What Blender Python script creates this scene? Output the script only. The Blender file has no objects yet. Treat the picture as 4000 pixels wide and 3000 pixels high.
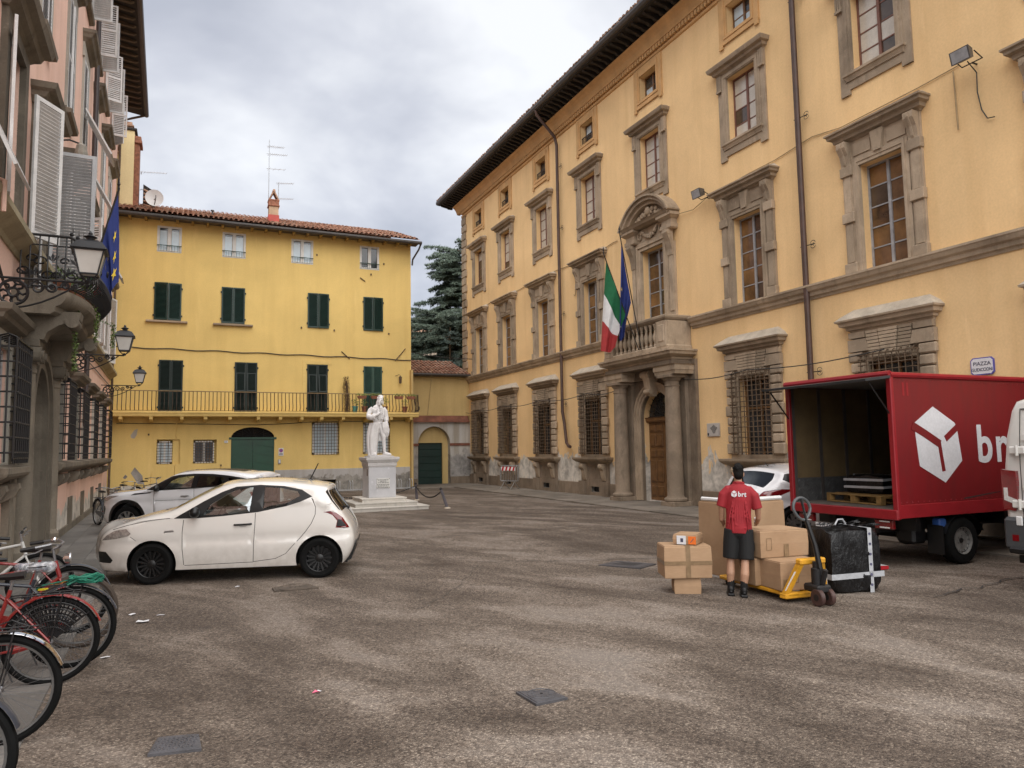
import bpy, bmesh, math, random
from math import sin, cos, pi, radians, sqrt, atan2, hypot
from mathutils import Vector, Matrix
from mathutils.geometry import delaunay_2d_cdt
random.seed(7)
scene = bpy.context.scene
COL = scene.collection

# ------------------------------------------------------------------ camera
cam_d = bpy.data.cameras.new("camera")
cam_d.sensor_width = 36.0
cam_d.lens = 36.0 * 2850 / 4000
cam_d.clip_end = 4000
cam_d.clip_start = 0.05
cam = bpy.data.objects.new("camera", cam_d)
COL.objects.link(cam)
_R = ((0.911821, 0.021578, 0.410020), (-0.410278, 0.086643, 0.907835), (-0.015936, -0.996006, 0.087855))
_m = Matrix(((_R[0][0], -_R[0][1], -_R[0][2], 0.0),
             (_R[1][0], -_R[1][1], -_R[1][2], 0.0),
             (_R[2][0], -_R[2][1], -_R[2][2], 1.9),
             (0, 0, 0, 1)))
cam.matrix_world = _m
scene.camera = cam

# ------------------------------------------------------------------ sky, sun, exposure
SUN_EL, SUN_AZ = radians(58), radians(184)      # azimuth clockwise from +Y
scene.view_settings.view_transform = 'Standard'
scene.view_settings.look = 'None'
scene.view_settings.gamma = 1.0
scene.view_settings.exposure = 1.72
scene.view_settings.use_curve_mapping = False
scene.cycles.max_bounces = 5
scene.cycles.diffuse_bounces = 3
scene.cycles.glossy_bounces = 3
scene.cycles.transmission_bounces = 4
scene.cycles.transparent_max_bounces = 8
scene.cycles.use_denoising = True
world = bpy.data.worlds.new("World")
scene.world = world
world.use_nodes = True


class NT:
    """tiny node-tree helper"""
    def __init__(self, tree):
        self.t = tree
        self.n = tree.nodes
        self.l = tree.links

    def new(self, typ, **kw):
        nd = self.n.new(typ)
        for k, v in kw.items():
            setattr(nd, k, v)
        return nd

    def put(self, sock, v):
        if hasattr(v, 'links') or isinstance(v, bpy.types.NodeSocket):
            self.l.new(v, sock)
        elif isinstance(v, (tuple, list)) and len(v) == 3 and sock.type == 'RGBA':
            sock.default_value = (*v, 1)
        else:
            sock.default_value = v

    def pos(self):
        return self.new('ShaderNodeNewGeometry').outputs['Position']

    def obj(self):
        return self.new('ShaderNodeTexCoord').outputs['Object']

    def vscale(self, vec, s):
        nd = self.new('ShaderNodeVectorMath', operation='MULTIPLY')
        self.put(nd.inputs[0], vec)
        nd.inputs[1].default_value = s
        return nd.outputs[0]

    def noise(self, vec, scale, detail=4, rough=.55, dist=0.0, out='Fac'):
        nd = self.new('ShaderNodeTexNoise')
        self.put(nd.inputs['Vector'], vec)
        nd.inputs['Scale'].default_value = scale
        nd.inputs['Detail'].default_value = detail
        nd.inputs['Roughness'].default_value = rough
        nd.inputs['Distortion'].default_value = dist
        return nd.outputs[out]

    def voro(self, vec, scale, feature='F1', out='Color', rnd=1.0):
        nd = self.new('ShaderNodeTexVoronoi', feature=feature)
        self.put(nd.inputs['Vector'], vec)
        nd.inputs['Scale'].default_value = scale
        if 'Randomness' in nd.inputs:
            nd.inputs['Randomness'].default_value = rnd
        return nd.outputs[out]

    def ramp(self, fac, stops, interp='LINEAR'):
        nd = self.new('ShaderNodeValToRGB')
        nd.color_ramp.interpolation = interp
        els = nd.color_ramp.elements
        while len(els) < len(stops):
            els.new(.5)
        for e, (p, c) in zip(els, stops):
            e.position = p
            e.color = (c, c, c, 1) if not isinstance(c, (tuple, list)) else (*c, 1)
        self.put(nd.inputs[0], fac)
        return nd.outputs[0]

    def mix(self, fac, a, b, mode='MIX'):
        nd = self.new('ShaderNodeMix', data_type='RGBA', blend_type=mode)
        self.put(nd.inputs[0], fac)
        self.put(nd.inputs[6], a)
        self.put(nd.inputs[7], b)
        return nd.outputs[2]

    def m(self, op, a, b=0.0, c=0.0, clamp=False):
        nd = self.new('ShaderNodeMath', operation=op, use_clamp=clamp)
        self.put(nd.inputs[0], a)
        self.put(nd.inputs[1], b)
        self.put(nd.inputs[2], c)
        return nd.outputs[0]

    def sep(self, vec):
        nd = self.new('ShaderNodeSeparateXYZ')
        self.put(nd.inputs[0], vec)
        return nd.outputs

    def comb(self, x, y, z):
        nd = self.new('ShaderNodeCombineXYZ')
        for i, v in enumerate((x, y, z)):
            self.put(nd.inputs[i], v)
        return nd.outputs[0]

    def bump(self, h, strength=.3, dist=.02):
        nd = self.new('ShaderNodeBump')
        nd.inputs['Strength'].default_value = strength
        nd.inputs['Distance'].default_value = dist
        self.put(nd.inputs['Height'], h)
        return nd.outputs[0]


w = NT(world.node_tree)
w.n.clear()
_o = w.new('ShaderNodeOutputWorld')
_bg = w.new('ShaderNodeBackground')
_bg.inputs['Strength'].default_value = 0.1
_sky = w.new('ShaderNodeTexSky', sky_type='NISHITA')
_sky.sun_disc = False
_sky.sun_elevation = SUN_EL
_sky.sun_rotation = SUN_AZ
_g = w.new('ShaderNodeTexCoord').outputs['Generated']
_s = w.sep(_g)
_zz = w.m('ADD', w.m('MAXIMUM', _s[2], 0.0), 0.35)
_v = w.comb(w.m('DIVIDE', _s[0], _zz), w.m('DIVIDE', _s[1], _zz), w.m('MULTIPLY', _s[2], .4))
_n1 = w.noise(_v, .95, 5, .5, .3)
_n2 = w.noise(_v, 2.6, 5, .55, .2)
_n = w.m('ADD', w.m('MULTIPLY', _n1, .72), w.m('MULTIPLY', _n2, .28))
_cl = w.ramp(_n, [(.38, (1.32, 1.39, 1.6)), (.46, (1.62, 1.68, 1.88)), (.52, (2.1, 2.15, 2.33)), (.60, (3.05, 3.08, 3.15))])
w.put(_bg.inputs['Color'], w.mix(.93, _sky.outputs[0], _cl))
w.l.new(_bg.outputs[0], _o.inputs[0])

sun_d = bpy.data.lights.new("sun", 'SUN')
sun_d.energy = 1.5
sun_d.angle = radians(105)
sun_d.color = (1, .965, .91)
sun = bpy.data.objects.new("sun", sun_d)
COL.objects.link(sun)
_d = Vector((sin(SUN_AZ) * cos(SUN_EL), cos(SUN_AZ) * cos(SUN_EL), sin(SUN_EL)))
sun.rotation_euler = _d.to_track_quat('Z', 'Y').to_euler()
sun.location = (0, -20, 40)


# ------------------------------------------------------------------ geometry builder
class G:
    def __init__(self):
        self.v = []
        self.f = []

    def add(self, vs, fs):
        o = len(self.v)
        self.v += [tuple(p) for p in vs]
        self.f += [tuple(i + o for i in q) for q in fs]
        return self

    def box(self, x0, x1, y0, y1, z0, z1):
        vs = [(x, y, z) for z in (z0, z1) for y in (y0, y1) for x in (x0, x1)]
        return self.add(vs, [(0, 2, 3, 1), (4, 5, 7, 6), (0, 1, 5, 4), (2, 6, 7, 3), (0, 4, 6, 2), (1, 3, 7, 5)])

    def cbox(self, x0, x1, y0, y1, z0, z1, c=.01):
        c = min(c, (x1 - x0) * .45, (y1 - y0) * .45, (z1 - z0) * .45)
        vs, idx = [], {}
        X, Y, Zz = (x0, x1), (y0, y1), (z0, z1)
        for i in (0, 1):
            for j in (0, 1):
                for k in (0, 1):
                    sx, sy, sz = (1, -1)[i], (1, -1)[j], (1, -1)[k]
                    for a in range(3):
                        p = [X[i] + sx * c, Y[j] + sy * c, Zz[k] + sz * c]
                        p[a] = (X[i], Y[j], Zz[k])[a]
                        idx[(i, j, k, a)] = len(vs)
                        vs.append(tuple(p))
        fs = []
        for i in (0, 1):
            q = [idx[(i, j, k, 0)] for j, k in ((0, 0), (1, 0), (1, 1), (0, 1))]
            fs.append(q if i else q[::-1])
            q = [idx[(j, i, k, 1)] for j, k in ((0, 0), (1, 0), (1, 1), (0, 1))]
            fs.append(q[::-1] if i else q)
            q = [idx[(j, k, i, 2)] for j, k in ((0, 0), (1, 0), (1, 1), (0, 1))]
            fs.append(q if i else q[::-1])
        for j in (0, 1):
            for k in (0, 1):
                fs.append([idx[(0, j, k, 1)], idx[(1, j, k, 1)], idx[(1, j, k, 2)], idx[(0, j, k, 2)]])
                fs.append([idx[(j, 0, k, 0)], idx[(j, 1, k, 0)], idx[(j, 1, k, 2)], idx[(j, 0, k, 2)]])
                fs.append([idx[(j, k, 0, 0)], idx[(j, k, 1, 0)], idx[(j, k, 1, 1)], idx[(j, k, 0, 1)]])
        for i in (0, 1):
            for j in (0, 1):
                for k in (0, 1):
                    fs.append([idx[(i, j, k, a)] for a in range(3)])
        return self.add(vs, fs)

    def ring_loft(self, rings, cap=True, closed=True):
        n = len(rings[0])
        vs = [p for r in rings for p in r]
        fs = []
        for i in range(len(rings) - 1):
            for j in range(n if closed else n - 1):
                a, b = i * n + j, i * n + (j + 1) % n
                fs.append((a, b, b + n, a + n))
        if cap and closed:
            fs.append(tuple(range(n))[::-1])
            fs.append(tuple((len(rings) - 1) * n + k for k in range(n)))
        return self.add(vs, fs)

    def tube(self, pts, r, n=8, closed=False, cap=True):
        pts = [Vector(p) for p in pts]
        m = len(pts)
        rr = r if isinstance(r, (list, tuple)) else [r] * m
        rings, up = [], None
        for i, p in enumerate(pts):
            if closed:
                t = pts[(i + 1) % m] - pts[i - 1]
            else:
                t = pts[min(i + 1, m - 1)] - pts[max(i - 1, 0)]
            if t.length < 1e-9:
                t = Vector((0, 0, 1))
            t.normalize()
            if up is None:
                up = Vector((0, 0, 1)) if abs(t.z) < .9 else Vector((1, 0, 0))
            a = t.cross(up)
            if a.length < 1e-6:
                a = t.orthogonal()
            a.normalize()
            b = a.cross(t).normalized()
            up = b
            rings.append([p + (a * cos(2 * pi * k / n) + b * sin(2 * pi * k / n)) * rr[i] for k in range(n)])
        if closed:
            rings.append(rings[0])
            return self.ring_loft(rings, cap=False)
        return self.ring_loft(rings, cap=cap)

    def lathe(self, prof, cx=0, cy=0, n=16, axis='z', cap=True, a0=0, a1=2 * pi):
        rings = []
        for r, h in prof:
            ring = []
            for k in range(n):
                a = a0 + (a1 - a0) * k / n
                u, q = r * cos(a), r * sin(a)
                ring.append({'z': (cx + u, cy + q, h), 'y': (cx + u, h, cy + q), 'x': (h, cx + u, cy + q)}[axis])
            rings.append(ring)
        return self.ring_loft(rings, cap=cap)

    def prism(self, poly, a, b, axis='y'):
        """polygon in the two other axes, extruded a..b along axis"""
        n = len(poly)
        mk = {'y': lambda p, h: (p[0], h, p[1]), 'x': lambda p, h: (h, p[0], p[1]), 'z': lambda p, h: (p[0], p[1], h)}[axis]
        vs = [mk(p, a) for p in poly] + [mk(p, b) for p in poly]
        fs = [tuple(range(n)), tuple(range(n, 2 * n))[::-1]]
        fs += [(i, (i + 1) % n, (i + 1) % n + n, i + n)[::-1] for i in range(n)]
        return self.add(vs, fs)

    def cornice(self, xc, w, prof, yb=0.0, back=.02, xk=1.0):
        """moulding with mitred returns: prof = [(protrusion, z)...] bottom to top, w = half width at zero protrusion"""
        rings = [[(xc - w - o * xk, yb + back, z), (xc - w - o * xk, yb - o, z), (xc + w + o * xk, yb - o, z), (xc + w + o * xk, yb + back, z)] for o, z in prof]
        return self.ring_loft(rings, cap=True)

    def mould(self, x0, x1, prof, yb=0.0, back=.02):
        """straight moulding without returns"""
        poly = [(yb + back, prof[0][1])] + [(yb - o, z) for o, z in prof] + [(yb + back, prof[-1][1])]
        n = len(poly)
        vs = [(x0, y, z) for y, z in poly] + [(x1, y, z) for y, z in poly]
        fs = [tuple(range(n)), tuple(range(n, 2 * n))[::-1]]
        fs += [(i, (i + 1) % n, (i + 1) % n + n, i + n)[::-1] for i in range(n)]
        return self.add(vs, fs)

    def sphere(self, c, r, n=10, m=7, sc=(1, 1, 1)):
        rings = []
        for i in range(m + 1):
            t = -pi / 2 + pi * i / m
            rad = max(cos(t), .001)
            rings.append([(c[0] + r * sc[0] * rad * cos(2 * pi * k / n), c[1] + r * sc[1] * rad * sin(2 * pi * k / n), c[2] + r * sc[2] * sin(t)) for k in range(n)])
        return self.ring_loft(rings)

    def grid(self, fn, nu, nv):
        vs = [fn(i / nu, j / nv) for j in range(nv + 1) for i in range(nu + 1)]
        fs = [(j * (nu + 1) + i, j * (nu + 1) + i + 1, (j + 1) * (nu + 1) + i + 1, (j + 1) * (nu + 1) + i) for j in range(nv) for i in range(nu)]
        return self.add(vs, fs)

    def xf(self, fn, start=0):
        self.v = self.v[:start] + [tuple(fn(*p)) for p in self.v[start:]]
        return self

    def merge(self, other, fn=None):
        return self.add([fn(*p) if fn else p for p in other.v], other.f)

    def mesh(self, name, smooth=False, angle=35, fix=True):
        me = bpy.data.meshes.new(name)
        me.from_pydata(self.v, [], self.f)
        if fix:
            bm = bmesh.new()
            bm.from_mesh(me)
            bmesh.ops.recalc_face_normals(bm, faces=bm.faces)
            bm.to_mesh(me)
            bm.free()
        if smooth:
            me.polygons.foreach_set('use_smooth', [True] * len(me.polygons))
            me.set_sharp_from_angle(angle=radians(angle))
        me.update()
        return me


def mk(name, g, mat, parent=None, loc=None, rz=None, rot=None, smooth=False, angle=35, fix=True):
    me = g.mesh(name, smooth, angle, fix) if isinstance(g, G) else g
    if isinstance(g, G):
        for q in (mat if isinstance(mat, (list, tuple)) else [mat]):
            me.materials.append(q)
    o = bpy.data.objects.new(name, me)
    COL.objects.link(o)
    if parent:
        o.parent = parent
    if loc is not None:
        o.location = loc
    if rz is not None:
        o.rotation_euler = (0, 0, rz)
    if rot is not None:
        o.rotation_euler = rot
    return o


def mkmesh(name, g, mat, **kw):
    me = g.mesh(name, **kw)
    for q in (mat if isinstance(mat, (list, tuple)) else [mat]):
        me.materials.append(q)
    return me


def thing(name, label, cat, loc=(0, 0, 0), rz=0, group=None):
    o = bpy.data.objects.new(name, None)
    COL.objects.link(o)
    o.location = loc
    o.rotation_euler = (0, 0, rz)
    return tag(o, label, cat, group)


def tag(o, label, cat, group=None):
    o['label'] = label
    o['category'] = cat
    if group:
        o['group'] = group
    return o


def struct(o):
    o['kind'] = 'structure'
    return o


def stuff(o):
    o['kind'] = 'stuff'
    return o


def dup(root, loc, rz=None, label=None):
    r = root.copy()
    COL.objects.link(r)
    r.location = loc
    if rz is not None:
        r.rotation_euler = (0, 0, rz)
    if label:
        r['label'] = label
    for ch in list(root.children):
        c = ch.copy()
        COL.objects.link(c)
        c.parent = r
        for gch in list(ch.children):
            d = gch.copy()
            COL.objects.link(d)
            d.parent = c
    return r


def inpoly(x, y, poly):
    c = False
    j = len(poly) - 1
    for i in range(len(poly)):
        xi, yi = poly[i]
        xj, yj = poly[j]
        if (yi > y) != (yj > y) and x < (xj - xi) * (y - yi) / (yj - yi) + xi:
            c = not c
        j = i
    return c


def cdt(polys, extra=()):
    """constrained triangulation of closed polygons + free points; returns 2d verts, tris"""
    vs, es = [], []
    for p in polys:
        o = len(vs)
        vs += [Vector(q) for q in p]
        es += [(o + i, o + (i + 1) % len(p)) for i in range(len(p))]
    vs += [Vector(q) for q in extra]
    r = delaunay_2d_cdt(vs, es, [], 0, 1e-5)
    return [tuple(q) for q in r[0]], [tuple(t) for t in r[2]]


def wall_geo(outer, holes, depth=.3, g=None):
    """wall in the x,z plane at y=0 (outside is -y) with holes whose reveals go to y=depth"""
    g = g or G()
    vs, fs = cdt([outer] + holes)
    keep = []
    for t in fs:
        cx = sum(vs[i][0] for i in t) / 3
        cz = sum(vs[i][1] for i in t) / 3
        if inpoly(cx, cz, outer) and not any(inpoly(cx, cz, h) for h in holes):
            keep.append(t)
    g.add([(x, 0, z) for x, z in vs], keep)
    for h in holes:
        n = len(h)
        g.add([(x, 0, z) for x, z in h] + [(x, depth, z) for x, z in h], [(i, (i + 1) % n, (i + 1) % n + n, i + n) for i in range(n)])
    return g


def rect(x0, x1, z0, z1):
    return [(x0, z0), (x1, z0), (x1, z1), (x0, z1)]


def archpoly(xc, w, z0, zs, n=14, rise=None):
    """arched opening: half width w, base z0, spring zs"""
    rise = rise or w
    return [(xc - w, z0), (xc + w, z0)] + [(xc + w * cos(pi * i / n), zs + rise * sin(pi * i / n)) for i in range(n + 1)]


# ------------------------------------------------------------------ materials
MATS = {}


def newmat(name):
    m = bpy.data.materials.new(name)
    m.use_nodes = True
    t = NT(m.node_tree)
    b = t.n['Principled BSDF']
    MATS[name] = m
    return m, t, b


def pm(name, col, rough=.75, var=.18, scale=2.0, bump=.0, bscale=60., metal=0., spec=.5, fine=.08, col2=None, coat=0.):
    """plain procedural material: large blotches + fine grain + optional bump, all in world space"""
    m, t, b = newmat(name)
    p = t.pos()
    n1 = t.noise(p, scale, 5, .6)
    lo = tuple(c * (1 - var) for c in col)
    hi = tuple(min(c * (1 + var), 1) for c in (col2 or col))
    c = t.ramp(n1, [(.3, lo), (.7, hi)])
    if fine:
        n2 = t.noise(p, scale * 14, 3, .6)
        c = t.mix(1.0, c, t.ramp(n2, [(.3, 1 - fine * 1.6), (.7, 1 + 0.0)]), 'MULTIPLY')
    t.put(b.inputs['Base Color'], c)
    b.inputs['Metallic'].default_value = metal
    b.inputs['Specular IOR Level'].default_value = spec
    b.inputs['Coat Weight'].default_value = coat
    b.inputs['Coat Roughness'].default_value = .05
    t.put(b.inputs['Roughness'], t.m('ADD', rough - .06, t.m('MULTIPLY', n1, .12), clamp=True))
    if bump:
        t.put(b.inputs['Normal'], t.bump(t.noise(p, bscale, 4, .6), bump, .01))
    return m


def glassmat(name, tint, alpha):
    """window glass one can look through: clear part + reflection"""
    m, t, b = newmat(name)
    tr = t.new('ShaderNodeBsdfTransparent')
    tr.inputs[0].default_value = (*tint, 1)
    gl = t.new('ShaderNodeBsdfGlossy')
    gl.inputs['Roughness'].default_value = .03
    gl.inputs['Color'].default_value = (.9, .95, 1, 1)
    lw = t.new('ShaderNodeLayerWeight')
    lw.inputs[0].default_value = .5
    mx = t.new('ShaderNodeMixShader')
    t.l.new(t.m('ADD', t.m('MULTIPLY', t.m('POWER', lw.outputs['Facing'], 3.5), .6), alpha, clamp=True), mx.inputs[0])
    t.l.new(tr.outputs[0], mx.inputs[1])
    t.l.new(gl.outputs[0], mx.inputs[2])
    t.l.new(mx.outputs[0], t.n['Material Output'].inputs[0])
    return m


def plaster(name, col, peel_col=(.57, .53, .47), peel=0.0, streak=.12, patch=None):
    """lime plaster: blotches, rain streaks, pale repairs and peeling towards a stained foot"""
    m, t, b = newmat(name)
    p = t.pos()
    s = t.sep(p)
    n1 = t.noise(p, .35, 5, .6, .4)
    c = t.ramp(n1, [(.3, tuple(q * .86 for q in col)), (.7, tuple(min(1, q * 1.07) for q in col))])
    st = t.noise(t.vscale(p, (2.2, 2.2, .12)), 1.0, 4, .6)
    c = t.mix(t.ramp(st, [(.47, 0.0), (.74, streak * 3.4)]), c, tuple(q * f for q, f in zip(col, (.74, .68, .6))))
    st2 = t.noise(t.vscale(p, (1.3, 1.3, .2)), 1.7, 5, .65, .3)
    c = t.mix(t.ramp(st2, [(.6, 0.0), (.74, .35)]), c, tuple(min(1, q * 1.1 + .06) for q in col))
    fine = t.noise(p, 22, 5, .65)
    c = t.mix(1.0, c, t.ramp(fine, [(.25, .9), (.75, 1.04)]), 'MULTIPLY')
    if peel:
        pn = t.noise(p, .8, 6, .62, .6)
        pn2 = t.noise(t.vscale(p, (1, 1, .45)), 1.9, 6, .65, .4)
        hgt = t.m('SUBTRACT', 1.0, t.m('DIVIDE', s[2], peel), clamp=True)
        k = t.m('ADD', t.m('MULTIPLY', hgt, .62), t.m('MULTIPLY', t.m('ADD', pn, pn2), .5))
        mask = t.ramp(k, [(.80, 0.0), (.815, 1.0)])
        under = t.ramp(t.noise(p, 2.3, 6, .65, .5), [(.36, tuple(q * .62 for q in peel_col)), (.5, peel_col), (.62, tuple(min(1, q * 1.28) for q in peel_col)), (.72, tuple(a * .55 + q * .5 for a, q in zip(col, peel_col)))])
        c = t.mix(mask, c, under)
        hb = t.m('ADD', t.m('MULTIPLY', fine, .35), t.m('MULTIPLY', mask, -1.2))
    else:
        hb = fine
    t.put(b.inputs['Base Color'], c)
    b.inputs['Roughness'].default_value = .92
    b.inputs['Specular IOR Level'].default_value = .2
    t.put(b.inputs['Normal'], t.bump(hb, .25, .012))
    return m


PLA_ORANGE = plaster('plaster_orange', (.87, .60, .31), peel=2.9, streak=.1)
PLA_YELLOW = plaster('plaster_yellow', (.80, .58, .215), peel=1.1, streak=.08)
PLA_PINK = plaster('plaster_pink', (.85, .58, .475), peel=1.2, streak=.14)
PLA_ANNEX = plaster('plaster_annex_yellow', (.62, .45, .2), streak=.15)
PLA_GREY = plaster('plaster_grey_white', (.52, .49, .45), peel=3.2, peel_col=(.3, .28, .26), streak=.5)
PLINTH = plaster('cement_plinth', (.48, .46, .44), peel=1.4, peel_col=(.3, .28, .25), streak=.25)


def stonemat(name, col, var=.32, dirt=.62):
    m, t, b = newmat(name)
    p = t.pos()
    c = t.ramp(t.noise(p, 1.1, 6, .62, .5), [(.28, tuple(q * (1 - var) for q in col)), (.72, tuple(q * (1 + var * .7) for q in col))])
    oi = t.new('ShaderNodeObjectInfo').outputs['Random']
    c = t.mix(1.0, c, t.ramp(oi, [(0, .78), (1, 1.12)]), 'MULTIPLY')
    d = t.noise(t.vscale(p, (1.6, 1.6, .5)), 2.0, 6, .68, .3)
    c = t.mix(t.ramp(d, [(.52, 0.0), (.7, dirt)]), c, tuple(q * .42 for q in col))
    c = t.mix(t.ramp(t.noise(p, 9, 4, .6), [(.62, 0.0), (.72, .35)]), c, tuple(min(1, q * 1.5) for q in col))
    fine = t.noise(p, 45, 5, .7)
    c = t.mix(1.0, c, t.ramp(fine, [(.25, .85), (.75, 1.06)]), 'MULTIPLY')
    t.put(b.inputs['Base Color'], c)
    b.inputs['Roughness'].default_value = .9
    b.inputs['Specular IOR Level'].default_value = .25
    t.put(b.inputs['Normal'], t.bump(t.m('ADD', fine, t.noise(p, 8, 4, .6)), .4, .012))
    return m


STONE = stonemat('sandstone', (.43, .335, .24))
STONE_D = stonemat('sandstone_dark', (.26, .20, .145), .34, .65)
STONE_G = stonemat('grey_stone_shaded', (.20, .172, .135), .34, .6)  # grey stone toned down: the portal's shade is put into its colour
CAP = pm('cement_cap', (.5, .43, .34), .9, .22, 3, .4, 40, fine=.15)
TRIM_O = pm('painted_trim_ochre', (.62, .37, .16), .85, .15, 2, .2, 50)
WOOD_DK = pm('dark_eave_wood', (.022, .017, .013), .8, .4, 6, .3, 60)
WOOD_DOOR = pm('door_walnut', (.17, .083, .03), .5, .3, 5, .2, 80)
WOOD_RED = pm('window_frame_redbrown', (.19, .085, .06), .55, .2, 5)
FRAME_GREY = pm('window_frame_grey', (.33, .33, .34), .6, .25, 5)
FRAME_WHITE = pm('window_frame_white', (.72, .70, .66), .5, .08, 5)
PANE_BROWN = pm('pane_brown', (.115, .06, .028), .07, .75, 1.7, spec=.6, fine=0)
PANE_CREAM = pm('pane_cream_curtain', (.56, .51, .44), .12, .12, 3, spec=.6, fine=.1)
PANE_DARK = pm('pane_dark', (.03, .032, .035), .06, .5, 2, spec=.7, fine=0)
PANE_BLUE = pm('pane_light_curtain', (.50, .60, .66), .12, .08, 3, spec=.6, fine=0)
IRON = pm('wrought_iron_brown', (.115, .076, .046), .7, .35, 8, .2, 90, spec=.4)
IRON_BK = pm('wrought_iron_black', (.011, .010, .011), .55, .3, 8)
IRON_TAN = pm('wrought_iron_tan', (.25, .17, .085), .7, .3, 8)
PIPE_BR = pm('drainpipe_brown', (.075, .04, .03), .5, .3, 3)
TERRA = pm('terracotta', (.34, .145, .085), .85, .5, 3.5, .3, 40, col2=(.42, .27, .18), fine=.2)
GUTTER = pm('gutter_dark', (.06, .052, .048), .5, .25, 3)
SH_GREEN = pm('shutter_green', (.009, .034, .025), .45, .2, 4)
SH_GREEN2 = pm('shutter_green_faded', (.03, .075, .055), .5, .2, 4)
SH_WHITE = pm('shutter_white', (.70, .69, .68), .55, .12, 4, fine=.1)
SH_GREY = pm('shutter_grey_white', (.50, .50, .51), .6, .12, 4, fine=.1)
DOOR_GREEN = pm('garage_door_green', (.008, .06, .03), .4, .2, 2)
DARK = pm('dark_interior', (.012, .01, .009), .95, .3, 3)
CABLE = pm('cable_dark', (.03, .028, .026), .6, .2, 5)
CABLE_L = pm('cable_ochre', (.35, .25, .13), .7, .2, 5)
MARBLE = stonemat('white_marble', (.74, .72, .71), .1, .26)
MARBLE_D = stonemat('weathered_marble', (.60, .565, .51), .14, .45)
BRICK = pm('old_brick', (.33, .14, .085), .9, .4, 7, .5, 30, fine=.25)
REDPAINT = pm('brick_red_coping', (.24, .095, .06), .85, .35, 3, .4, 30, fine=.2)
METAL = pm('galvanised_steel', (.45, .46, .47), .35, .15, 6, metal=.9)
CHROME = pm('chrome', (.75, .75, .76), .12, .08, 6, metal=1.0, fine=0)
RUBBER = pm('rubber_black', (.006, .006, .006), .8, .25, 10, spec=.15)
BLACKPL = pm('black_plastic', (.005, .005, .0055), .42, .2, 8)
WHITEPL = pm('white_plastic', (.72, .72, .71), .4, .08, 5)
# ================================================================== ground
def ground_mat():
    m, t, b = newmat('chip_asphalt')
    p = t.pos()
    # wear: sweeping lighter lanes where tyres polish the chips, darker in between
    q = t.new('ShaderNodeVectorRotate', rotation_type='Z_AXIS')
    t.put(q.inputs['Vector'], p)
    q.inputs['Angle'].default_value = radians(63)
    qs = t.vscale(q.outputs[0], (.34, 1.0, 1))
    big = t.noise(qs, .55, 5, .55, 1.3)
    mid = t.noise(t.vscale(q.outputs[0], (.5, 1.0, 1)), 1.7, 5, .6, .8)
    wear = t.m('ADD', t.m('MULTIPLY', big, .66), t.m('MULTIPLY', mid, .34))
    chip = t.voro(p, 84, 'F1', 'Color')
    cs = t.new('ShaderNodeSeparateColor')
    t.put(cs.inputs[0], chip)
    chip2 = t.voro(p, 41, 'F1', 'Color')
    cs2 = t.new('ShaderNodeSeparateColor')
    t.put(cs2.inputs[0], chip2)
    stone = t.ramp(cs.outputs[0], [(0, (.035, .028, .023)), (.3, (.075, .06, .05)), (.6, (.13, .108, .09)), (.85, (.2, .172, .145)), (1, (.44, .395, .33))])
    fines = t.ramp(cs2.outputs[1], [(0, (.05, .041, .034)), (1, (.2, .172, .145))])
    c = t.mix(.5, stone, fines)
    dark = t.mix(1.0, c, (.56, .49, .44), 'MULTIPLY')
    lite = t.mix(1.0, c, (1.5, 1.42, 1.36), 'MULTIPLY')
    c = t.mix(t.ramp(wear, [(.38, 0.0), (.49, .45), (.58, 1.0)]), dark, lite)
    # dust veil in the light lanes, oil spots
    c = t.mix(t.ramp(wear, [(.52, 0.0), (.66, .5)]), c, (.235, .208, .185))
    oil = t.noise(p, .9, 6, .7, .4)
    c = t.mix(t.ramp(oil, [(.63, 0.0), (.72, .55)]), c, (.06, .05, .043))
    t.put(b.inputs['Base Color'], c)
    t.put(b.inputs['Roughness'], t.ramp(wear, [(.35, .72), (.6, .9)]))
    b.inputs['Specular IOR Level'].default_value = .35
    d = t.voro(p, 84, 'F1', 'Distance')
    t.put(b.inputs['Normal'], t.bump(t.m('ADD', t.m('MULTIPLY', d, -1.0), t.m('MULTIPLY', mid, .6)), .75, .011))
    return m


ASPH = ground_mat()
g = G()
# gentle unevenness close to the camera, flat beyond
NX, NY = 90, 90
def gfn(u, v):
    x = -60 + 130 * u
    y = -40 + 130 * v
    z = .012 * sin(x * .7 + 1.3) * sin(y * .55) if (2.2 < x < 11 and 3 < y < 30) else 0.0
    return (x, y, z)
g.grid(gfn, NX, NY)
# out to the horizon
g.add([(-1500, -1500, -.02), (1500, -1500, -.02), (1500, 1500, -.02), (-1500, 1500, -.02)], [(0, 1, 2, 3)])
gnd = struct(mk('ground', g, ASPH, smooth=True, fix=False))
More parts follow.
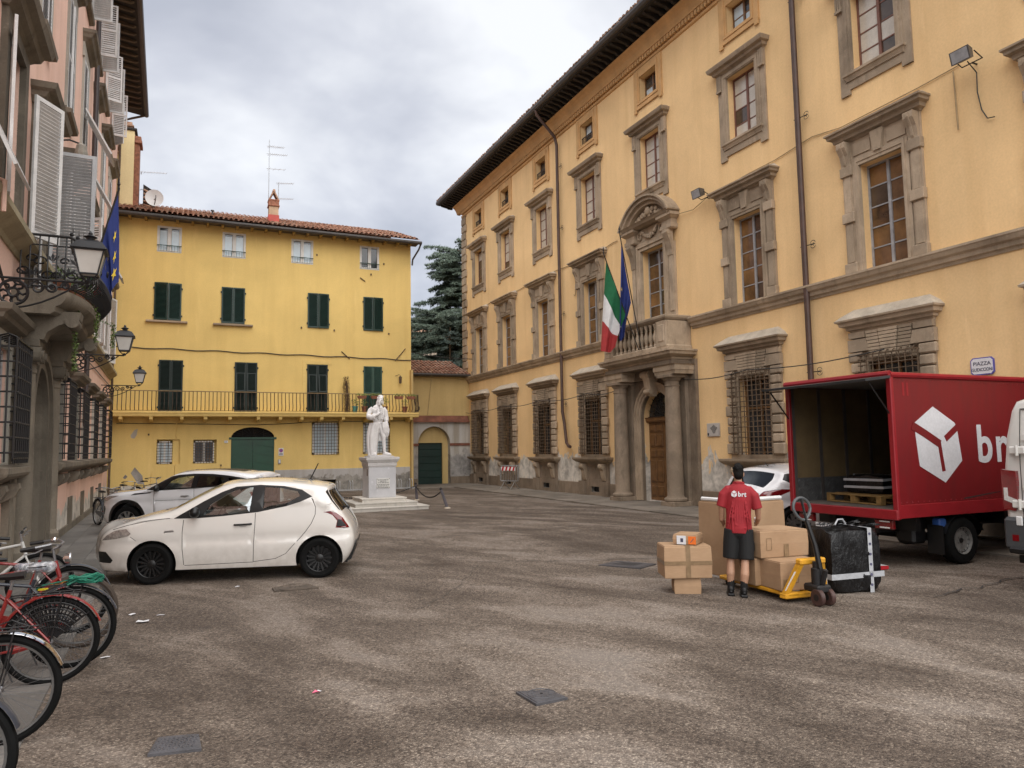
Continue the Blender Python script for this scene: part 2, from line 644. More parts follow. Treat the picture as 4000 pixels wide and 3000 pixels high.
# tar seams and cracks
TAR = pm('tar_seam', (.03, .027, .025), .7, .3, 9)
rs = random.Random(40)
for pts, w_ in (([(4.6, 11.6), (6.0, 10.9), (7.6, 10.4)], .035), ([(8.4, 6.2), (10.4, 6.5), (12.3, 6.3)], .03), ([(1.2, 16.5), (4.5, 15.2), (8.6, 15.6), (12.2, 14.6)], .04), ([(5.2, 19.6), (8.2, 19.2), (12.2, 19.4)], .05), ([(2.6, 8.6), (3.5, 9.6), (4.6, 11.6)], .018)):
    line = []
    for i in range(len(pts) - 1):
        for k in range(10):
            f = k / 10
            line.append((pts[i][0] + (pts[i + 1][0] - pts[i][0]) * f + rs.gauss(0, .035), pts[i][1] + (pts[i + 1][1] - pts[i][1]) * f + rs.gauss(0, .035)))
    mk('tar_seam', G().ring_loft([[(x, y - w_ * rs.uniform(.2, .6), .016), (x, y + w_ * rs.uniform(.2, .6), .016)] for x, y in line], cap=False, closed=False), TAR, gnd, fix=False)

PAVE = stonemat('paving_stone', (.22, .188, .155), .3, .4)
PAVE_L = stonemat('paving_stone_left', (.18, .168, .155), .25, .35)


def paving(name, mat, slabs, z0, th):
    """slabs: list of (quad corners); each slab an object of its own"""
    base = G()
    for q in slabs:
        base.add([(x, y, z0 + th - .018) for x, y in q], [tuple(range(len(q)))])
    root = struct(mk(name, base, pm_joint))
    for q in slabs:
        n = len(q)
        cx = sum(x for x, y in q) / n
        cy = sum(y for x, y in q) / n
        k = .985
        dz = random.uniform(-.003, .003)
        top = [(cx + (x - cx) * k, cy + (y - cy) * k, z0 + th + dz) for x, y in q]
        mid = [(cx + (x - cx) * (k + .008), cy + (y - cy) * (k + .008), z0 + th - .012 + dz) for x, y in q]
        bot = [(x, y, z0) for x, y, _ in mid]
        gg = G().ring_loft([bot, mid, top])
        mk('paving_slab', gg, mat, root)
    return root


pm_joint = pm('joint_dirt', (.07, .062, .055), .95, .3, 6)
# right pavement along the palazzo (rows of big slabs), wider in front of the annex
sl = []
rng = random.Random(3)
for (xa, xb) in ((12.35, 13.1), (13.1, 13.85), (13.85, 14.58)):
    y = 6.0 + rng.uniform(0, .6)
    while y < 38.3:
        L = rng.uniform(.9, 1.5)
        sl.append([(xa, y), (xb, y), (xb, min(y + L, 38.3)), (xa, min(y + L, 38.3))])
        y += L
for (ya, yb) in ((34.45, 35.4), (35.4, 36.3), (36.3, 37.2), (37.2, 38.25)):
    x = 10.6
    while x < 12.3:
        L = rng.uniform(.6, .9)
        x1 = 12.34 if x + L > 12.2 else x + L
        sl.append([(x, ya), (x1, ya), (x1, yb), (x, yb)])
        x = x1
paving('pavement_right', PAVE, sl, -.01, .05)
# left pavement along the pink palazzo, flush with the square
sl = []
for r in range(3):
    y = 3.0 + rng.uniform(0, .5)
    while y < 35.0:
        L = rng.uniform(.75, 1.25)
        y1 = min(y + L, 35.0)
        xf = lambda yy, k: (-2.24 - .018 * yy) + (1.42) * k / 3
        sl.append([(xf(y, r), y), (xf(y, r + 1), y), (xf(y1, r + 1), y1), (xf(y1, r), y1)])
        y = y1
paving('pavement_left', PAVE_L, sl, -.03, .045)
# narrow stone strip at the foot of the yellow house
sl = []
x = -2.4
while x < 10.4:
    L = rng.uniform(.8, 1.3)
    x1 = min(x + L, 10.4)
    sl.append([(x, 34.6), (x1, 34.6), (x1, 35.48), (x, 35.48)])
    x = x1
paving('pavement_back', PAVE, sl, -.01, .05)
# ================================================================== orange palazzo (right)
# facade frame: x to the right along the facade, y into the wall (outside is -y), z up
XW = 14.6
pal = thing('orange_palazzo', 'long ochre orange palazzo with sandstone window surrounds, portal and deep dark eaves', 'building', (XW, 0, 0), -pi / 2)
BAYS = [36.45, 32.8, 28.73, 24.57, 20.33, 15.76, 11.36, 7.1, 2.9]
PORT = 20.33
FAR, NEAR = 38.9, 0.4
holes = []
for yb in BAYS:
    x = -yb
    if yb != PORT:
        holes.append(rect(x - .62, x + .62, 1.6, 3.8))
        holes.append(rect(x - .57, x + .57, 5.95, 8.48))
        holes.append(rect(x - .32, x + .32, .17, .38))
    else:
        holes.append(rect(x - .66, x + .66, 6.2, 8.68))
        holes.append(archpoly(x, .9, .06, 2.85, 16))
    holes.append(rect(x - .59, x + .59, 10.8, 12.77))
    holes.append(rect(x - .5, x + .5, 14.12, 15.0))
g = wall_geo(rect(-FAR, -NEAR, -.3, 16.1), holes, .34)
g.add([(-FAR, 0, -.3), (-FAR, 14, -.3), (-FAR, 14, 16.1), (-FAR, 0, 16.1)], [(0, 1, 2, 3)])
g.add([(-NEAR, 0, -.3), (-NEAR, 14, -.3), (-NEAR, 14, 16.1), (-NEAR, 0, 16.1)], [(0, 1, 2, 3)])
g.add([(-FAR, 14, -.3), (-NEAR, 14, -.3), (-NEAR, 14, 16.1), (-FAR, 14, 16.1)], [(0, 1, 2, 3)])
g.add([(-FAR, .36, 16.1), (-NEAR, .36, 16.1), (-NEAR, 14, 16.1), (-FAR, 14, 16.1)], [(0, 1, 2, 3)])
g.add([(-FAR, .36, -.3), (-NEAR, .36, -.3), (-NEAR, .36, 16.1), (-FAR, .36, 16.1)], [(0, 1, 2, 3)])
mk('wall', g, PLA_ORANGE, pal, fix=False)

# ---- ground-floor windows (meshes shared between the bays, origin at bay centre)
surr = G()
surr.add(*(lambda P: (P.v, P.f))(wall_geo(rect(-1.04, 1.04, 1.5, 4.52), [rect(-.62, .62, 1.62, 3.78)], .05)))
surr.xf(lambda x, y, z: (x, y - .05, z))
for e in ((-1.04, -1.04), (1.04, 1.04)):
    surr.add([(e[0], -.05, 1.5), (e[0], 0, 1.5), (e[0], 0, 4.52), (e[0], -.05, 4.52)], [(0, 1, 2, 3)])
surr.box(-.66, -.62, -.08, .2, 1.62, 3.78).box(.62, .66, -.08, .2, 1.62, 3.78).box(-.66, .66, -.08, .2, 3.78, 3.83)
M_surr = mkmesh('window', surr, STONE)
blocks = []
z = 1.62
for k, h in enumerate((.33, .25, .25, .25, .33, .25, .25, .25, .25)):
    w = (.42 if k in (0, 4, 8) else .36)
    for s in (-1, 1):
        b = G()
        x0, x1 = sorted((s * .70, s * (.70 + w)))
        b.cbox(x0, x1, -.15, -.03, z + .012, z + h - .012, .03)
        blocks.append(mkmesh('stone_block', b, STONE, smooth=False))
    z += h
for s in (-1, 1):
    b = G().prism([(s * 1.1, z + .01), (s * .52, z + .01), (s * .60, z + .3), (s * 1.1, z + .3)], -.15, -.03)
    blocks.append(mkmesh('stone_block', b, STONE))
    b = G().prism([(s * 1.07, z + .33), (s * .62, z + .33), (s * .62, 4.5), (s * 1.07, 4.5)], -.15, -.03)
    blocks.append(mkmesh('stone_block', b, STONE))
vous = []
for pts in ([(-.17, 3.86), (.17, 3.86), (.25, 4.5), (-.25, 4.5)], [(-.5, 3.86), (-.2, 3.86), (-.28, 4.5), (-.6, 4.5)], [(.2, 3.86), (.5, 3.86), (.6, 4.5), (.28, 4.5)]):
    b = G()
    for j in range(8):
        f0, f1 = j / 8 + .012, (j + 1) / 8 - .012
        lerp = lambda a, c, f: (a[0] + (c[0] - a[0]) * f, a[1] + (c[1] - a[1]) * f)
        b.prism([lerp(pts[0], pts[3], f0), lerp(pts[1], pts[2], f0), lerp(pts[1], pts[2], f1), lerp(pts[0], pts[3], f1)], -.16 - (.02 if len(vous) == 0 else 0), -.03)
    vous.append(mkmesh('keystone' if not vous else 'voussoir', b, STONE))
HOODP = [(.08, 4.5), (.10, 4.55), (.16, 4.57), (.17, 4.63), (.28, 4.66), (.30, 4.74), (.36, 4.76), (.37, 4.80)]
M_hood = mkmesh('window_hood', G().cornice(0, .99, HOODP, xk=.8), STONE)
cp = G().ring_loft([[(-1.28 , .02, 4.803), (-1.28, -.355, 4.803), (1.28, -.355, 4.803), (1.28, .02, 4.803)], [(-1.16, .02, 4.92), (-1.18, -.25, 4.90), (1.16, -.25, 4.89), (1.18, .02, 4.92)], [(-.98, .02, 5.06), (-.98, -.03, 5.06), (.98, -.03, 5.06), (.98, .02, 5.06)]])
M_cap = mkmesh('hood_cap', cp, CAP)
M_sill = mkmesh('window_sill', G().cornice(0, 1.02, [(.05, 1.25), (.10, 1.30), (.22, 1.34), (.30, 1.40), (.33, 1.44), (.34, 1.5)], xk=.8), STONE)
br = G()
cv = [(-.02, 1.26), (-.26, 1.26), (-.29, 1.18), (-.26, 1.08), (-.19, 1.0), (-.17, .85), (-.13, .7), (-.1, .62), (-.02, .62)]
br.prism([(y, z) for y, z in cv], -.12, .12, 'x')
br.lathe([(.085, -.135), (.085, .135)], -.2, 1.14, 12, 'x')
M_brk = mkmesh('bracket', br, STONE)
ap = G().box(-1.02, 1.02, -.07, .01, .0, 1.26)
ap = wall_geo(rect(-1.02, 1.02, -.05, 1.26), [rect(-.32, .32, .17, .38), rect(-.5, .5, .66, 1.16)], .06)
ap.xf(lambda x, y, z: (x, y - .07, z))
ap.add([(-.5, -.03, .66), (.5, -.03, .66), (.5, -.03, 1.16), (-.5, -.03, 1.16)], [(0, 1, 2, 3)])
for s in (-1.02, 1.02):
    ap.add([(s, -.07, -.05), (s, .0, -.05), (s, .0, 1.26), (s, -.07, 1.26)], [(0, 1, 2, 3)])
ap.box(-1.1, -.66, -.17, -.05, .0, .58).box(.66, 1.1, -.17, -.05, .0, .58)
M_apron = mkmesh('apron', ap, STONE_D, fix=False)
vent = G().box(-.33, .33, .1, .12, .16, .39)
for k in range(7):
    vent.box(-.3 + k * .1 - .008, -.3 + k * .1 + .008, -.01, .01, .17, .38)
M_vent = mkmesh('cellar_grating', vent, IRON_BK)
# pot of bars standing off the wall
gr = G()
for zz in (1.68, 3.9):
    gr.box(-.74, .74, -.30, -.27, zz, zz + .025).box(-.74, -.715, -.28, -.05, zz, zz + .025).box(.715, .74, -.28, -.05, zz, zz + .025)
M_grille = mkmesh('window_grille', gr, IRON)
gr2 = gr
barv = G()
barv.tube([(0, -.10, 3.98), (0, -.2, 3.99), (0, -.27, 3.93), (0, -.29, 3.8), (0, -.29, 1.62)], .013, 5)
M_barv = mkmesh('bar', barv, IRON)
barh = G().tube([(-.725, -.06, 0), (-.725, -.28, 0), (.725, -.28, 0), (.725, -.06, 0)], .012, 5)
M_barh = mkmesh('bar', barh, IRON)
sideb = G().tube([(0, 0, 1.66), (0, 0, 3.93)], .011, 5)
M_bars = mkmesh('bar', sideb, IRON)
pn = G().box(-.6, .6, .24, .26, 1.6, 3.8)
M_gpane = mkmesh('window_pane', pn, PANE_DARK)
fr = G().box(-.62, -.54, .18, .23, 1.6, 3.8).box(.54, .62, .18, .23, 1.6, 3.8).box(-.03, .03, .18, .23, 1.6, 3.8).box(-.54, .54, .18, .23, 3.7, 3.8).box(-.54, .54, .18, .23, 2.9, 2.96)
M_gfr = mkmesh('casement', fr, WOOD_DOOR)
for bi, yb in enumerate(BAYS):
    if yb == PORT:
        continue
    x = -yb
    win = mk('window', M_surr, None, pal, (x, 0, 0))
    for me in blocks + vous + [M_hood, M_cap, M_sill, M_apron, M_vent, M_gpane, M_gfr]:
        mk(me.name.split('.')[0], me, None, win)
    for s in (-1, 1):
        mk('bracket', M_brk, None, win, (s * .72, 0, 0))
    gl = mk('window_grille', M_grille, None, pal, (x, 0, 0))
    for k in range(9):
        mk('bar', M_barv, None, gl, (-.66 + k * .165, 0, 0))
    for k in range(15):
        mk('bar', M_barh, None, gl, (0, -.012 + random.uniform(-.004, .004), 1.82 + k * .143))
    for s in (-1, 1):
        for k in (0, 1):
            mk('bar', M_bars, None, gl, (s * .735, -.11 - k * .09, 0))

# ---- first-floor windows
arch = G()
a = wall_geo(rect(-.74, .74, 5.9, 8.66), [rect(-.57, .57, 5.95, 8.48)], .09)
arch.merge(a, lambda x, y, z: (x, y - .09, z))
for s in (-.74, .74):
    arch.add([(s, -.09, 5.9), (s, 0, 5.9), (s, 0, 8.66), (s, -.09, 8.66)], [(0, 1, 2, 3)])
arch.box(-.66, .66, -.11, -.08, 8.56, 8.66).box(-.66, -.6, -.11, -.08, 5.95, 8.56).box(.6, .66, -.11, -.08, 5.95, 8.56)
arch.box(-.9, .9, -.06, .0, 8.66, 9.12).box(-.7, -.22, -.085, -.05, 8.74, 9.04).box(.22, .7, -.085, -.05, 8.74, 9.04)
for s in (-1, 1):
    arch.box(*sorted((s * .76, s * 1.04)), -.07, 0, 5.92, 9.12)
    for z0, z1 in ((6.2, 7.12), (7.42, 8.3)):
        arch.box(*sorted((s * .81, s * .99)), -.095, -.06, z0, z1)
M_w1 = mkmesh('window', arch, STONE)
M_key1 = mkmesh('keystone', G().prism([(-.1, 8.64), (.1, 8.64), (.17, 9.12), (-.17, 9.12)], -.15, -.05), STONE)
M_band = mkmesh('stone_band', G().cbox(-.17, .17, -.14, -.005, 0, .24, .012), STONE)
con = G().prism([(-.06, 8.42), (-.12, 8.45), (-.13, 8.6), (-.17, 8.8), (-.27, 8.98), (-.27, 9.12), (-.06, 9.12)], -.12, .12, 'x')
con.prism([(-.1, 8.5), (-.16, 8.6), (-.2, 8.8), (-.3, 9.0), (-.3, 9.08), (-.1, 9.08)], -.03, .03, 'x')
M_con1 = mkmesh('bracket', con, STONE)
HP1 = [(.08, 9.12), (.12, 9.16), (.2, 9.18), (.22, 9.26), (.32, 9.29), (.33, 9.35), (.38, 9.37), (.38, 9.41)]
M_hood1 = mkmesh('window_hood', G().cornice(0, 1.0, HP1, xk=.75), STONE)
M_cap1 = mkmesh('hood_cap', G().ring_loft([[(-1.27, .02, 9.412), (-1.27, -.37, 9.412), (1.27, -.37, 9.412), (1.27, .02, 9.412)], [(-1.12, .02, 9.55), (-1.12, -.03, 9.55), (1.12, -.03, 9.55), (1.12, .02, 9.55)]]), CAP)


def casement(w, z0, z1, rows, ym, th=.05, mid=.07, bar=.03):
    g = G()
    g.box(-w, -w + th, ym, ym + .05, z0, z1).box(w - th, w, ym, ym + .05, z0, z1)
    g.box(-mid / 2, mid / 2, ym - .015, ym + .05, z0 + th, z1 - th)
    g.box(-w + th, w - th, ym, ym + .05, z0, z0 + th).box(-w + th, w - th, ym, ym + .05, z1 - th, z1)
    hh = (z1 - z0 - 2 * th) / rows
    for k in range(1, rows):
        zz = z0 + th + k * hh
        g.box(-w + th, -mid / 2, ym + .008, ym + .045, zz - bar / 2, zz + bar / 2).box(mid / 2, w - th, ym + .008, ym + .045, zz - bar / 2, zz + bar / 2)
    pane = G().box(mid / 2 + .004, w - th - .004, ym + .022, ym + .03, bar / 2 + .003, hh - bar / 2 - .003)
    return g, pane, hh


def place_casement(parent, name, w, z0, z1, rows, ym, fm, pmats, cache={}, th=.05, mid=.07, bar=.03):
    key = (w, z0, z1, rows, ym, fm.name)
    if key not in cache:
        g, pane, hh = casement(w, z0, z1, rows, ym, th, mid, bar)
        cache[key] = (mkmesh(name, g, fm), [mkmesh('pane', pane, q) for q in pmats], hh)
    fme, pmes, hh = cache[key]
    mk(name, fme, None, parent)
    for k in range(rows):
        for s in (0, 1):
            o = mk('pane', random.choice(pmes), None, parent)
            o.location = ((-(w - th + mid / 2) if s == 0 else 0), 0, z0 + th + k * hh)


PB2 = pm('pane_brown_warm', (.17, .088, .034), .08, .6, 1.5, spec=.6, fine=0)  # brighter brown tone, picked at random among the panes
PB3 = pm('pane_brown_dark', (.06, .04, .028), .06, .6, 1.5, spec=.6, fine=0)
for yb in BAYS:
    if yb == PORT:
        continue
    x = -yb
    wn = mk('window', M_w1, None, pal, (x, 0, 0))
    for me in (M_key1, M_hood1, M_cap1):
        mk(me.name.split('.')[0], me, None, wn)
    for s in (-1, 1):
        for zz in (5.93, 7.16, 8.3):
            mk('stone_band', M_band, None, wn, (s * .9, 0, zz))
        mk('bracket', M_con1, None, wn, (s * .9, 0, 0))
    place_casement(wn, 'casement', .57, 5.93, 8.48, 5, .2, FRAME_GREY, [PANE_BROWN, PANE_BROWN, PB2, PB3])

# ---- second-floor windows
w2 = G()
a = wall_geo(rect(-.78, .78, 10.62, 12.92), [rect(-.59, .59, 10.8, 12.77)], .08)
w2.merge(a, lambda x, y, z: (x, y - .08, z))
for s in (-.78, .78):
    w2.add([(s, -.08, 10.6), (s, 0, 10.6), (s, 0, 12.92), (s, -.08, 12.92)], [(0, 1, 2, 3)])
w2.box(-.72, -.66, -.1, -.07, 10.8, 12.86).box(.66, .72, -.1, -.07, 10.8, 12.86).box(-.66, .66, -.1, -.07, 12.8, 12.86)
for s in (-1, 1):
    w2.box(*sorted((s * .78, s * .96)), -.05, 0, 10.3, 12.92)
    w2.box(*sorted((s * .7, s * .96)), -.055, -.002, 10.3, 10.46)
w2.box(-.78, .78, -.045, 0, 10.42, 10.64)
M_w2 = mkmesh('window', w2, STONE)
M_sill2 = mkmesh('window_sill', G().cornice(0, .68, [(.03, 10.6), (.08, 10.64), (.12, 10.72), (.15, 10.74), (.15, 10.8)]), STONE)
tr = G()
for k in range(3):
    tr.box(-.08 + k * .06, -.04 + k * .06, -.12, -.04, 12.5, 12.94)
tr.box(-.1, .1, -.09, -.04, 12.46, 12.94).box(-.1, .1, -.13, -.04, 12.44, 12.5)
M_con2 = mkmesh('bracket', tr, STONE)
M_hood2 = mkmesh('window_hood', G().cornice(0, .9, [(.06, 12.93), (.1, 12.97), (.18, 13.0), (.2, 13.07), (.3, 13.1), (.33, 13.17), (.34, 13.21)], xk=.75), STONE)
M_cap2 = mkmesh('hood_cap', G().ring_loft([[(-1.14, .02, 13.212), (-1.14, -.33, 13.212), (1.14, -.33, 13.212), (1.14, .02, 13.212)], [(-1.0, .02, 13.32), (-1.0, -.03, 13.32), (1.0, -.03, 13.32), (1.0, .02, 13.32)]]), CAP)
# attic
w3 = G()
a = wall_geo(rect(-.82, .82, 13.86, 15.3), [rect(-.5, .5, 14.12, 15.0)], .05)
w3.merge(a, lambda x, y, z: (x, y - .05, z))
for s in (-.82, .82):
    w3.add([(s, -.05, 13.86), (s, 0, 13.86), (s, 0, 15.3), (s, -.05, 15.3)], [(0, 1, 2, 3)])
w3.box(-.62, -.56, -.075, -.04, 14.0, 15.2).box(.56, .62, -.075, -.04, 14.0, 15.2).box(-.56, .56, -.075, -.04, 14.0, 14.06)
w3.box(-.82, -.66, -.07, -.03, 13.74, 13.9).box(.66, .82, -.07, -.03, 13.74, 13.9).box(-.66, .66, -.06, -.03, 13.84, 13.9)
M_w3 = mkmesh('attic_window', w3, TRIM_O)
rl = G().box(-.48, .48, .02, .04, 14.42, 14.45)
for k in range(9):
    rl.box(-.44 + k * .11 - .008, -.44 + k * .11 + .008, .02, .04, 14.13, 14.42)
M_rl = mkmesh('railing', rl, IRON_BK)
for i, yb in enumerate(BAYS):
    x = -yb
    wn = mk('window', M_w2, None, pal, (x, 0, 0))
    for me in (M_sill2, M_hood2, M_cap2):
        mk(me.name.split('.')[0], me, None, wn)
    for s in (-1, 1):
        mk('bracket', M_con2, None, wn, (s * .87, 0, 0))
    place_casement(wn, 'casement', .59, 10.8, 12.77, 4, .2, WOOD_RED, [PANE_CREAM] * 5 + [PB3] if i > 0 else [PB3, PANE_BROWN, PANE_CREAM], {} if i == 0 else place_casement.__defaults__[0])
    at = mk('attic_window', M_w3, None, pal, (x, 0, 0))
    place_casement(at, 'casement', .5, 14.12, 15.0, 2, .22, WOOD_DOOR, [PANE_DARK, PANE_DARK, PANE_BLUE])
    if i < 4:
        mk('railing', M_rl, None, at)

# ---- plinth, string course, cornice, eaves
segs = []
prev = -FAR
for yb in BAYS:
    w = 2.15 if yb == PORT else 1.02
    segs.append((prev, -yb - w))
    prev = -yb + w
segs.append((prev, -NEAR))
for a0, a1 in segs:
    if a1 - a0 > .05:
        mk('plinth', G().cbox(a0, a1, -.06, .01, -.05, .52, .015), STONE_D, pal)
SCP = [(.03, 5.56), (.05, 5.62), (.10, 5.64), (.12, 5.72), (.18, 5.76), (.22, 5.84), (.24, 5.86), (.24, 5.91), (.03, 5.96)]
for a0, a1 in ((-FAR - .2, -PORT - 1.95), (-PORT + 1.95, -NEAR)):
    mk('string_course', G().mould(a0, a1, SCP), STONE, pal)
mk('frieze_moulding', G().mould(-FAR - .1, -NEAR, [(.03, 15.32), (.06, 15.34), (.08, 15.4), (.05, 15.42)]), TRIM_O, pal)
M_dent = mkmesh('dentil', G().box(-.05, .05, -.15, .0, 15.45, 15.6), TRIM_O)
for k in range(238):
    mk('dentil', M_dent, None, pal, (-FAR + .1 + k * .16, 0, 0))
cov = G().mould(-FAR - .55, -NEAR, [(.1, 15.6), (.17, 15.62), (.17, 15.66), (.19, 15.7), (.24, 15.82), (.32, 15.93), (.42, 16.0), (.44, 16.04)])
mk('cornice_cove', cov, TRIM_O, pal)
mk('dentil_backing', G().mould(-FAR, -NEAR, [(.03, 15.42), (.05, 15.6)]), TRIM_O, pal)
raf = G().prism([(-.3, 16.04), (-.55, 16.04), (-.62, 16.09), (-.8, 16.12), (-.98, 16.16), (-1.04, 16.24), (-.3, 16.3)], -.06, .06, 'x')
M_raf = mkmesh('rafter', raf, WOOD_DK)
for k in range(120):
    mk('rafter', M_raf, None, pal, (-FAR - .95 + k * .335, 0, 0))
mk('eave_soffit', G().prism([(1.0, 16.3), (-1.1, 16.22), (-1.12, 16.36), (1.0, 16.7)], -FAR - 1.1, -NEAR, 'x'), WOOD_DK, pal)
mk('gutter', G().prism([(-1.08, 16.26), (-1.2, 16.28), (-1.25, 16.36), (-1.24, 16.46), (-1.08, 16.46)], -FAR - 1.2, -NEAR, 'x'), GUTTER, pal)
rt = G()
for k in range(180):
    x = -FAR - 1.05 + k * .22
    zr = random.uniform(-.012, .012)
    ring0 = [(x + .1 * cos(pi * j / 5), -1.22 + random.uniform(-.03, .02), 16.5 + .075 * sin(pi * j / 5) + zr) for j in range(6)]
    ring1 = [(p[0], 7.0, p[2] + 2.6) for p in ring0]
    rt.ring_loft([ring0, ring1], cap=False, closed=False)
    rt.add([ring0[0], ring0[5], ring0[3], ring0[2]], [(0, 1, 2, 3)])
rt.add([(-FAR - 1.15, -1.15, 16.47), (-NEAR, -1.15, 16.47), (-NEAR, 7, 19.05), (-FAR - 1.15, 7, 19.05)], [(0, 1, 2, 3)])
stuff(mk('roof_tiles', rt, TERRA, pal, smooth=True))
# quoins at the far corner
z, k = .52, 0
while z < 15.25:
    if 5.35 < z < 5.95:
        z = 5.97
    h = .44
    wl = .62 if k % 2 == 0 else .5
    q = G().cbox(-FAR - .09, -FAR + wl, -.09, .45, z + .012, min(z + h - .012, 15.3), .035)
    mk('quoin', q, STONE, pal)
    z += h
    k += 1

# ---- portal with columns and balcony
px = -PORT
por = mk('portal', G().merge(wall_geo(rect(-2.1, 2.1, -.05, 4.6), [archpoly(0, .9, -.06, 2.85, 18)], .12), lambda x, y, z: (x, y - .12, z))
         .add([(-2.1, -.12, -.05), (-2.1, 0, -.05), (-2.1, 0, 4.6), (-2.1, -.12, 4.6)], [(0, 1, 2, 3)])
         .add([(2.1, -.12, -.05), (2.1, 0, -.05), (2.1, 0, 4.6), (2.1, -.12, 4.6)], [(0, 1, 2, 3)]), STONE_D, pal, (px, 0, 0), fix=False)
av = G()
for r0, r1, d in ((.9, 1.0, .17), (1.0, 1.12, .2), (1.12, 1.2, .24)):
    n = 20
    pts = [(-1, -1)] + list(range(n + 1)) + [(1, -1)]
    rg = []
    path = [(-1, 0, .06), *[(-cos(pi * i / n), sin(pi * i / n), None) for i in range(n + 1)], (1, 0, .06)]
    for cx, sy, zz in path:
        zq = zz if zz is not None else 2.85
        rg.append([(cx * r0, -.11, zq + sy * r0), (cx * r0, -d, zq + sy * r0), (cx * r1, -d, zq + sy * r1), (cx * r1, -.11, zq + sy * r1)])
    av.ring_loft(rg)
mk('archivolt', av, STONE, por, smooth=True)
for s in (-1, 1):
    mk('pilaster', G().cbox(s * 1.5 - .24, s * 1.5 + .24, -.24, -.1, .0, 4.0, .01).box(s * 1.5 - .28, s * 1.5 + .28, -.27, -.1, 0, .22).box(s * 1.5 - .28, s * 1.5 + .28, -.28, -.1, 3.95, 4.12), STONE_D, por)
    mk('spandrel_panel', G().prism([(s * 1.2, 3.0), (s * 1.2, 4.0), (s * .5, 4.0), (s * .62, 3.86)], -.155, -.1), STONE_D, por)
colg = G().cbox(-.34, .34, -.34, .34, .03, .18, .015)
cp_ = [(.33, .18), (.36, .21), (.36, .26), (.33, .29), (.29, .30), (.27, .34)]
cp_ += [(.26 - .035 * (t / 10) ** 1.6, .36 + t * .34) for t in range(11)]
cp_ += [(.25, 3.77), (.25, 3.80), (.225, 3.81), (.225, 3.92), (.24, 3.93), (.27, 3.97), (.31, 4.03)]
colg.lathe(cp_, 0, 0, 28)
colg.cbox(-.34, .34, -.34, .34, 4.03, 4.13, .012)
M_colm = mkmesh('column', colg, STONE_D, smooth=True, angle=30)
for s in (-1, 1):
    mk('column', M_colm, None, por, (s * 1.5, -.56, 0))
    mk('step_block', G().cbox(s * 1.5 - .44, s * 1.5 + .44, -1.0, -.1, -.05, .035, .01), STONE_D, por)
    mk('entablature', G().cornice(s * 1.5, .27, [(.26, 4.13), (.28, 4.25), (.3, 4.25), (.3, 4.4), (.34, 4.43)], yb=-.56, back=.5), STONE, por)
mk('architrave', G().box(-1.9, 1.9, -.3, -.1, 4.13, 4.56).box(-1.95, 1.95, -.88, -.3, 4.44, 4.57), STONE_D, por)
mk('balcony_cornice', G().cornice(0, 1.35, [(.42, 4.56), (.5, 4.6), (.52, 4.66), (.62, 4.7), (.72, 4.74), (.74, 4.82), (.78, 4.84), (.78, 4.9)], yb=-.3, back=.3), STONE, por)
mk('balcony_base', G().cornice(0, 1.1, [(.78, 4.9), (.78, 5.02), (.74, 5.06)], yb=-.18, back=.16), STONE, por)
M_bal = mkmesh('baluster', G().lathe([(.07, 5.06), (.07, 5.12), (.045, 5.15), (.05, 5.2), (.088, 5.32), (.085, 5.4), (.05, 5.52), (.04, 5.6), (.055, 5.62), (.042, 5.65), (.06, 5.72), (.07, 5.75), (.07, 5.8)], 0, 0, 12), STONE, smooth=True)
for k in range(10):
    mk('baluster', M_bal, None, por, (-1.12 + k * .25, -.86, 0))
for s in (-1, 1):
    mk('pedestal', G().cbox(s * 1.56 - .26, s * 1.56 + .26, -.97, -.74, 5.0, 5.82, .01).cbox(s * 1.56 - .18, s * 1.56 + .18, -.99, -.9, 5.16, 5.7, .02).box(s * 1.78 - .1, s * 1.78 + .06, -.9, -.02, 5.0, 5.82), STONE, por)
mk('balustrade_rail', G().cornice(0, 1.72, [(.02, 5.8), (.06, 5.84), (.1, 5.86), (.14, 5.92), (.14, 5.98), (.1, 6.01)], yb=-.86, back=.86), STONE, por)
# scroll keystone over the arch
ks = G()
pth = [(-.42, 4.42, .13), (-.48, 4.36, .14), (-.5, 4.26, .13), (-.46, 4.16, .115), (-.42, 4.05, .115), (-.4, 3.9, .11), (-.36, 3.75, .1), (-.3, 3.62, .085), (-.24, 3.56, .07)]
ks.ring_loft([[(-w * 1.2, -.1, z), (-w * 1.2, y, z), (-w * .6, y - .04, z), (w * .6, y - .04, z), (w * 1.2, y, z), (w * 1.2, -.1, z)] for y, z, w in pth])
ks.lathe([(.12, -.17), (.12, .17)], -.42, 4.28, 14, 'x').lathe([(.09, -.13), (.09, .13)], -.36, 3.72, 12, 'x')
ks_ = mk('scroll_keystone', ks.xf(lambda x, y, z: (x * 1.35, y - .06, z)), STONE, por, smooth=True, angle=40)
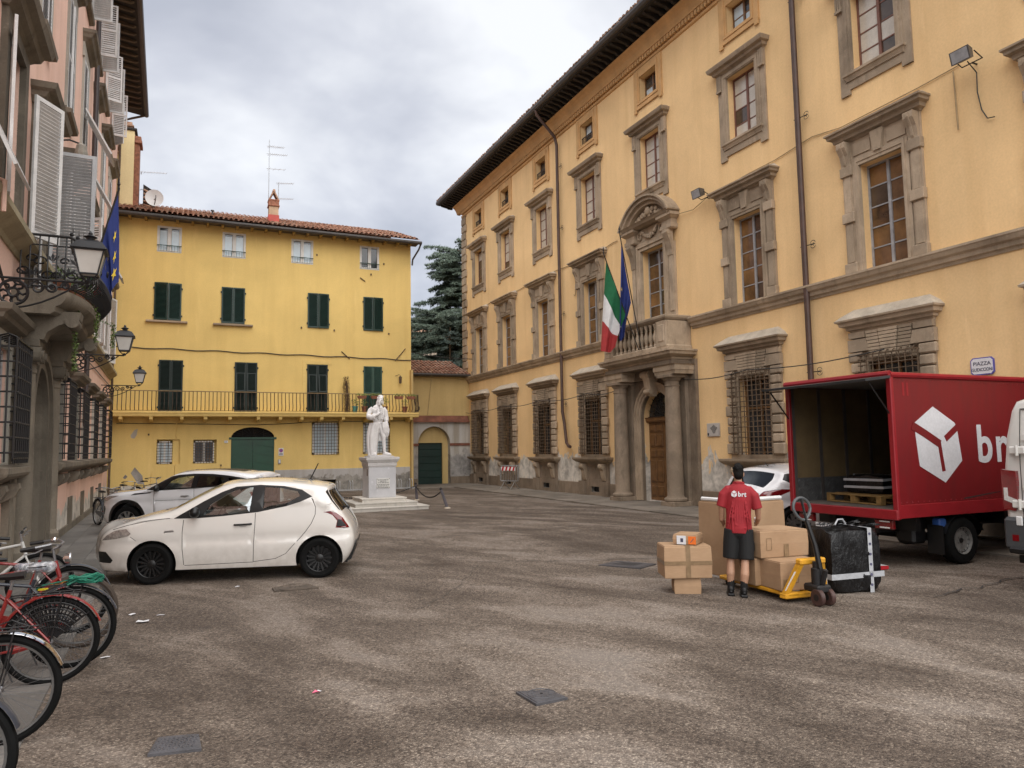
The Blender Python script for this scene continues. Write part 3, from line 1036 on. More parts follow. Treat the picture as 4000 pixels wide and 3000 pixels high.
# door: two leaves with panels, transom, fanlight
for s in (-1, 1):
    d = G().box(*sorted((s * .005, s * .9)), .2, .27, .06, 2.72)
    mk('door_leaf', d, WOOD_DOOR, por)
    for z0, z1 in ((.2, .55), (.68, 1.42), (1.52, 1.78), (1.88, 2.3), (2.38, 2.64)):
        for x0, x1 in ((.1, .45), (.5, .82)):
            xa, xb = sorted((s * x0, s * x1))
            mk('door_panel', G().cbox(xa, xb, .165, .21, z0, z1, .02).box(xa + .05, xb - .05, .15, .17, z0 + .05, z1 - .05), WOOD_DOOR, por)
mk('door_transom', G().mould(-.9, .9, [(-.1, 2.72), (-.06, 2.76), (-.05, 2.84), (-.02, 2.88)], back=.3), WOOD_DOOR, por)
fl = G()
for k in range(13):
    a = pi * k / 12
    fl.tube([(.16 * cos(a), .16, 2.9 + .16 * sin(a)), (.86 * cos(a), .16, 2.9 + .86 * sin(a))], .012, 5)
fl.tube([(.16 * cos(pi * k / 12), .16, 2.9 + .16 * sin(pi * k / 12)) for k in range(13)], .016, 5)
for rr in (.42, .66):
    for k in range(12):
        a0 = pi * (k + .5) / 12
        fl.tube([(rr * cos(a0) + .06 * cos(t), .15, 2.9 + rr * sin(a0) + .06 * sin(t)) for t in [j * pi / 4 for j in range(9)]], .007, 4)
mk('fanlight_grille', fl, IRON_BK, por)
mk('fanlight_glass', G().box(-.9, .9, .22, .24, 2.86, 3.78), PANE_DARK, por)
# portal window with segmental pediment
pw = G()
a = wall_geo(rect(-.92, .92, 6.05, 8.98), [rect(-.66, .66, 6.2, 8.68)], .12)
pw.merge(a, lambda x, y, z: (x, y - .12, z))
for s in (-.92, .92):
    pw.add([(s, -.12, 6.0), (s, 0, 6.0), (s, 0, 8.98), (s, -.12, 8.98)], [(0, 1, 2, 3)])
pw.box(-.86, -.78, -.16, -.11, 6.05, 8.88).box(.78, .86, -.16, -.11, 6.05, 8.88).box(-.78, .78, -.16, -.11, 8.8, 8.88)
pw.box(-.98, .98, -.1, 0, 8.98, 9.5)
for s in (-1, 1):
    pw.box(*sorted((s * .92, s * 1.22)), -.09, 0, 6.02, 8.6).box(*sorted((s * .97, s * 1.17)), -.12, -.08, 6.3, 8.2)
pwin = mk('pediment_window', pw, STONE, pal, (px, 0, 0))
place_casement(pwin, 'casement', .66, 6.2, 8.68, 5, .22, FRAME_GREY, [PANE_BROWN, PB2, PB3])
for s in (-1, 1):
    c_ = G().prism([(-.08, 8.1), (-.14, 8.15), (-.16, 8.35), (-.22, 8.6), (-.34, 8.85), (-.34, 8.98), (-.08, 8.98)], s * 1.07 - .13, s * 1.07 + .13, 'x')
    c_.lathe([(.07, s * 1.07 - .15), (.07, s * 1.07 + .15)], -.28, 8.88, 10, 'x')
    mk('bracket', c_, STONE, pwin)
    mk('pediment_block', G().cornice(s * 1.07, .16, [(.1, 8.98), (.14, 9.02), (.14, 9.14), (.1, 9.16), (.1, 9.3), (.16, 9.34), (.2, 9.38), (.24, 9.4), (.24, 9.5)], yb=-.14, back=.14), STONE, pwin)
mk('pediment_base', G().cornice(0, 1.15, [(.1, 9.44), (.2, 9.48), (.26, 9.5), (.3, 9.56), (.34, 9.6)], yb=-.14, back=.14), STONE, pwin)
ped = G()
n = 18
R, zc = 1.72, 8.62
a0 = math.acos(1.5 / R)
for rr0, rr1, y0 in ((R - .3, R - .18, -.3), (R - .18, R - .06, -.42), (R - .06, R, -.5)):
    ped.ring_loft([[(r * cos(t), y, zc + .1 + r * sin(t)) for r, y in ((rr0, .02), (rr0, y0), (rr1, y0), (rr1, .02))] for t in [a0 + (pi - 2 * a0) * i / n for i in range(n + 1)]])
mk('segmental_pediment', ped, STONE, pwin, smooth=True, angle=30)
mk('pediment_field', G().prism([(1.3 * cos(t) * 1.0, zc + .1 + (R - .26) * sin(t)) for t in [a0 + (pi - 2 * a0) * i / n for i in range(n + 1)]], -.14, .0), STONE_D, pwin)
orn = G()
for k in range(26):
    t = k / 25
    x = -.75 + 1.5 * t
    orn.sphere((x + random.uniform(-.04, .04), -.16, 9.72 + .3 * sin(pi * t) * random.uniform(.3, 1) + random.uniform(-.02, .05)), random.uniform(.04, .09), 7, 5, (1, .7, 1))
orn.sphere((0, -.2, 9.95), .14, 8, 6, (1, .7, 1.1))
mk('carved_ornament', orn, STONE, pwin, smooth=True)
gar = G()
for k in range(30):
    t = k / 29
    gar.sphere((-.45 + .9 * t, -.15 + random.uniform(-.03, 0), 9.3 - .22 * sin(pi * t) + random.uniform(-.04, .04)), random.uniform(.035, .07), 7, 5)
for s in (-1, 1):
    gar.tube([(s * (.62 + .1 * cos(t)), -.14, 9.2 + .16 * sin(t) * (1 - t / 14)) for t in [j * .5 for j in range(14)]], .03, 6)
mk('carved_garland', gar, STONE, pwin, smooth=True)

# ---- rainwater pipes
dp = G().tube([(-26.9, -1.15, 16.35), (-26.9, -1.1, 16.1), (-26.9, -.25, 15.25), (-26.9, -.16, 14.9), (-26.9, -.16, 3.4), (-26.75, -.16, 2.9), (-26.6, -.16, 2.1), (-26.35, -.2, 1.95), (-26.15, -.24, 1.93)], .065, 10)
mk('drainpipe', dp, PIPE_BR, pal, smooth=True)
dp = G().tube([(-13.62, -.16, 16.2), (-13.62, -.16, .3)], .075, 10)
mk('drainpipe', dp, PIPE_BR, pal, smooth=True)
hk = G()
hk.tube([(-.12, -.16, 0), (.3, -.1, 0)], .012, 5)
hk.tube([(.22 + .09 * cos(t) * (1 - t / 9), -.1, .04 + .07 * sin(t) * (1 - t / 9)) for t in [j * .5 for j in range(14)]], .008, 4)
hk.tube([(.22 + .09 * cos(t) * (1 - t / 9), -.1, -.04 - .07 * sin(t) * (1 - t / 9)) for t in [j * .5 for j in range(14)]], .008, 4)
M_hk = mkmesh('pipe_clamp', hk, IRON_BK)
for x, zz in ((-26.9, 13.9), (-26.9, 11.2), (-26.9, 7.5), (-26.9, 3.7), (-13.62, 10.35), (-13.62, 6.95), (-13.62, 3.7), (-13.62, 13.6)):
    mk('pipe_clamp', M_hk, None, pal, (x, 0, zz))
# ---- cables along the facade
cb = G()
pts = []
xs = [-38.5, -36.45, -32.8, -28.73, -24.57, -22.2]
for i in range(len(xs) - 1):
    for j in range(8):
        t = j / 8
        pts.append((xs[i] + (xs[i + 1] - xs[i]) * t, -.3 if 0 < i else -.2, 3.98 - .12 * sin(pi * t)))
cb.tube(pts, .014, 5)
xs = [-18.6, -15.76, -11.36]
pts = [(xs[i] + (xs[i + 1] - xs[i]) * j / 8, -.3, 3.98 - .1 * sin(pi * j / 8)) for i in range(2) for j in range(9)]
cb.tube(pts, .014, 5)
mk('facade_cable', cb, CABLE, pal)
cb = G()
pts = []
xs = [-35.3, -33.9, -31.6, -29.9, -27.5, -25.8, -23.3, -22.3]
for i in range(len(xs) - 1):
    for j in range(4):
        pts.append((xs[i] + (xs[i + 1] - xs[i]) * j / 4, -.03, 9.5 + .03 * sin(i * 2 + j)))
cb.tube(pts, .014, 5)
cb.tube([(-18.9, -.1, 9.4), (-18.1, -.05, 9.32), (-17.4, -.05, 9.5), (-17.0, -.05, 9.5), (-15.7, -.04, 9.6), (-14.6, -.03, 9.62), (-13.3, -.03, 9.75), (-12.4, -.03, 9.62), (-10.3, -.03, 9.65), (-9.4, -.03, 9.7)], .012, 5)
cb.tube([(-25.75, -.04, 9.4), (-25.75, -.04, 8.3), (-25.8, -.05, 8.1), (-25.9, -.05, 8.15)], .016, 5)
cb.tube([(-9.52, -.04, 9.62), (-9.5, -.04, 8.35)], .016, 5)
mk('facade_cable', cb, CABLE_L, pal)

# ---- things fixed to the facade (top level, world coordinates)
def pw_(x, y, z):      # facade frame -> world
    return (XW + y, -x, z)


def floodlight(x, zz, label):
    t = thing('floodlight', label, 'floodlight', pw_(x, 0, zz), -pi / 2, 'floodlights on the orange facade')
    b = G().ring_loft([[(-.2, -.5, -.16), (.2, -.5, -.16), (.2, -.56, .1), (-.2, -.56, .1)], [(-.12, -.28, -.06), (.12, -.28, -.06), (.12, -.3, .12), (-.12, -.3, .12)]])
    mk('lamp_housing', b, pm_once('floodlight_grey', (.09, .085, .08), .5), t)
    mk('lamp_glass', G().add([(-.17, -.506, -.14), (.17, -.506, -.14), (.17, -.563, .08), (-.17, -.563, .08)], [(0, 1, 2, 3)]), FRAME_GREY, t)
    mk('bracket', G().tube([(-.21, -.4, 0), (-.21, -.15, -.1), (.21, -.15, -.1), (.21, -.4, 0)], .014, 5).tube([(0, -.15, -.1), (0, .02, -.1)], .018, 5), IRON_BK, t)
    return t


def pm_once(name, *a, **k):
    return MATS.get(name) or pm(name, *a, **k)


floodlight(-17.35, 9.55, 'grey floodlight beside the curved pediment above the balcony')
fl2 = floodlight(-9.05, 9.65, 'grey floodlight with hanging cable high on the right of the orange facade')
mk('cable', G().tube([(0, -.3, -.1), (.02, -.06, -.3), (.0, -.05, -.7), (.06, -.05, -1.1), (.16, -.05, -1.32), (.3, -.05, -1.35)], .012, 5), CABLE, fl2)

sg = thing('street_sign', 'white oval-cornered street name sign with blue border on orange wall', 'street sign', pw_(-9.37, 0, 3.39), -pi / 2)
oc = lambda w, h, c: [(-w + c, -h), (w - c, -h), (w, -h + c), (w, h - c), (w - c, h), (-w + c, h), (-w, h - c), (-w, -h + c)]
mk('plate', G().prism(oc(.235, .175, .05), -.035, 0), pm('sign_blue', (.12, .11, .42), .4, .1), sg)
mk('face', G().prism(oc(.215, .155, .045), -.039, -.03), pm('sign_white', (.78, .76, .78), .35, .05), sg)


def text(name, body, size, mat, parent, loc, rot=(pi / 2, 0, 0), align='CENTER', sx=1.0, ext=.002):
    cu = bpy.data.curves.new(name, 'FONT')
    cu.body = body
    cu.size = size
    cu.align_x = align
    cu.align_y = 'CENTER'
    cu.extrude = ext
    tmp = bpy.data.objects.new(name, cu)
    COL.objects.link(tmp)
    dg = bpy.context.evaluated_depsgraph_get()
    me = bpy.data.meshes.new_from_object(tmp.evaluated_get(dg))
    bpy.data.objects.remove(tmp)
    me.materials.clear()
    me.materials.append(mat)
    o = bpy.data.objects.new(name, me)
    COL.objects.link(o)
    o.parent = parent
    o.location = loc
    o.rotation_euler = rot
    o.scale = (sx, 1, 1)
    return o


INK = pm('ink_dark', (.05, .05, .09), .6, .1)
text('lettering', 'PIAZZA', .105, INK, sg, (0, -.042, .05))
text('lettering', 'GUIDICCIONI', .095, INK, sg, (0, -.042, -.07), sx=.72)

pq = thing('wall_plaque', 'small grey marble plaque with dark smudge on orange wall right of the portal', 'plaque', pw_(-17.58, 0, 2.36), -pi / 2)
mk('slab', G().cbox(-.28, .28, -.045, 0, -.2, .2, .008), stonemat('plaque_marble', (.5, .46, .42), .2, .6), pq)
mk('stain', G().prism([(.14 * cos(t) * (1 + .3 * sin(3 * t)) + .04, .11 * sin(t) * (1 + .25 * cos(4 * t)) + .02) for t in [j * .26 for j in range(24)]], -.048, -.044), pm('plaque_stain', (.2, .185, .17), .9, .5, 20), pq)
mk('emblem', G().prism([(-.22 + .03 * cos(t), -.13 + .045 * sin(t)) for t in [j * .5 for j in range(13)]], -.05, -.044), IRON_BK, pq)
al = thing('wall_alarm', 'small red and white alarm box on wall left of the portal', 'alarm box', pw_(-22.98, 0, 2.05), -pi / 2)
mk('case', G().cbox(-.06, .06, -.08, 0, -.09, .09, .01), pm('alarm_red', (.5, .04, .03), .4, .1), al)
mk('front', G().cbox(-.045, .03, -.086, -.07, -.05, .05, .005), WHITEPL, al)
# ================================================================== yellow house (back)
YF = 35.5
yh = thing('yellow_house', 'yellow plastered three-storey house with green shutters, long balcony and tiled roof', 'building', (0, YF, 0))
XL0, XR0 = -4.6, 10.45
topw = [(-1.23, -.23), (1.48, 2.5), (4.55, 5.58), (7.84, 8.82)]
holes = [rect(a, b, 10.9, 12.09) for a, b in topw]
sh = [(-1.28, -.18), (1.49, 2.5), (5.34, 6.34), (8.02, 9.0)]
holes += [rect(a + .05, b - .05, 7.86, 9.47) for a, b in sh]
dr = [(-1.02, -.05), (2.11, 3.09), (5.34, 6.3), (8.04, 8.95)]
holes += [rect(a + .04, b - .04, 3.72, 6.0) for a, b in dr]
GX = 2.945
holes.append([(GX - .94, -.1), (GX + .94, -.1), (GX + .94, 2.58)] + [(GX + .94 * cos(pi * i / 14), 2.58 + .48 * sin(pi * i / 14)) for i in range(1, 14)] + [(GX - .94, 2.58)])
holes += [rect(-1.03, -.1, 1.45, 2.53), rect(.44, 1.4, 1.45, 2.51), rect(5.57, 6.87, 1.74, 3.28), rect(8.01, 9.36, 1.74, 3.28), rect(5.74, 6.73, .2, .56)]
g = wall_geo(rect(XL0, XR0, -.3, 12.35), holes, .22)
g.add([(XR0, 0, -.3), (XR0, 9, -.3), (XR0, 9, 12.35), (XR0, 0, 12.35)], [(0, 1, 2, 3)])
g.add([(XL0, 0, -.3), (XL0, 9, -.3), (XL0, 9, 12.35), (XL0, 0, 12.35)], [(0, 1, 2, 3)])
g.add([(XL0, 9, -.3), (XR0, 9, -.3), (XR0, 9, 12.35), (XL0, 9, 12.35)], [(0, 1, 2, 3)])
g.add([(XL0, .24, -.3), (XR0, .24, -.3), (XR0, .24, 12.35), (XL0, .24, 12.35)], [(0, 1, 2, 3)])
mk('wall', g, PLA_YELLOW, yh, fix=False)
# raised render around the third balcony door and the slight battered foot
mk('render_panel', G().prism([(5.12, 3.7), (5.30, 3.7), (5.30, 6.06), (6.5, 6.06), (6.45, 6.24), (5.12, 6.26)], -.02, .01), PLA_YELLOW, yh)
mk('plinth', wall_geo(rect(GX + .98, XR0 + .03, -.1, 1.06), [rect(5.74, 6.73, .2, .56)], .05).xf(lambda x, y, z: (x, y - .035, z)).add([(GX + .98, -.035, 1.06), (XR0 + .03, -.035, 1.06), (XR0 + .03, 0.01, 1.075), (GX + .98, 0.01, 1.075)], [(0, 1, 2, 3)]), PLINTH, yh, fix=False)
mk('cellar_opening', G().box(5.74, 6.73, .12, .14, .2, .56), DARK, yh)
# patches where the render has fallen
for pts in ([(-2.05, 2.72), (-1.9, 2.95), (-1.78, 3.0), (-1.82, 2.72), (-1.9, 2.58), (-2.02, 2.6)], [(-2.0, 1.1), (-1.85, 1.35), (-1.7, 1.15), (-1.55, .98), (-1.5, .6), (-1.72, .62), (-1.85, .85)], [(-2.3, .9), (-2.2, 1.05), (-2.12, .95), (-2.2, .85)]):
    mk('bare_render_patch', G().prism(pts, -.004, .002), PLA_GREY, yh)

# top windows: white frames, light curtains, small rail
for a, b in topw:
    xc, wd = (a + b) / 2, (b - a) / 2
    f = G().box(-wd, -wd + .1, .02, .09, 10.9, 12.09).box(wd - .1, wd, .02, .09, 10.9, 12.09).box(-.075, .075, .01, .09, 10.9, 12.0).box(-wd + .1, wd - .1, .02, .09, 12.0, 12.09).box(-wd + .1, wd - .1, .02, .09, 10.9, 11.0)
    wn = mk('window', f, FRAME_WHITE, yh, (xc, 0, 0))
    last = a > 7
    for s in (-1, 1):
        x0, x1 = sorted((s * .085, s * (wd - .11)))
        mk('pane', G().box(x0, x1, .075, .085, 11.0, 11.9), PANE_DARK if last else PANE_BLUE, wn)
        mk('pane', G().box(x0, x1, .07, .08, 11.9, 12.0), PANE_DARK, wn)
    r = G().tube([(-wd, -.04, 11.2), (wd, -.04, 11.2)], .018, 6).tube([(-wd, -.04, 10.94), (wd, -.04, 10.94)], .008, 5)
    for k in range(9):
        r.tube([(-wd + .06 + k * (2 * wd - .12) / 8, -.04, 10.94), (-wd + .06 + k * (2 * wd - .12) / 8, -.04, 11.2)], .006, 4)
    mk('window_rail', r, SH_GREEN2, wn)

# louvred shutters
slat_cache = {}


def shutter_leaf(parent, x0, x1, z0, z1, y, mat, ang=0.0, hinge=0, pitch=.052, rail=.06, mids=(), objs=True, flap=None, name='shutter'):
    """one leaf: frame + slats, hinged at x0 (hinge 0) or x1 (1), swung out by ang. leaf local x from the hinge"""
    w = x1 - x0
    s = 1 if hinge == 0 else -1
    f = G()
    X = lambda a, b: sorted((s * a, s * b))
    f.box(*X(0, rail), -.02, .02, z0, z1).box(*X(w - rail, w), -.02, .02, z0, z1)
    f.box(*X(rail, w - rail), -.02, .02, z0, z0 + rail * 1.3).box(*X(rail, w - rail), -.02, .02, z1 - rail, z1)
    zs = [z0 + rail * 1.3] + [q for q in mids] + [z1 - rail]
    for q in mids:
        f.box(*X(rail, w - rail), -.02, .02, q - rail / 2, q + rail / 2)
    leaf = mk(name, f, mat, parent, (x0 if hinge == 0 else x1, y, 0))
    leaf.rotation_euler = (0, 0, -s * ang)
    key = (round(w, 3), rail, pitch, s, mat.name)
    if key not in slat_cache:
        gs = G()
        t = .006
        xa, xb = X(rail + .002, w - rail - .002)
        gs.add([(xa, -.017, 0), (xb, -.017, 0), (xb, .017, pitch * .62), (xa, .017, pitch * .62), (xa, -.017, -t), (xb, -.017, -t), (xb, .017, pitch * .62 - t), (xa, .017, pitch * .62 - t)],
               [(0, 1, 2, 3), (4, 7, 6, 5), (0, 4, 5, 1), (3, 2, 6, 7)])
        slat_cache[key] = gs
    gs = slat_cache[key]
    allz = []
    for i in range(len(zs) - 1):
        a = zs[i] + (rail / 2 if i > 0 else 0)
        b = zs[i + 1] - (rail / 2 if i < len(zs) - 2 else 0)
        n = int((b - a) / pitch)
        allz += [a + (k + .08) * (b - a) / n for k in range(n)]
    if objs:
        me = slat_cache.get(('m',) + key)
        if me is None:
            me = slat_cache[('m',) + key] = mkmesh('slat', gs, mat)
        for zz in allz:
            mk('slat', me, None, leaf, (0, 0, zz))
    else:
        ga = G()
        for zz in allz:
            ga.merge(gs, lambda x, y, z, zz=zz: (x, y, z + zz))
        mk('slats', ga, mat, leaf)
    return leaf


SH_DKG = pm('shutter_dark_green', (.005, .016, .012), .5, .2, 4)
ang1 = [(.16, .10), (.0, .0), (.06, .10), (.05, .10)]
for i, (a, b) in enumerate(sh):
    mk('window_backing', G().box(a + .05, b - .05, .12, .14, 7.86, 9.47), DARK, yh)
    mk('window_frame', G().box((a + b) / 2 - .05, (a + b) / 2 + .05, .04, .1, 7.86, 9.47), FRAME_WHITE, yh)
    xm = (a + b) / 2
    shutter_leaf(yh, a, xm - .004, 7.82, 9.5, -.025, SH_GREEN, ang1[i][0], 0, objs=True)
    shutter_leaf(yh, xm + .004, b, 7.82, 9.5, -.025, SH_GREEN, ang1[i][1], 1, objs=(i < 3))
for a, b in ((-1.59, .09), (1.15, 2.86)):
    mk('window_sill', G().cbox(a, b, -.16, .01, 7.70, 7.79, .015), STONE, yh)
for i, (a, b) in enumerate(dr):
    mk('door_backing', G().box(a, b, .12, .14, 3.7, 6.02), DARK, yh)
    xm = (a + b) / 2
    mt = SH_GREEN2 if i == 3 else SH_DKG
    shutter_leaf(yh, a, xm - .004, 3.74, 6.04, -.025, mt, 0, 0, mids=(4.72,), objs=False)
    shutter_leaf(yh, xm + .004, b, 3.74, 6.04, -.025, mt, 0, 1, mids=(4.72,), objs=False)
    if i in (1, 2):   # lower flaps pushed out at the bottom
        for x0, x1 in ((a + .06, xm - .05), (xm + .05, b - .06)):
            lf = shutter_leaf(yh, x0, x1, -.86, 0, -.05, mt, 0, 0, rail=.035, objs=False, name='shutter_flap')
            lf.location = (x0, -.055, 5.55)
            lf.rotation_euler = (-.13 if i == 1 else -.2, 0, 0)
# hinges
hg = G()
for a, b in sh + dr:
    z0, z1 = (7.82, 9.5) if (a, b) in sh else (3.74, 6.04)
    for zz in (z0 + .2, z1 - .25):
        for x in (a - .02, b + .02):
            hg.box(x - .025, x + .025, -.05, -.02, zz - .04, zz + .04)
mk('shutter_hinges', hg, IRON_BK, yh)

# balcony
bal = mk('balcony', G().mould(-2.9, XR0 + .12, [(.86, 3.5), (.9, 3.52), (.92, 3.6), (.95, 3.66), (.95, 3.7), (.9, 3.72)]), PLA_YELLOW, yh)
M_corb = mkmesh('corbel', G().prism([(-.88, 3.5), (-.84, 3.38), (-.3, 3.3), (.0, 3.3), (0, 3.5)], -.07, .07, 'x'), PLA_YELLOW)
for x in (-2.4, -1.25, -.05, .9, 1.9, 3.1, 4.05, 5.0, 5.9, 6.9, 8.1, 9.2, 10.2):
    mk('corbel', M_corb, None, bal, (x, 0, 0))
ra = G().tube([(-2.9, -.86, 4.6), (10.55, -.86, 4.6), (10.55, 0, 4.6)], .022, 6).tube([(-2.9, -.86, 3.76), (10.55, -.86, 3.76), (10.55, 0, 3.76)], .012, 5)
rail_o = mk('balcony_railing', ra, IRON_TAN, yh)
pb = G()
pb.tube([(0, 0, 3.76), (0, -.02, 3.8), (0, -.10, 3.88), (0, -.11, 3.98), (0, -.05, 4.12), (0, -.01, 4.3), (0, 0, 4.6)], .017, 5)
M_pb = mkmesh('baluster', pb, pm('iron_rusty_dark', (.045, .03, .02), .7, .3, 8))
M_ps = mkmesh('baluster', G().tube([(0, 0, 3.76), (0, 0, 4.6)], .013, 5), IRON)
nb = 84
for k in range(nb):
    x = -2.85 + 13.4 * k / (nb - 1)
    mk('baluster', M_pb if x > -10 else M_ps, None, rail_o, (x, -.86, 0))
for k in range(4):
    o = mk('baluster', M_pb, None, rail_o, (10.55, -.18 - k * .18, 0))
    o.rotation_euler = (0, 0, pi / 2)

# garage door
gd = G()
for s in (-1, 1):
    gd.box(*sorted((s * .003, s * .93)), .03, .09, -.05, 2.5)
gdo = mk('garage_door', gd, DOOR_GREEN, yh, (GX, 0, 0))
for k in range(9):
    zz = .05 + k * .41
    for s in (-1, 1):
        z0, z1 = zz, zz + .22
        pts = [(s * .01, z1), (s * .92, z0), (s * .92, z0 + .39), (s * .01, z1 + .39)]
        pts = [(x, min(max(z, -.03), 2.46)) for x, z in pts]
        if abs(pts[2][1] - pts[1][1]) < .02 and abs(pts[3][1] - pts[0][1]) < .02:
            continue
        mk('door_plank', G().prism(pts, .008, .031), DOOR_GREEN, gdo)
mk('door_lintel', G().box(-1.03, 1.03, -.03, .1, 2.5, 2.6), DOOR_GREEN, gdo)
fa = G()
for k in range(13):
    a = pi * k / 12
    fa.tube([(.1 * cos(a), .05, 2.6 + .06 * sin(a)), (.93 * cos(a), .05, 2.6 + .46 * sin(a))], .01, 4)
for x in (-.45, 0, .45):
    fa.tube([(x, .04, 2.6), (x, .04, 3.02)], .012, 4)
mk('fanlight_grille', fa, IRON_BK, gdo)
mk('fanlight_glass', G().box(-.94, .94, .18, .2, 2.58, 3.08), DARK, gdo)

# ground-floor windows
def small_window(x0, x1, z0, z1, grid, fmat, pmat):
    wn = mk('window', G().box(x0, x0 + .07, .1, .15, z0, z1).box(x1 - .07, x1, .1, .15, z0, z1).box(x0, x1, .1, .15, z1 - .07, z1).box(x0, x1, .1, .15, z0, z0 + .06).box((x0 + x1) / 2 - .04, (x0 + x1) / 2 + .04, .09, .15, z0, z1), fmat, yh)
    for a, b in ((x0 + .07, (x0 + x1) / 2 - .04), ((x0 + x1) / 2 + .04, x1 - .07)):
        mk('pane', G().box(a, b, .12, .13, z0 + .06, z1 - .07), pmat, wn)
    gr = G()
    nx, nz, yy = grid
    for k in range(nx):
        x = x0 + (k + .5) * (x1 - x0) / nx
        gr.tube([(x, yy, z0 - .02), (x, yy, z1 + .02)], .011, 4)
    for k in range(nz):
        zz = z0 + (k + .5) * (z1 - z0) / nz
        gr.tube([(x0 - .03, yy - .012, zz), (x1 + .03, yy - .012, zz)], .011, 4)
    mk('window_grille', gr, IRON, wn)


small_window(.46, 1.3, 1.47, 2.45, (7, 8, .04), FRAME_WHITE, PANE_DARK)
small_window(-1.0, -.42, 1.47, 2.45, (2, 8, .04), FRAME_WHITE, PANE_BLUE)
mk('window_infill', G().box(-.4, -.1, .1, .2, 1.45, 2.53), PLA_YELLOW, yh)
for a, b in ((5.62, 6.82), (8.06, 9.31)):
    small_window(a, b, 1.76, 3.26, (9, 10, -.09), FRAME_WHITE, PANE_BLUE)
sh_gr = pm('inner_curtain', (.5, .49, .45), .8, .15)

# eaves, roof, gutter
raf = G().box(-.05, .05, -.62, .05, 12.22, 12.33)
M_r = mkmesh('rafter', raf, pm('yellow_painted_wood', (.36, .23, .07), .8, .2))
for k in range(24):
    mk('rafter', M_r, None, yh, (-4.2 + k * .63, 0, 0))
mk('eave_board', G().box(XL0, XR0 + .3, -.7, .1, 12.33, 12.37), pm('eave_grey_brown', (.13, .10, .07), .8, .25), yh)
gt = G().prism([(-.68, 12.26), (-.74, 12.22), (-.81, 12.22), (-.86, 12.28), (-.86, 12.36), (-.68, 12.36)], XL0, XR0 + .35, 'x')
mk('gutter', gt, GUTTER, yh)
mk('drainpipe', G().tube([(XR0 + .3, -.77, 12.22), (XR0 + .25, -.6, 12.0), (XR0 + .08, -.1, 11.6), (XR0 + .06, -.06, 11.3)], .045, 8), GUTTER, yh, smooth=True)
SL = .36
def roofz(y):
    return 12.42 + (y + .84) * SL
rt = G()
rng = random.Random(11)
for k in range(72):
    x = XL0 + .05 + k * .212
    n = 14
    for j in range(n):
        y0 = -.88 + j * .36 + rng.uniform(-.03, .02)
        y1 = y0 + .45
        zz = rng.uniform(-.008, .015)
        ra0, ra1 = .095, .078
        dx = rng.uniform(-.012, .012)
        r0 = [(x + dx + ra0 * cos(pi * i / 5), y0, roofz(y0) + .045 + zz + ra0 * .8 * sin(pi * i / 5)) for i in range(6)]
        r1 = [(x + ra1 * cos(pi * i / 5), y1, roofz(y1) + .02 + zz + ra1 * .8 * sin(pi * i / 5)) for i in range(6)]
        r0b = [(p[0] * .0 + (x + dx + (ra0 - .016) * cos(pi * i / 5)), p[1], roofz(y0) + .045 + zz + (ra0 - .016) * .8 * sin(pi * i / 5)) for i, p in enumerate(r0)]
        rt.ring_loft([r0b, r0, r1], cap=False, closed=False)
    rt.add([(x + .03, -.86, roofz(-.86) + .02), (x + .18, -.86, roofz(-.86) + .02), (x + .18, 4.5, roofz(4.5) + .0), (x + .03, 4.5, roofz(4.5) + .0)], [(0, 1, 2, 3)])
rt.add([(XL0, -.84, roofz(-.84)), (XR0 + .3, -.84, roofz(-.84)), (XR0 + .3, 4.5, roofz(4.5)), (XL0, 4.5, roofz(4.5))], [(0, 1, 2, 3)])
rt.add([(XL0, 10, roofz(-1)), (XR0 + .3, 10, roofz(-1)), (XR0 + .3, 4.5, roofz(4.5)), (XL0, 4.5, roofz(4.5))], [(0, 1, 2, 3)])
ROOF_T = newmat('old_roof_tiles')
_m, _t, _b = ROOF_T
_p = _t.pos()
_c = _t.ramp(_t.voro(_t.vscale(_p, (4.7, 2.6, 2.6)), 1.0, 'F1', 'Color'), [(0, (.2, .09, .055)), (.4, (.30, .13, .075)), (.7, (.38, .19, .12)), (1, (.42, .30, .22))])
_c = _t.mix(_t.ramp(_t.noise(_p, 3.0, 6, .7), [(.5, 0.0), (.66, .8)]), _c, (.2, .175, .14))
_t.put(_b.inputs['Base Color'], _c)
_b.inputs['Roughness'].default_value = .9
ROOF_T = _m
stuff(mk('roof_tiles', rt, ROOF_T, yh, smooth=True))
# wall cables and loose irons
cb = G()
pts = [(-2.9 + 13.35 * k / 40, -.03, 6.55 - .13 * (k / 40) + .025 * sin(k * 1.1)) for k in range(41)]
cb.tube(pts, .022, 5)
cb.tube([(-2.6, -.03, 3.24), (1, -.03, 3.2), (3.0, -.03, 3.16), (4.5, -.03, 3.22), (5.6, -.03, 3.3), (10.2, -.03, 3.36)], .014, 5)
mk('wall_cable', cb, CABLE, yh)
ir = G()
for x0, z0, x1, z1 in ((6.95, 6.72, 7.35, 6.38), (9.62, 6.36, 10.15, 7.0), (7.85, 10.45, 8.1, 10.28)):
    ir.tube([(x0, -.04, z0), (x1, -.04, z1)], .022, 5)
for x, zz in ((8.4, 10.66), (5.05, 7.8), (6.6, 7.75), (9.3, 7.72), (9.05, 11.25), (5.75, 11.4), (1.6, 1.35), (-1.35, 2.75)):
    ir.box(x - .03, x + .03, -.05, 0, zz - .04, zz + .04)
mk('wall_irons', ir, IRON, yh)
mk('wall_pipe', G().tube([(-.25, -.03, 3.3), (-.25, -.03, 2.6)], .02, 5).tube([(-.27, -.03, 1.42), (-.27, -.03, .0)], .02, 5).tube([(-1.2, -.02, 1.1), (-1.2, -.02, 0.0)], .018, 5), PLA_YELLOW, yh)

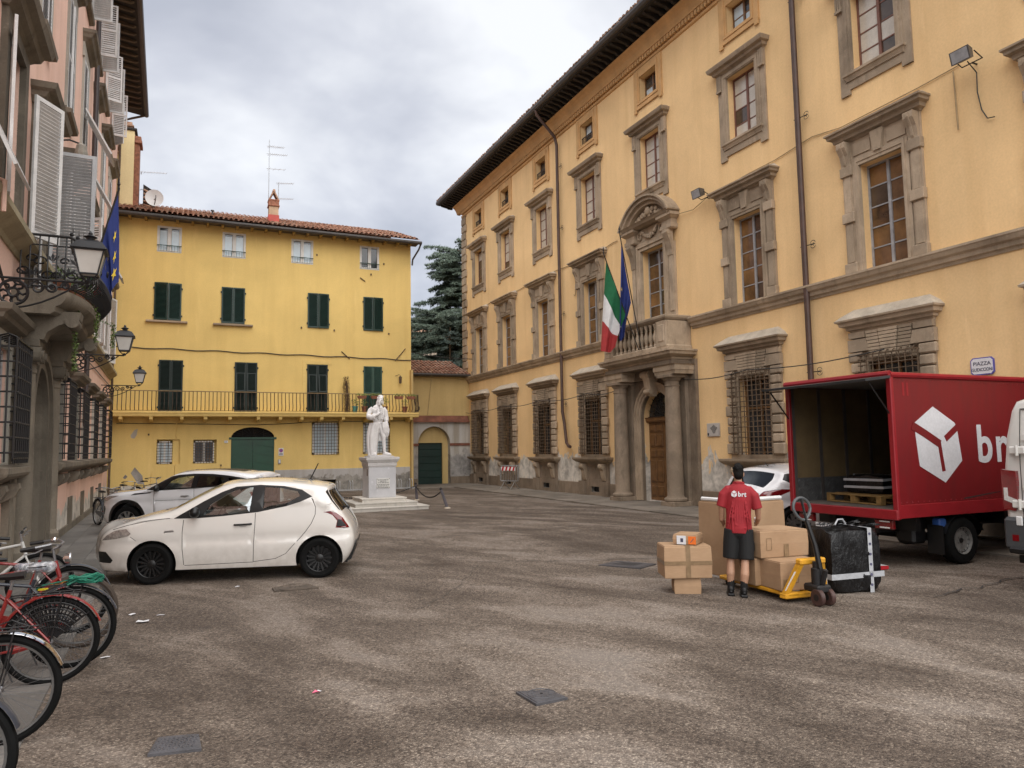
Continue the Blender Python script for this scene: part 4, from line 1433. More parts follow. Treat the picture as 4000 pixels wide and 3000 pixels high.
# ---- things on the house
tg = thing('house_number', 'small white house number plate left of the green garage door', 'number plate', (1.795, YF - .01, 2.4))
mk('plate', G().cbox(-.08, .08, -.02, 0, -.055, .055, .01), WHITEPL, tg)
text('lettering', '5', .09, INK, tg, (0, -.023, 0))
ns = thing('no_parking_sign', 'white no parking sign with blue and red disc right of the garage door', 'sign', (4.185, YF - .01, 1.91))
mk('board', G().box(-.11, .11, -.015, 0, -.18, .18), WHITEPL, ns)
SRED = pm('sign_red', (.5, .02, .03), .4, .1)
mk('red_ring', G().lathe([(.085, -.02), (.085, -.014)], 0, .06, 20, 'y'), SRED, ns)
mk('blue_disc', G().lathe([(.066, -.023), (.066, -.014)], 0, .06, 20, 'y'), MATS['sign_blue'], ns)
mk('red_bar', G().prism([(-.055, .105), (-.04, .12), (.055, .015), (.04, 0)], -.026, -.015), SRED, ns)
for zz, w_ in ((-.075, .15), (-.125, .17)):
    mk('text_line', G().box(-w_ / 2, w_ / 2, -.018, -.014, zz - .012, zz + .012), INK, ns)
ic = thing('intercom', 'small grey and white intercom box right of the garage door', 'intercom', (4.12, YF - .01, 1.46))
mk('case', G().cbox(-.06, .06, -.05, 0, -.1, .1, .01), FRAME_GREY, ic)
mk('panel', G().cbox(-.04, .04, -.056, -.04, -.05, .08, .005), WHITEPL, ic)
wl = thing('wall_lantern', 'small iron wall lantern above the balcony at the house corner', 'lantern', (9.84, YF, 5.4))
mk('lantern_body', G().lathe([(.02, -.2), (.06, -.17), (.08, .1), (.1, .11), (.02, .2)], 0, -.2, 6), IRON, wl)
mk('arm', G().tube([(0, -.2, .2), (-.05, -.14, .26), (-.2, 0, .2)], .012, 5), IRON, wl)
# potted plants and the dried column of stems
LEAF = pm('balcony_leaves', (.10, .16, .035), .7, .5, 8, col2=(.22, .26, .06))
POT = pm('clay_pot', (.30, .12, .07), .8, .3, 6)


def leafball(g, c, r, n, sz, rng, flat=1.0):
    for _ in range(n):
        d = Vector((rng.gauss(0, 1), rng.gauss(0, 1), rng.gauss(0, 1) * flat)).normalized() * r * rng.random() ** .4
        p = Vector(c) + Vector((d.x, d.y, d.z * flat))
        a = Vector((rng.gauss(0, 1), rng.gauss(0, 1), rng.gauss(0, 1))).normalized() * sz
        b = a.orthogonal().normalized() * sz * .5
        g.add([p - a, p + b, p + a, p - b], [(0, 1, 2, 3)])


rng = random.Random(5)
spots = [(7.75, 'flower trough with yellow green leaves, leftmost on the balcony railing'), (8.4, 'flower trough with green leaves on the railing before the faded shutters'), (9.55, 'flower trough with trailing plant right of the statue head'), (10.15, 'flower trough at the right end of the balcony railing')]
for x, lb in spots:
    t = thing('flower_trough', lb, 'planter', (x, YF - .95, 4.45), 0, 'flower troughs on the balcony railing')
    mk('trough', G().ring_loft([[(-.18, -.06, -.08), (.18, -.06, -.08), (.18, .06, -.08), (-.18, .06, -.08)], [(-.22, -.09, .06), (.22, -.09, .06), (.22, .09, .06), (-.22, .09, .06)]]), POT, t)
    lg = G()
    for q in range(4):
        leafball(lg, (-.18 + q * .12, -.02, .12), .12, 26, .035, rng, .7)
    mk('leaves', lg, LEAF, t)
for x, h, lb in ((7.5, .3, 'clay flower pot with turquoise cover on the balcony floor'), (7.95, .25, 'clay flower pot with leafless plant on the balcony floor'), (9.95, .3, 'clay pot with leafy plant on the balcony right of the statue'), (8.95, .5, 'leafy plant in front of the faded green shutters')):
    t = thing('flower_pot', lb, 'flower pot', (x, YF - .6, 3.73))
    mk('pot', G().lathe([(.09, 0), (.14, .26), (.16, .26), (.16, .3)], 0, 0, 12), POT if x > 7.6 else pm('turquoise_pot', (.12, .35, .32), .6, .2), t)
    lg = G()
    leafball(lg, (0, 0, .42 + h * .3), .2, 50, .045, rng)
    mk('leaves', lg, LEAF, t)
ct = thing('dried_column_plant', 'tall dry brown column of dead climber standing on the balcony', 'plant', (7.15, YF - .45, 3.73))
lg = G()
rng = random.Random(9)
for k in range(900):
    zz = rng.uniform(0, 1.72)
    rad = .17 * (1 - .35 * max(0, zz - 1.2)) * rng.random() ** .5
    a = rng.uniform(0, 6.28)
    p = Vector((rad * cos(a) - .06 * zz * .6, rad * sin(a), zz))
    d = Vector((rng.gauss(0, .4), rng.gauss(0, .4), 1)).normalized() * rng.uniform(.04, .1)
    s = d.orthogonal().normalized() * .008
    lg.add([p - d, p + s, p + d, p - s], [(0, 1, 2, 3)])
mk('dry_stems', lg, pm('dry_stems', (.13, .075, .035), .9, .5, 9), ct)
mk('trunk', G().tube([(0, 0, 0), (.02, 0, .8), (-.04, 0, 1.5)], .05, 6), pm('bark', (.12, .08, .05), .9, .3, 8, .4, 40), ct)

# chimney, antennas, dish
ch = thing('brick_chimney', 'weathered brick chimney with red base and tiled cap on the yellow house roof', 'chimney', (3.8, YF + .9, 12.95))
mk('base', G().box(-.25, .25, -.25, .25, -.2, .42), pm('red_flashing', (.45, .07, .05), .6, .2), ch)
mk('shaft', G().box(-.22, .22, -.22, .22, .42, .85), stonemat('chimney_render', (.42, .30, .2), .35, .7), ch)
mk('neck', G().cbox(-.27, .27, -.27, .27, .85, .93, .02).box(-.24, .24, -.24, .24, .93, 1.12).cbox(-.26, .26, -.26, .26, 1.12, 1.2, .02), BRICK, ch)
cpz = G()
for s in (-1, 1):
    cpz.ring_loft([[(s * .24, -.22, 1.2), (s * .18, -.22, 1.2), (s * .18, .22, 1.2), (s * .24, .22, 1.2)], [(s * .05, -.22, 1.62), (s * .0, -.22, 1.56), (s * .0, .22, 1.56), (s * .05, .22, 1.62)]])
cpz.tube([(0, -.26, 1.63), (0, .26, 1.63)], .07, 8)
mk('tile_cap', cpz, TERRA, ch)


def antenna(base, h, arms, label):
    t = thing('tv_antenna', label, 'antenna', base, 0, 'tv antennas above the roofs')
    mk('mast', G().tube([(0, 0, 0), (0, 0, h)], .02, 6), METAL, t)
    for zz, L, az, nel in arms:
        b = G()
        dx, dy = cos(az), sin(az)
        b.tube([(-dx * L * .15, -dy * L * .15, zz), (dx * L, dy * L, zz + L * .18)], .013, 5)
        for k in range(nel):
            f = k / max(1, nel - 1)
            p = Vector((dx * L * f, dy * L * f, zz + L * .18 * f))
            e = Vector((-dy, dx, 0)) * (.22 * (1 - .3 * f))
            b.tube([p - e, p + e], .006, 4)
        mk('aerial_boom', b, METAL, t)
    return t


antenna((3.62, YF + 1.4, 12.9), 4.5, [(3.0, .8, .25, 4), (3.75, .9, .25, 9), (4.15, .75, .3, 9)], 'tall thin tv antenna mast beside the brick chimney')
antenna((4.1, YF + 1.6, 13.0), 2.35, [(1.5, .75, .2, 8), (2.3, .75, .2, 8)], 'short tv antenna right of the brick chimney')
vp_ = thing('roof_vent_pipe', 'small grey vent pipe standing on the roof ridge', 'vent pipe', (1.05, YF + .8, 12.95))
mk('pipe', G().lathe([(.04, -.1), (.04, .3), (.08, .31), (.08, .35), (.02, .37)], 0, 0, 10), GUTTER, vp_)
ds = thing('satellite_dish', 'round white satellite dish on the roof at the left', 'satellite dish', (-1.42, YF + 1.1, 13.05))
dg = G()
rings = [[(r * cos(t), -.25 + r * r * .45 - (0 if i < 6 else 0), .55 + r * sin(t)) for t in [j * pi / 12 for j in range(24)]] for i, r in enumerate((.01, .1, .2, .28, .34, .38, .385))]
dg.ring_loft([[(x, -y - .45, z) for x, y, z in rr] for rr in rings], cap=False)
mk('dish', dg, WHITEPL, ds, smooth=True)
mk('feed_arm', G().tube([(.02, -.5, .15), (.08, -.75, .4), (.08, -.75, .52)], .02, 6), GUTTER, ds)
mk('mount', G().tube([(0, 0, -.1), (0, -.1, .4), (0, -.22, .5)], .025, 6), GUTTER, ds)

# ================================================================== tower and chimney stack behind the yellow house (left)
tw = thing('tall_chimney_block', 'tall pale yellow chimney block with brick side rising above the left roof', 'chimney', (-2.65, YF + 2.0, 12.8))
TY = plaster('plaster_pale_yellow', (.82, .68, .38), streak=.12)
mk('shaft', G().box(-.32, .30, -.35, .4, -.6, 4.15), TY, tw)
mk('brick_side', G().box(.302, .52, -.25, .5, -.3, 3.6), BRICK, tw)
mk('brick_cap', G().cbox(.28, .62, -.34, .6, 3.6, 3.75, .02).cbox(.3, .58, -.3, .56, 3.75, 3.95, .02), BRICK, tw)
mk('top_cap', G().cbox(-.4, .4, -.42, .48, 4.15, 4.27, .02), WOOD_DK, tw)
mk('clay_pot', G().box(-.22, .2, -.2, .2, 4.27, 4.4).box(-.28, .26, -.26, .26, 4.4, 4.46).box(-.2, .18, -.2, .2, 4.46, 4.62), TERRA, tw)
mk('side_shaft', G().box(-.62, -.325, -.2, .4, -.6, 3.0), TY, tw)
mk('side_cap', G().cbox(-.7, -.33, -.28, .48, 3.0, 3.12, .02).box(-.62, -.36, -.2, .4, 3.12, 3.5), TERRA, tw)
mk('red_base', G().box(.303, .56, -.3, .55, -.5, .3), MATS['red_flashing'], tw)
bh = thing('rear_roof_block', 'dark tiled lean-to roof and yellow wall behind the left chimney', 'building', (-3.6, YF + 3.5, 12.6))
mk('wall', G().box(-2.5, .7, 0, 3, -3, 2.4), PLA_ANNEX, bh)
mk('roof', G().prism([(-2.8, 2.9), (.85, 2.5), (1.0, 2.62), (-2.8, 3.1)], -.4, 3.2, 'y'), TERRA, bh)
lean = thing('roof_canopy', 'small dark brown tiled canopy leaning against the brick chimney', 'canopy', (-1.95, YF + 2.4, 13.1))
mk('canopy_roof', G().prism([(0.0, 1.5), (.42, 1.25), (.5, .9), (.38, .2), (.25, .0), (.0, .0)], -.3, .6), WOOD_DK, lean)
tl = G()
for k in range(7):
    tl.tube([(.02, -.33, .15 + k * .18), (.4, -.33, .1 + k * .16)], .05, 6)
mk('tiles', tl, TERRA, lean)
a_ = antenna((-2.05, YF + 2.2, 15.1), .1, [(.1, 1.1, .25, 9), (-.75, .7, .3, 7)], 'two small tv aerials sticking out from the left brick chimney')

# ================================================================== low annex with arch
AY = 38.2
ax = thing('low_annex', 'low yellow annex with tiled roof, grey arch and dark green roller door', 'building', (0, AY, 0))
AX0, AX1 = 10.47, 14.62
g = wall_geo(rect(AX0, AX1, 3.72, 5.98), [], .2)
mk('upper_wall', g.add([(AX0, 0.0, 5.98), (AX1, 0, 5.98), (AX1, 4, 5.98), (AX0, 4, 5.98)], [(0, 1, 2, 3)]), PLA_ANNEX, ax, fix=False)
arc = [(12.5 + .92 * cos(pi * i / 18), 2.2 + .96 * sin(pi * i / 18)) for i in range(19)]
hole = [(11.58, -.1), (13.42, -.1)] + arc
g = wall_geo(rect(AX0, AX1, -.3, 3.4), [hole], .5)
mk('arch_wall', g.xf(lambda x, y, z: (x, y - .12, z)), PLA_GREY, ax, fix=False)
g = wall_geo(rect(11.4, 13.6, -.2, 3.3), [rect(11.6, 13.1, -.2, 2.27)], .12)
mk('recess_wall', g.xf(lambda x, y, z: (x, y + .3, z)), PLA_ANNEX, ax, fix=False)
rdo = mk('roller_door', G().box(11.6, 13.1, .42, .44, 0, 2.3), DOOR_GREEN, ax)
DG2 = pm('roller_door_dark_green', (.008, .028, .022), .45, .2, 3)
for k in range(6):
    mk('door_section', G().cbox(11.6, 13.1, .39, .425, .0 + k * .38, .372 + k * .38, .012), DG2, rdo)
mk('impost_band', G().box(AX0, 11.6, -.17, -.1, 2.1, 2.24).box(13.4, 14.55, -.17, -.1, 2.1, 2.24), REDPAINT, ax)
mk('cornice', G().mould(AX0, 14.45, [(.14, 3.3), (.18, 3.33), (.2, 3.4), (.22, 3.42)]), PLA_GREY, ax)
cop = G()
cop.add([(AX0 - .05, -.3, 3.42), (14.5, -.3, 3.42), (14.5, .02, 3.78), (AX0 - .05, .02, 3.78)], [(0, 1, 2, 3)])
cop.add([(AX0 - .05, -.3, 3.42), (14.5, -.3, 3.42), (14.5, -.3, 3.38), (AX0 - .05, -.3, 3.38)], [(0, 1, 2, 3)])
cop.add([(AX0 - .05, -.3, 3.38), (14.5, -.3, 3.38), (14.5, .02, 3.38), (AX0 - .05, .02, 3.38)], [(0, 1, 2, 3)])
mk('brick_coping', cop, REDPAINT, ax, fix=False)
mk('foot', G().box(13.42, 14.6, -.16, -.1, -.1, .42).box(AX0 + .05, 11.55, -.15, -.1, -.1, .35), STONE_D, ax)
mk('pier_patch', G().prism([(10.6, .4), (11.05, .38), (11.1, 1.2), (11.0, 2.05), (10.6, 2.05)], -.124, -.118), PLA_YELLOW, ax)
shutter_leaf(ax, 10.55, 11.08, 4.3, 5.5, -.03, SH_GREEN, 0, 0, objs=False)
rt = G()
rng = random.Random(4)
def rz2(y):
    return 5.98 + (y + .4) * .33
for k in range(20):
    x = AX0 - .1 + k * .215
    for j in range(9):
        y0 = -.42 + j * .36 + rng.uniform(-.03, .03)
        y1 = y0 + .45
        zz = rng.uniform(-.008, .02)
        r0 = [(x + .095 * cos(pi * i / 5), y0, rz2(y0) + .05 + zz + .08 * sin(pi * i / 5)) for i in range(6)]
        r1 = [(x + .08 * cos(pi * i / 5), y1, rz2(y1) + .02 + zz + .065 * sin(pi * i / 5)) for i in range(6)]
        rt.ring_loft([r0, r1], cap=False, closed=False)
rt.add([(AX0 - .2, -.4, rz2(-.4)), (AX1, -.4, rz2(-.4)), (AX1, 3.2, rz2(3.2)), (AX0 - .2, 3.2, rz2(3.2))], [(0, 1, 2, 3)])
stuff(mk('roof_tiles', rt, ROOF_T, ax, smooth=True))
mk('gutter', G().tube([(AX0 - .1, -.48, 5.97), (AX1 - .1, -.48, 5.97)], .06, 8).box(AX0 - .1, AX1, -.45, .02, 5.9, 5.96), GUTTER, ax)
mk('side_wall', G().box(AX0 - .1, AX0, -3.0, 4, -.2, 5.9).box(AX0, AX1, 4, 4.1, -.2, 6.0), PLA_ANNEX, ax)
mk('cable', G().tube([(12.3, -.42, 6.3), (12.25, -.48, 5.9), (12.2, -.04, 4.2), (12.15, -.04, 3.8)], .012, 5), CABLE_L, ax)
mk('overhead_cable', G().tube([(10.4 + 4.2 * k / 8, -.8, 7.2 - .35 * (k / 8) - .12 * sin(pi * k / 8)) for k in range(9)], .02, 5), CABLE, ax)
# ================================================================== pink palazzo (left)
PXL, PTH = -2.22, radians(1.03)
PROT = pi / 2 + PTH


def pkw(x, o, z):          # facade frame (along, outwards, up) -> world
    return (PXL * cos(PTH) - x * sin(PTH) + o * cos(PTH), PXL * sin(PTH) + x * cos(PTH) + o * sin(PTH), z)


pk = thing('pink_palazzo', 'tall pink palazzo with grey stone hoods, white louvred shutters and overhanging eaves', 'building', pkw(0, 0, 0), PROT)
PX = [8.9, 12.6, 15.2, 18.85, 21.95, 25.0, 28.05, 31.2]
PPORT = 15.2
P0, P1 = 4.0, 34.9
holes = []
for x in PX:
    if x != PPORT:
        holes.append(rect(x - .55, x + .55, 1.8, 3.5))
        holes.append(rect(x - .6, x + .6, 5.45, 8.0))
    else:
        holes.append(archpoly(x, 1.0, -.1, 2.5, 14))
        holes.append(rect(x - .65, x + .65, 4.55, 7.75))
    holes.append(rect(x - .55, x + .55, 9.62, 12.3))
    holes.append(rect(x - .5, x + .5, 14.0, 15.7))
g = wall_geo(rect(P0, P1, -.3, 17.2), holes, .3)
g.add([(P1, 0, -.3), (P1, 12, -.3), (P1, 12, 17.2), (P1, 0, 17.2)], [(0, 1, 2, 3)])
g.add([(P0, 0, -.3), (P0, 12, -.3), (P0, 12, 17.2), (P0, 0, 17.2)], [(0, 1, 2, 3)])
g.add([(P0, .32, -.3), (P1, .32, -.3), (P1, .32, 17.2), (P0, .32, 17.2)], [(0, 1, 2, 3)])
g.add([(P0, 0, 17.2), (P1, 0, 17.2), (P1, 12, 17.2), (P0, 12, 17.2)], [(0, 1, 2, 3)])
g.add([(P0, 12, -.3), (P1, 12, -.3), (P1, 12, 17.2), (P0, 12, 17.2)], [(0, 1, 2, 3)])
mk('wall', g, PLA_PINK, pk, fix=False)

# ground-floor windows
PSTONE = STONE_G
fr = wall_geo(rect(-.82, .82, 1.62, 3.72), [rect(-.55, .55, 1.8, 3.5)], .08)
fr.xf(lambda x, y, z: (x, y - .07, z))
for s in (-.82, .82):
    fr.add([(s, -.07, 1.62), (s, .01, 1.62), (s, .01, 3.72), (s, -.07, 3.72)], [(0, 1, 2, 3)])
PSTONE2 = stonemat('grey_painted_stone', (.42, .40, .35), .15, .35)
M_pf = mkmesh('window', fr, PSTONE2, fix=False)
M_ph = mkmesh('window_hood', G().cornice(0, .82, [(.06, 3.7), (.1, 3.74), (.2, 3.78), (.22, 3.84), (.3, 3.88), (.32, 3.96), (.1, 4.0)], xk=.6), PSTONE)
gr = G()
for zz in (1.86, 3.52):
    gr.box(-.62, .62, -.33, -.305, zz, zz + .02)
gr.box(-.62, -.6, -.33, -.31, 1.87, 3.53).box(.6, .62, -.33, -.31, 1.87, 3.53)
M_pg = mkmesh('window_grille', gr, IRON_BK)
M_pbv = mkmesh('bar', G().tube([(0, -.05, 3.55), (0, -.2, 3.6), (0, -.3, 3.56), (0, -.32, 3.4), (0, -.32, 1.8)], .014, 5), IRON_BK)
M_pbh = mkmesh('bar', G().tube([(-.6, -.03, 0), (-.6, -.31, 0), (.6, -.31, 0), (.6, -.03, 0)], .014, 5), IRON_BK)
M_pbs = mkmesh('bar', G().tube([(0, 0, 1.82), (0, 0, 3.55)], .013, 5), IRON_BK)
for x in PX:
    if x == PPORT:
        continue
    wn = mk('window', M_pf, None, pk, (x, 0, 0))
    mk('window_hood', M_ph, None, wn)
    for s, hi in ((-1, 0), (1, 1)):
        a, b = sorted((s * .005, s * .54))
        shutter_leaf(wn, a, b, 1.82, 3.48, .06, SH_GREY, 0, hi, pitch=.085, rail=.05, mids=(2.65,), objs=False)
    gl = mk('window_grille', M_pg, None, pk, (x, 0, 0))
    if x < 24:
        for k in range(8):
            mk('bar', M_pbv, None, gl, (-.56 + k * .16, 0, 0))
        for k in range(8):
            mk('bar', M_pbh, None, gl, (0, -.01, 1.95 + k * .21))
        for s in (-1, 1):
            for k in (0, 1):
                mk('bar', M_pbs, None, gl, (s * .605, -.12 - k * .1, 0))
    else:
        ga = G()
        for k in range(8):
            ga.tube([(-.56 + k * .16, -.05, 3.55), (-.56 + k * .16, -.3, 3.56), (-.56 + k * .16, -.32, 1.8)], .014, 5)
        for k in range(8):
            ga.tube([(-.6, -.03, 1.95 + k * .21), (-.6, -.32, 1.95 + k * .21), (.6, -.32, 1.95 + k * .21), (.6, -.03, 1.95 + k * .21)], .014, 5)
        mk('bars', ga, IRON_BK, gl)
SILLP = [(.04, 1.5), (.1, 1.54), (.24, 1.58), (.3, 1.62), (.32, 1.66), (.32, 1.74), (.05, 1.78)]
mk('sill_ledge', G().mould(17.4, 32.6, SILLP), PSTONE, pk)
mk('sill_ledge', G().cornice(12.6, .74, SILLP, xk=.5), PSTONE, pk)
mk('sill_ledge', G().cornice(8.9, .78, SILLP, xk=.5), PSTONE, pk)
pbr = G().prism([(-.01, 1.5), (-.24, 1.5), (-.26, 1.42), (-.2, 1.3), (-.08, 1.24), (-.01, 1.2)], -.09, .09, 'x')
M_pbr = mkmesh('bracket', pbr, PSTONE)
for x in PX:
    if x != PPORT:
        for s in (-.5, .5):
            mk('bracket', M_pbr, None, pk, (x + s, 0, 0))
# cellar hatches and plinth stones
for x in PX:
    if x != PPORT:
        mk('cellar_hatch', G().box(x - .4, x + .4, -.03, .0, .0, .85).box(x - .28, x + .28, -.035, -.02, .12, .62), STONE_G, pk)
mk('plinth', G().box(17.4, P1, -.04, 0, -.1, .18).box(P0, 13.2, -.04, 0, -.1, .18), STONE_G, pk)

# string ledge at first floor
mk('string_course', G().mould(P0, P1, [(.03, 5.02), (.06, 5.08), (.12, 5.12), (.22, 5.2), (.26, 5.24), (.26, 5.34), (.04, 5.38)]), stonemat('stone_yellowish', (.42, .36, .24), .25, .5), pk)
# first-floor windows
f1 = wall_geo(rect(-.85, .85, 5.38, 8.22), [rect(-.6, .6, 5.45, 8.0)], .1)
f1.xf(lambda x, y, z: (x, y - .09, z))
for s in (-.85, .85):
    f1.add([(s, -.09, 5.38), (s, .01, 5.38), (s, .01, 8.22), (s, -.09, 8.22)], [(0, 1, 2, 3)])
M_f1 = mkmesh('window', f1, PSTONE, fix=False)
M_h1 = mkmesh('window_hood', G().cornice(0, .85, [(.09, 8.2), (.14, 8.24), (.22, 8.28), (.26, 8.36), (.36, 8.4), (.4, 8.5), (.1, 8.56)], xk=.6), PSTONE)
f2 = G().box(-.75, .75, -.05, .0, 12.32, 12.72).box(-.68, -.55, -.05, 0, 9.6, 12.32).box(.55, .68, -.05, 0, 9.6, 12.32)
M_f2 = mkmesh('window', f2, PSTONE2)
M_h2 = mkmesh('window_hood', G().cornice(0, .72, [(.06, 12.7), (.12, 12.76), (.2, 12.8), (.24, 12.88), (.3, 12.92), (.32, 13.0), (.08, 13.05)], xk=.5), PSTONE)
M_s2 = mkmesh('window_sill', G().cornice(0, .62, [(.04, 9.42), (.14, 9.46), (.16, 9.55), (.04, 9.6)], xk=.5), PSTONE)
M_s3 = mkmesh('window_sill', G().cornice(0, .56, [(.04, 13.84), (.12, 13.88), (.14, 13.96), (.04, 14.0)], xk=.5), PSTONE)
PGL = pm('pane_reflect', (.06, .065, .07), .05, .5, 2, spec=.8, fine=0)
for i, x in enumerate(PX):
    if x != PPORT:
        wn = mk('window', M_f1, None, pk, (x, 0, 0))
        mk('window_hood', M_h1, None, wn)
        place_casement(wn, 'casement', .6, 5.45, 8.0, 4, .15, FRAME_WHITE, [PGL])
    else:
        wn = mk('balcony_door_frame', G().box(-.85, -.65, -.09, 0, 4.55, 7.95).box(.65, .85, -.09, 0, 4.55, 7.95).box(-.65, .65, -.09, 0, 7.75, 7.95), PSTONE, pk, (x, 0, 0))
        mk('window_hood', M_h1, None, wn, (0, 0, -.25))
        place_casement(wn, 'casement', .65, 4.55, 7.75, 5, .15, FRAME_WHITE, [PGL])
    w2 = mk('window', M_f2, None, pk, (x, 0, 0))
    mk('window_hood', M_h2, None, w2)
    mk('window_sill', M_s2, None, w2)
    mk('window_backing', G().box(-.55, .55, .2, .22, 9.6, 12.32), PGL, w2)
    # second-floor shutters closed, white with dark gaps
    for s, hi in ((-1, 0), (1, 1)):
        a, b = sorted((s * .005, s * .56))
        shutter_leaf(w2, a, b, 9.63, 12.3, -.03, SH_WHITE, .05 if (i * 7 + hi) % 3 else 0, hi, pitch=.07, rail=.055, mids=(10.9,), objs=False)
    w3 = mk('window', M_s3, None, pk, (x, 0, 0))
    mk('window_backing', G().box(-.5, .5, .2, .22, 14, 15.7), PGL, w3)
    oa = {4: (.05, 1.5), 5: (1.6, 1.45), 6: (1.2, 1.6), 7: (1.5, .8)}.get(i, (.04, .06))
    for s, hi in ((-1, 0), (1, 1)):
        a, b = sorted((s * .005, s * .52))
        shutter_leaf(w3, a, b, 14.02, 15.68, -.05, SH_WHITE, oa[hi], hi, pitch=.065, rail=.05, mids=(14.85,), objs=False)

# first-floor shutters standing open
def open_leaf(x, hinge, ang, z0, z1, w, mat, objs, y=-.12):
    a, b = (x, x + w) if hinge == 0 else (x - w, x)
    return shutter_leaf(pk, a, b, z0, z1, y, mat, ang, hinge, pitch=.062, rail=.07, objs=objs)


open_leaf(12.6 + .75, 1, pi - .55, 5.36, 7.66, .62, SH_WHITE, True, y=-.2)   # far leaf, swung well back: seen almost face on
open_leaf(12.6 - .62, 0, pi - .2, 5.42, 7.9, .60, SH_WHITE, True)
lf = open_leaf(15.2 + .68, 1, 1.62, 4.62, 7.7, .74, SH_GREY, True)
open_leaf(15.2 - .68, 0, 2.9, 4.62, 7.7, .66, SH_WHITE, False)
for x, a0, a1 in ((18.85, 2.9, 2.8), (21.95, 2.2, 2.7), (25.0, 2.9, 2.9), (28.05, 2.8, 2.9), (31.2, 2.9, 2.8)):
    open_leaf(x - .6, 0, a0, 5.45, 7.98, .58, SH_WHITE, False)
    open_leaf(x + .6, 1, a1, 5.45, 7.98, .58, SH_WHITE, False)
# flaps hinged at the top and pushed out at the foot
for x, zt, L, t_, dx in ((10.8, 6.3, .95, .42, 0), (21.95, 11.0, 1.3, .5, 0), (25.0, 10.2, 1.2, .5, 0), (28.05, 9.0, 1.3, .5, 0)):
    lfp = shutter_leaf(pk, x - .5, x + .5, -L, 0, -.08, SH_WHITE, 0, 0, pitch=.065, rail=.05, objs=False, name='shutter_flap')
    lfp.location = (x - .5, -.1, zt)
    lfp.rotation_euler = (-t_, 0, 0)

# portal
pp = mk('portal', wall_geo(rect(13.25, 17.15, -.1, 4.1), [archpoly(15.2, .95, -.12, 2.5, 16)], .25).xf(lambda x, y, z: (x, y - .1, z)).add([(13.25, -.1, -.1), (13.25, 0, -.1), (13.25, 0, 4.1), (13.25, -.1, 4.1)], [(0, 1, 2, 3)]), STONE_G, pk, fix=False)
pav = G()
for r0, r1, d in ((.95, 1.08, .2), (1.08, 1.2, .26)):
    rg = []
    for cx, sy, zq in [(-1, 0, .0)] + [(-cos(pi * i / 18), sin(pi * i / 18), 2.5) for i in range(19)] + [(1, 0, .0)]:
        rg.append([(15.2 + cx * r0, -.1, zq + sy * r0), (15.2 + cx * r0, -d, zq + sy * r0), (15.2 + cx * r1, -d, zq + sy * r1), (15.2 + cx * r1, -.1, zq + sy * r1)])
    pav.ring_loft(rg)
mk('archivolt', pav, STONE_G, pp, smooth=True)
mk('door', G().box(14.2, 16.2, .12, .2, 0, 3.5).box(14.3, 15.1, .09, .13, .3, 1.5).box(15.3, 16.1, .09, .13, .3, 1.5).box(14.3, 15.1, .09, .13, 1.7, 2.6).box(15.3, 16.1, .09, .13, 1.7, 2.6), WOOD_DK, pp)
colg = G().cbox(-.3, .3, -.3, .3, 0, .32, .02)
colg.lathe([(.29, .32), (.31, .36), (.31, .42), (.27, .46), (.24, .5), (.235, 1.6), (.22, 2.6), (.205, 3.2), (.23, 3.22), (.23, 3.27), (.21, 3.28), (.21, 3.36)], 0, 0, 20)
colg.cbox(-.29, .29, -.29, .26, 3.62, 3.74, .015)
colg.box(-.22, .22, -.24, .2, 3.36, 3.62)
M_pc = mkmesh('column', colg, STONE_G, smooth=True, angle=30)
vo = G()
for s in (-1, 1):
    vo.lathe([(.12, -.27), (.12, .2)], s * .22, 3.5, 14, 'y').lathe([(.06, -.31), (.06, -.25)], s * .22, 3.5, 10, 'y')
M_vo = mkmesh('ionic_scroll', vo, STONE_G, smooth=True, angle=40)
for x in (13.72, 16.68):
    c_ = mk('column', M_pc, None, pp, (x, -.16, 0))
    c_.scale = (.72, .72, 1)
    o_ = mk('ionic_scroll', M_vo, None, pp, (x, -.18, 0))
    o_.scale = (.8, .8, 1)
    cs_ = G().prism([(-.05, 3.74), (-.42, 3.74), (-.46, 3.86), (-.62, 3.98), (-.9, 4.08), (-.92, 4.2), (-.05, 4.2)], x - .2, x + .2, 'x')
    cs_.lathe([(.1, x - .23), (.1, x + .23)], -.8, 4.04, 12, 'x')
    mk('console', cs_, STONE_G, pp, smooth=True, angle=40)
    mk('pilaster', G().box(x - .36, x + .36, -.14, -.05, 0, 4.1), STONE_G, pp)
# balcony: bowed slab
def bow(x, o):   # bowed front: protrusion as function of position along
    t = (x - PPORT) / 1.9
    return o * (1 - .28 * abs(t) ** 3.0) if abs(t) <= 1 else 0
n = 20
sl_ = G()
prof = [(.72, 4.12), (.8, 4.16), (.82, 4.24), (.92, 4.28), (1.0, 4.36), (1.02, 4.44), (1.0, 4.5)]
rings = []
for o, z in prof:
    ring = [(13.3 - .02, .02, z)] + [(13.3 + 3.8 * i / n, -bow(13.3 + 3.8 * i / n, o), z) for i in range(n + 1)] + [(17.12, .02, z)]
    rings.append(ring)
sl_.ring_loft(rings)
blc = mk('balcony', sl_, STONE_G, pk, smooth=True, angle=30)
rail_g = G()
for zz, o, r in ((5.38, 1.0, .022), (4.56, .98, .016), (5.22, 1.0, .012)):
    rail_g.tube([(13.35, -.05, zz)] + [(13.35 + 3.7 * i / n, -bow(13.35 + 3.7 * i / n, o), zz) for i in range(n + 1)] + [(17.05, -.05, zz)], r, 6)
rlo = mk('balcony_railing', rail_g, IRON_BK, pk)
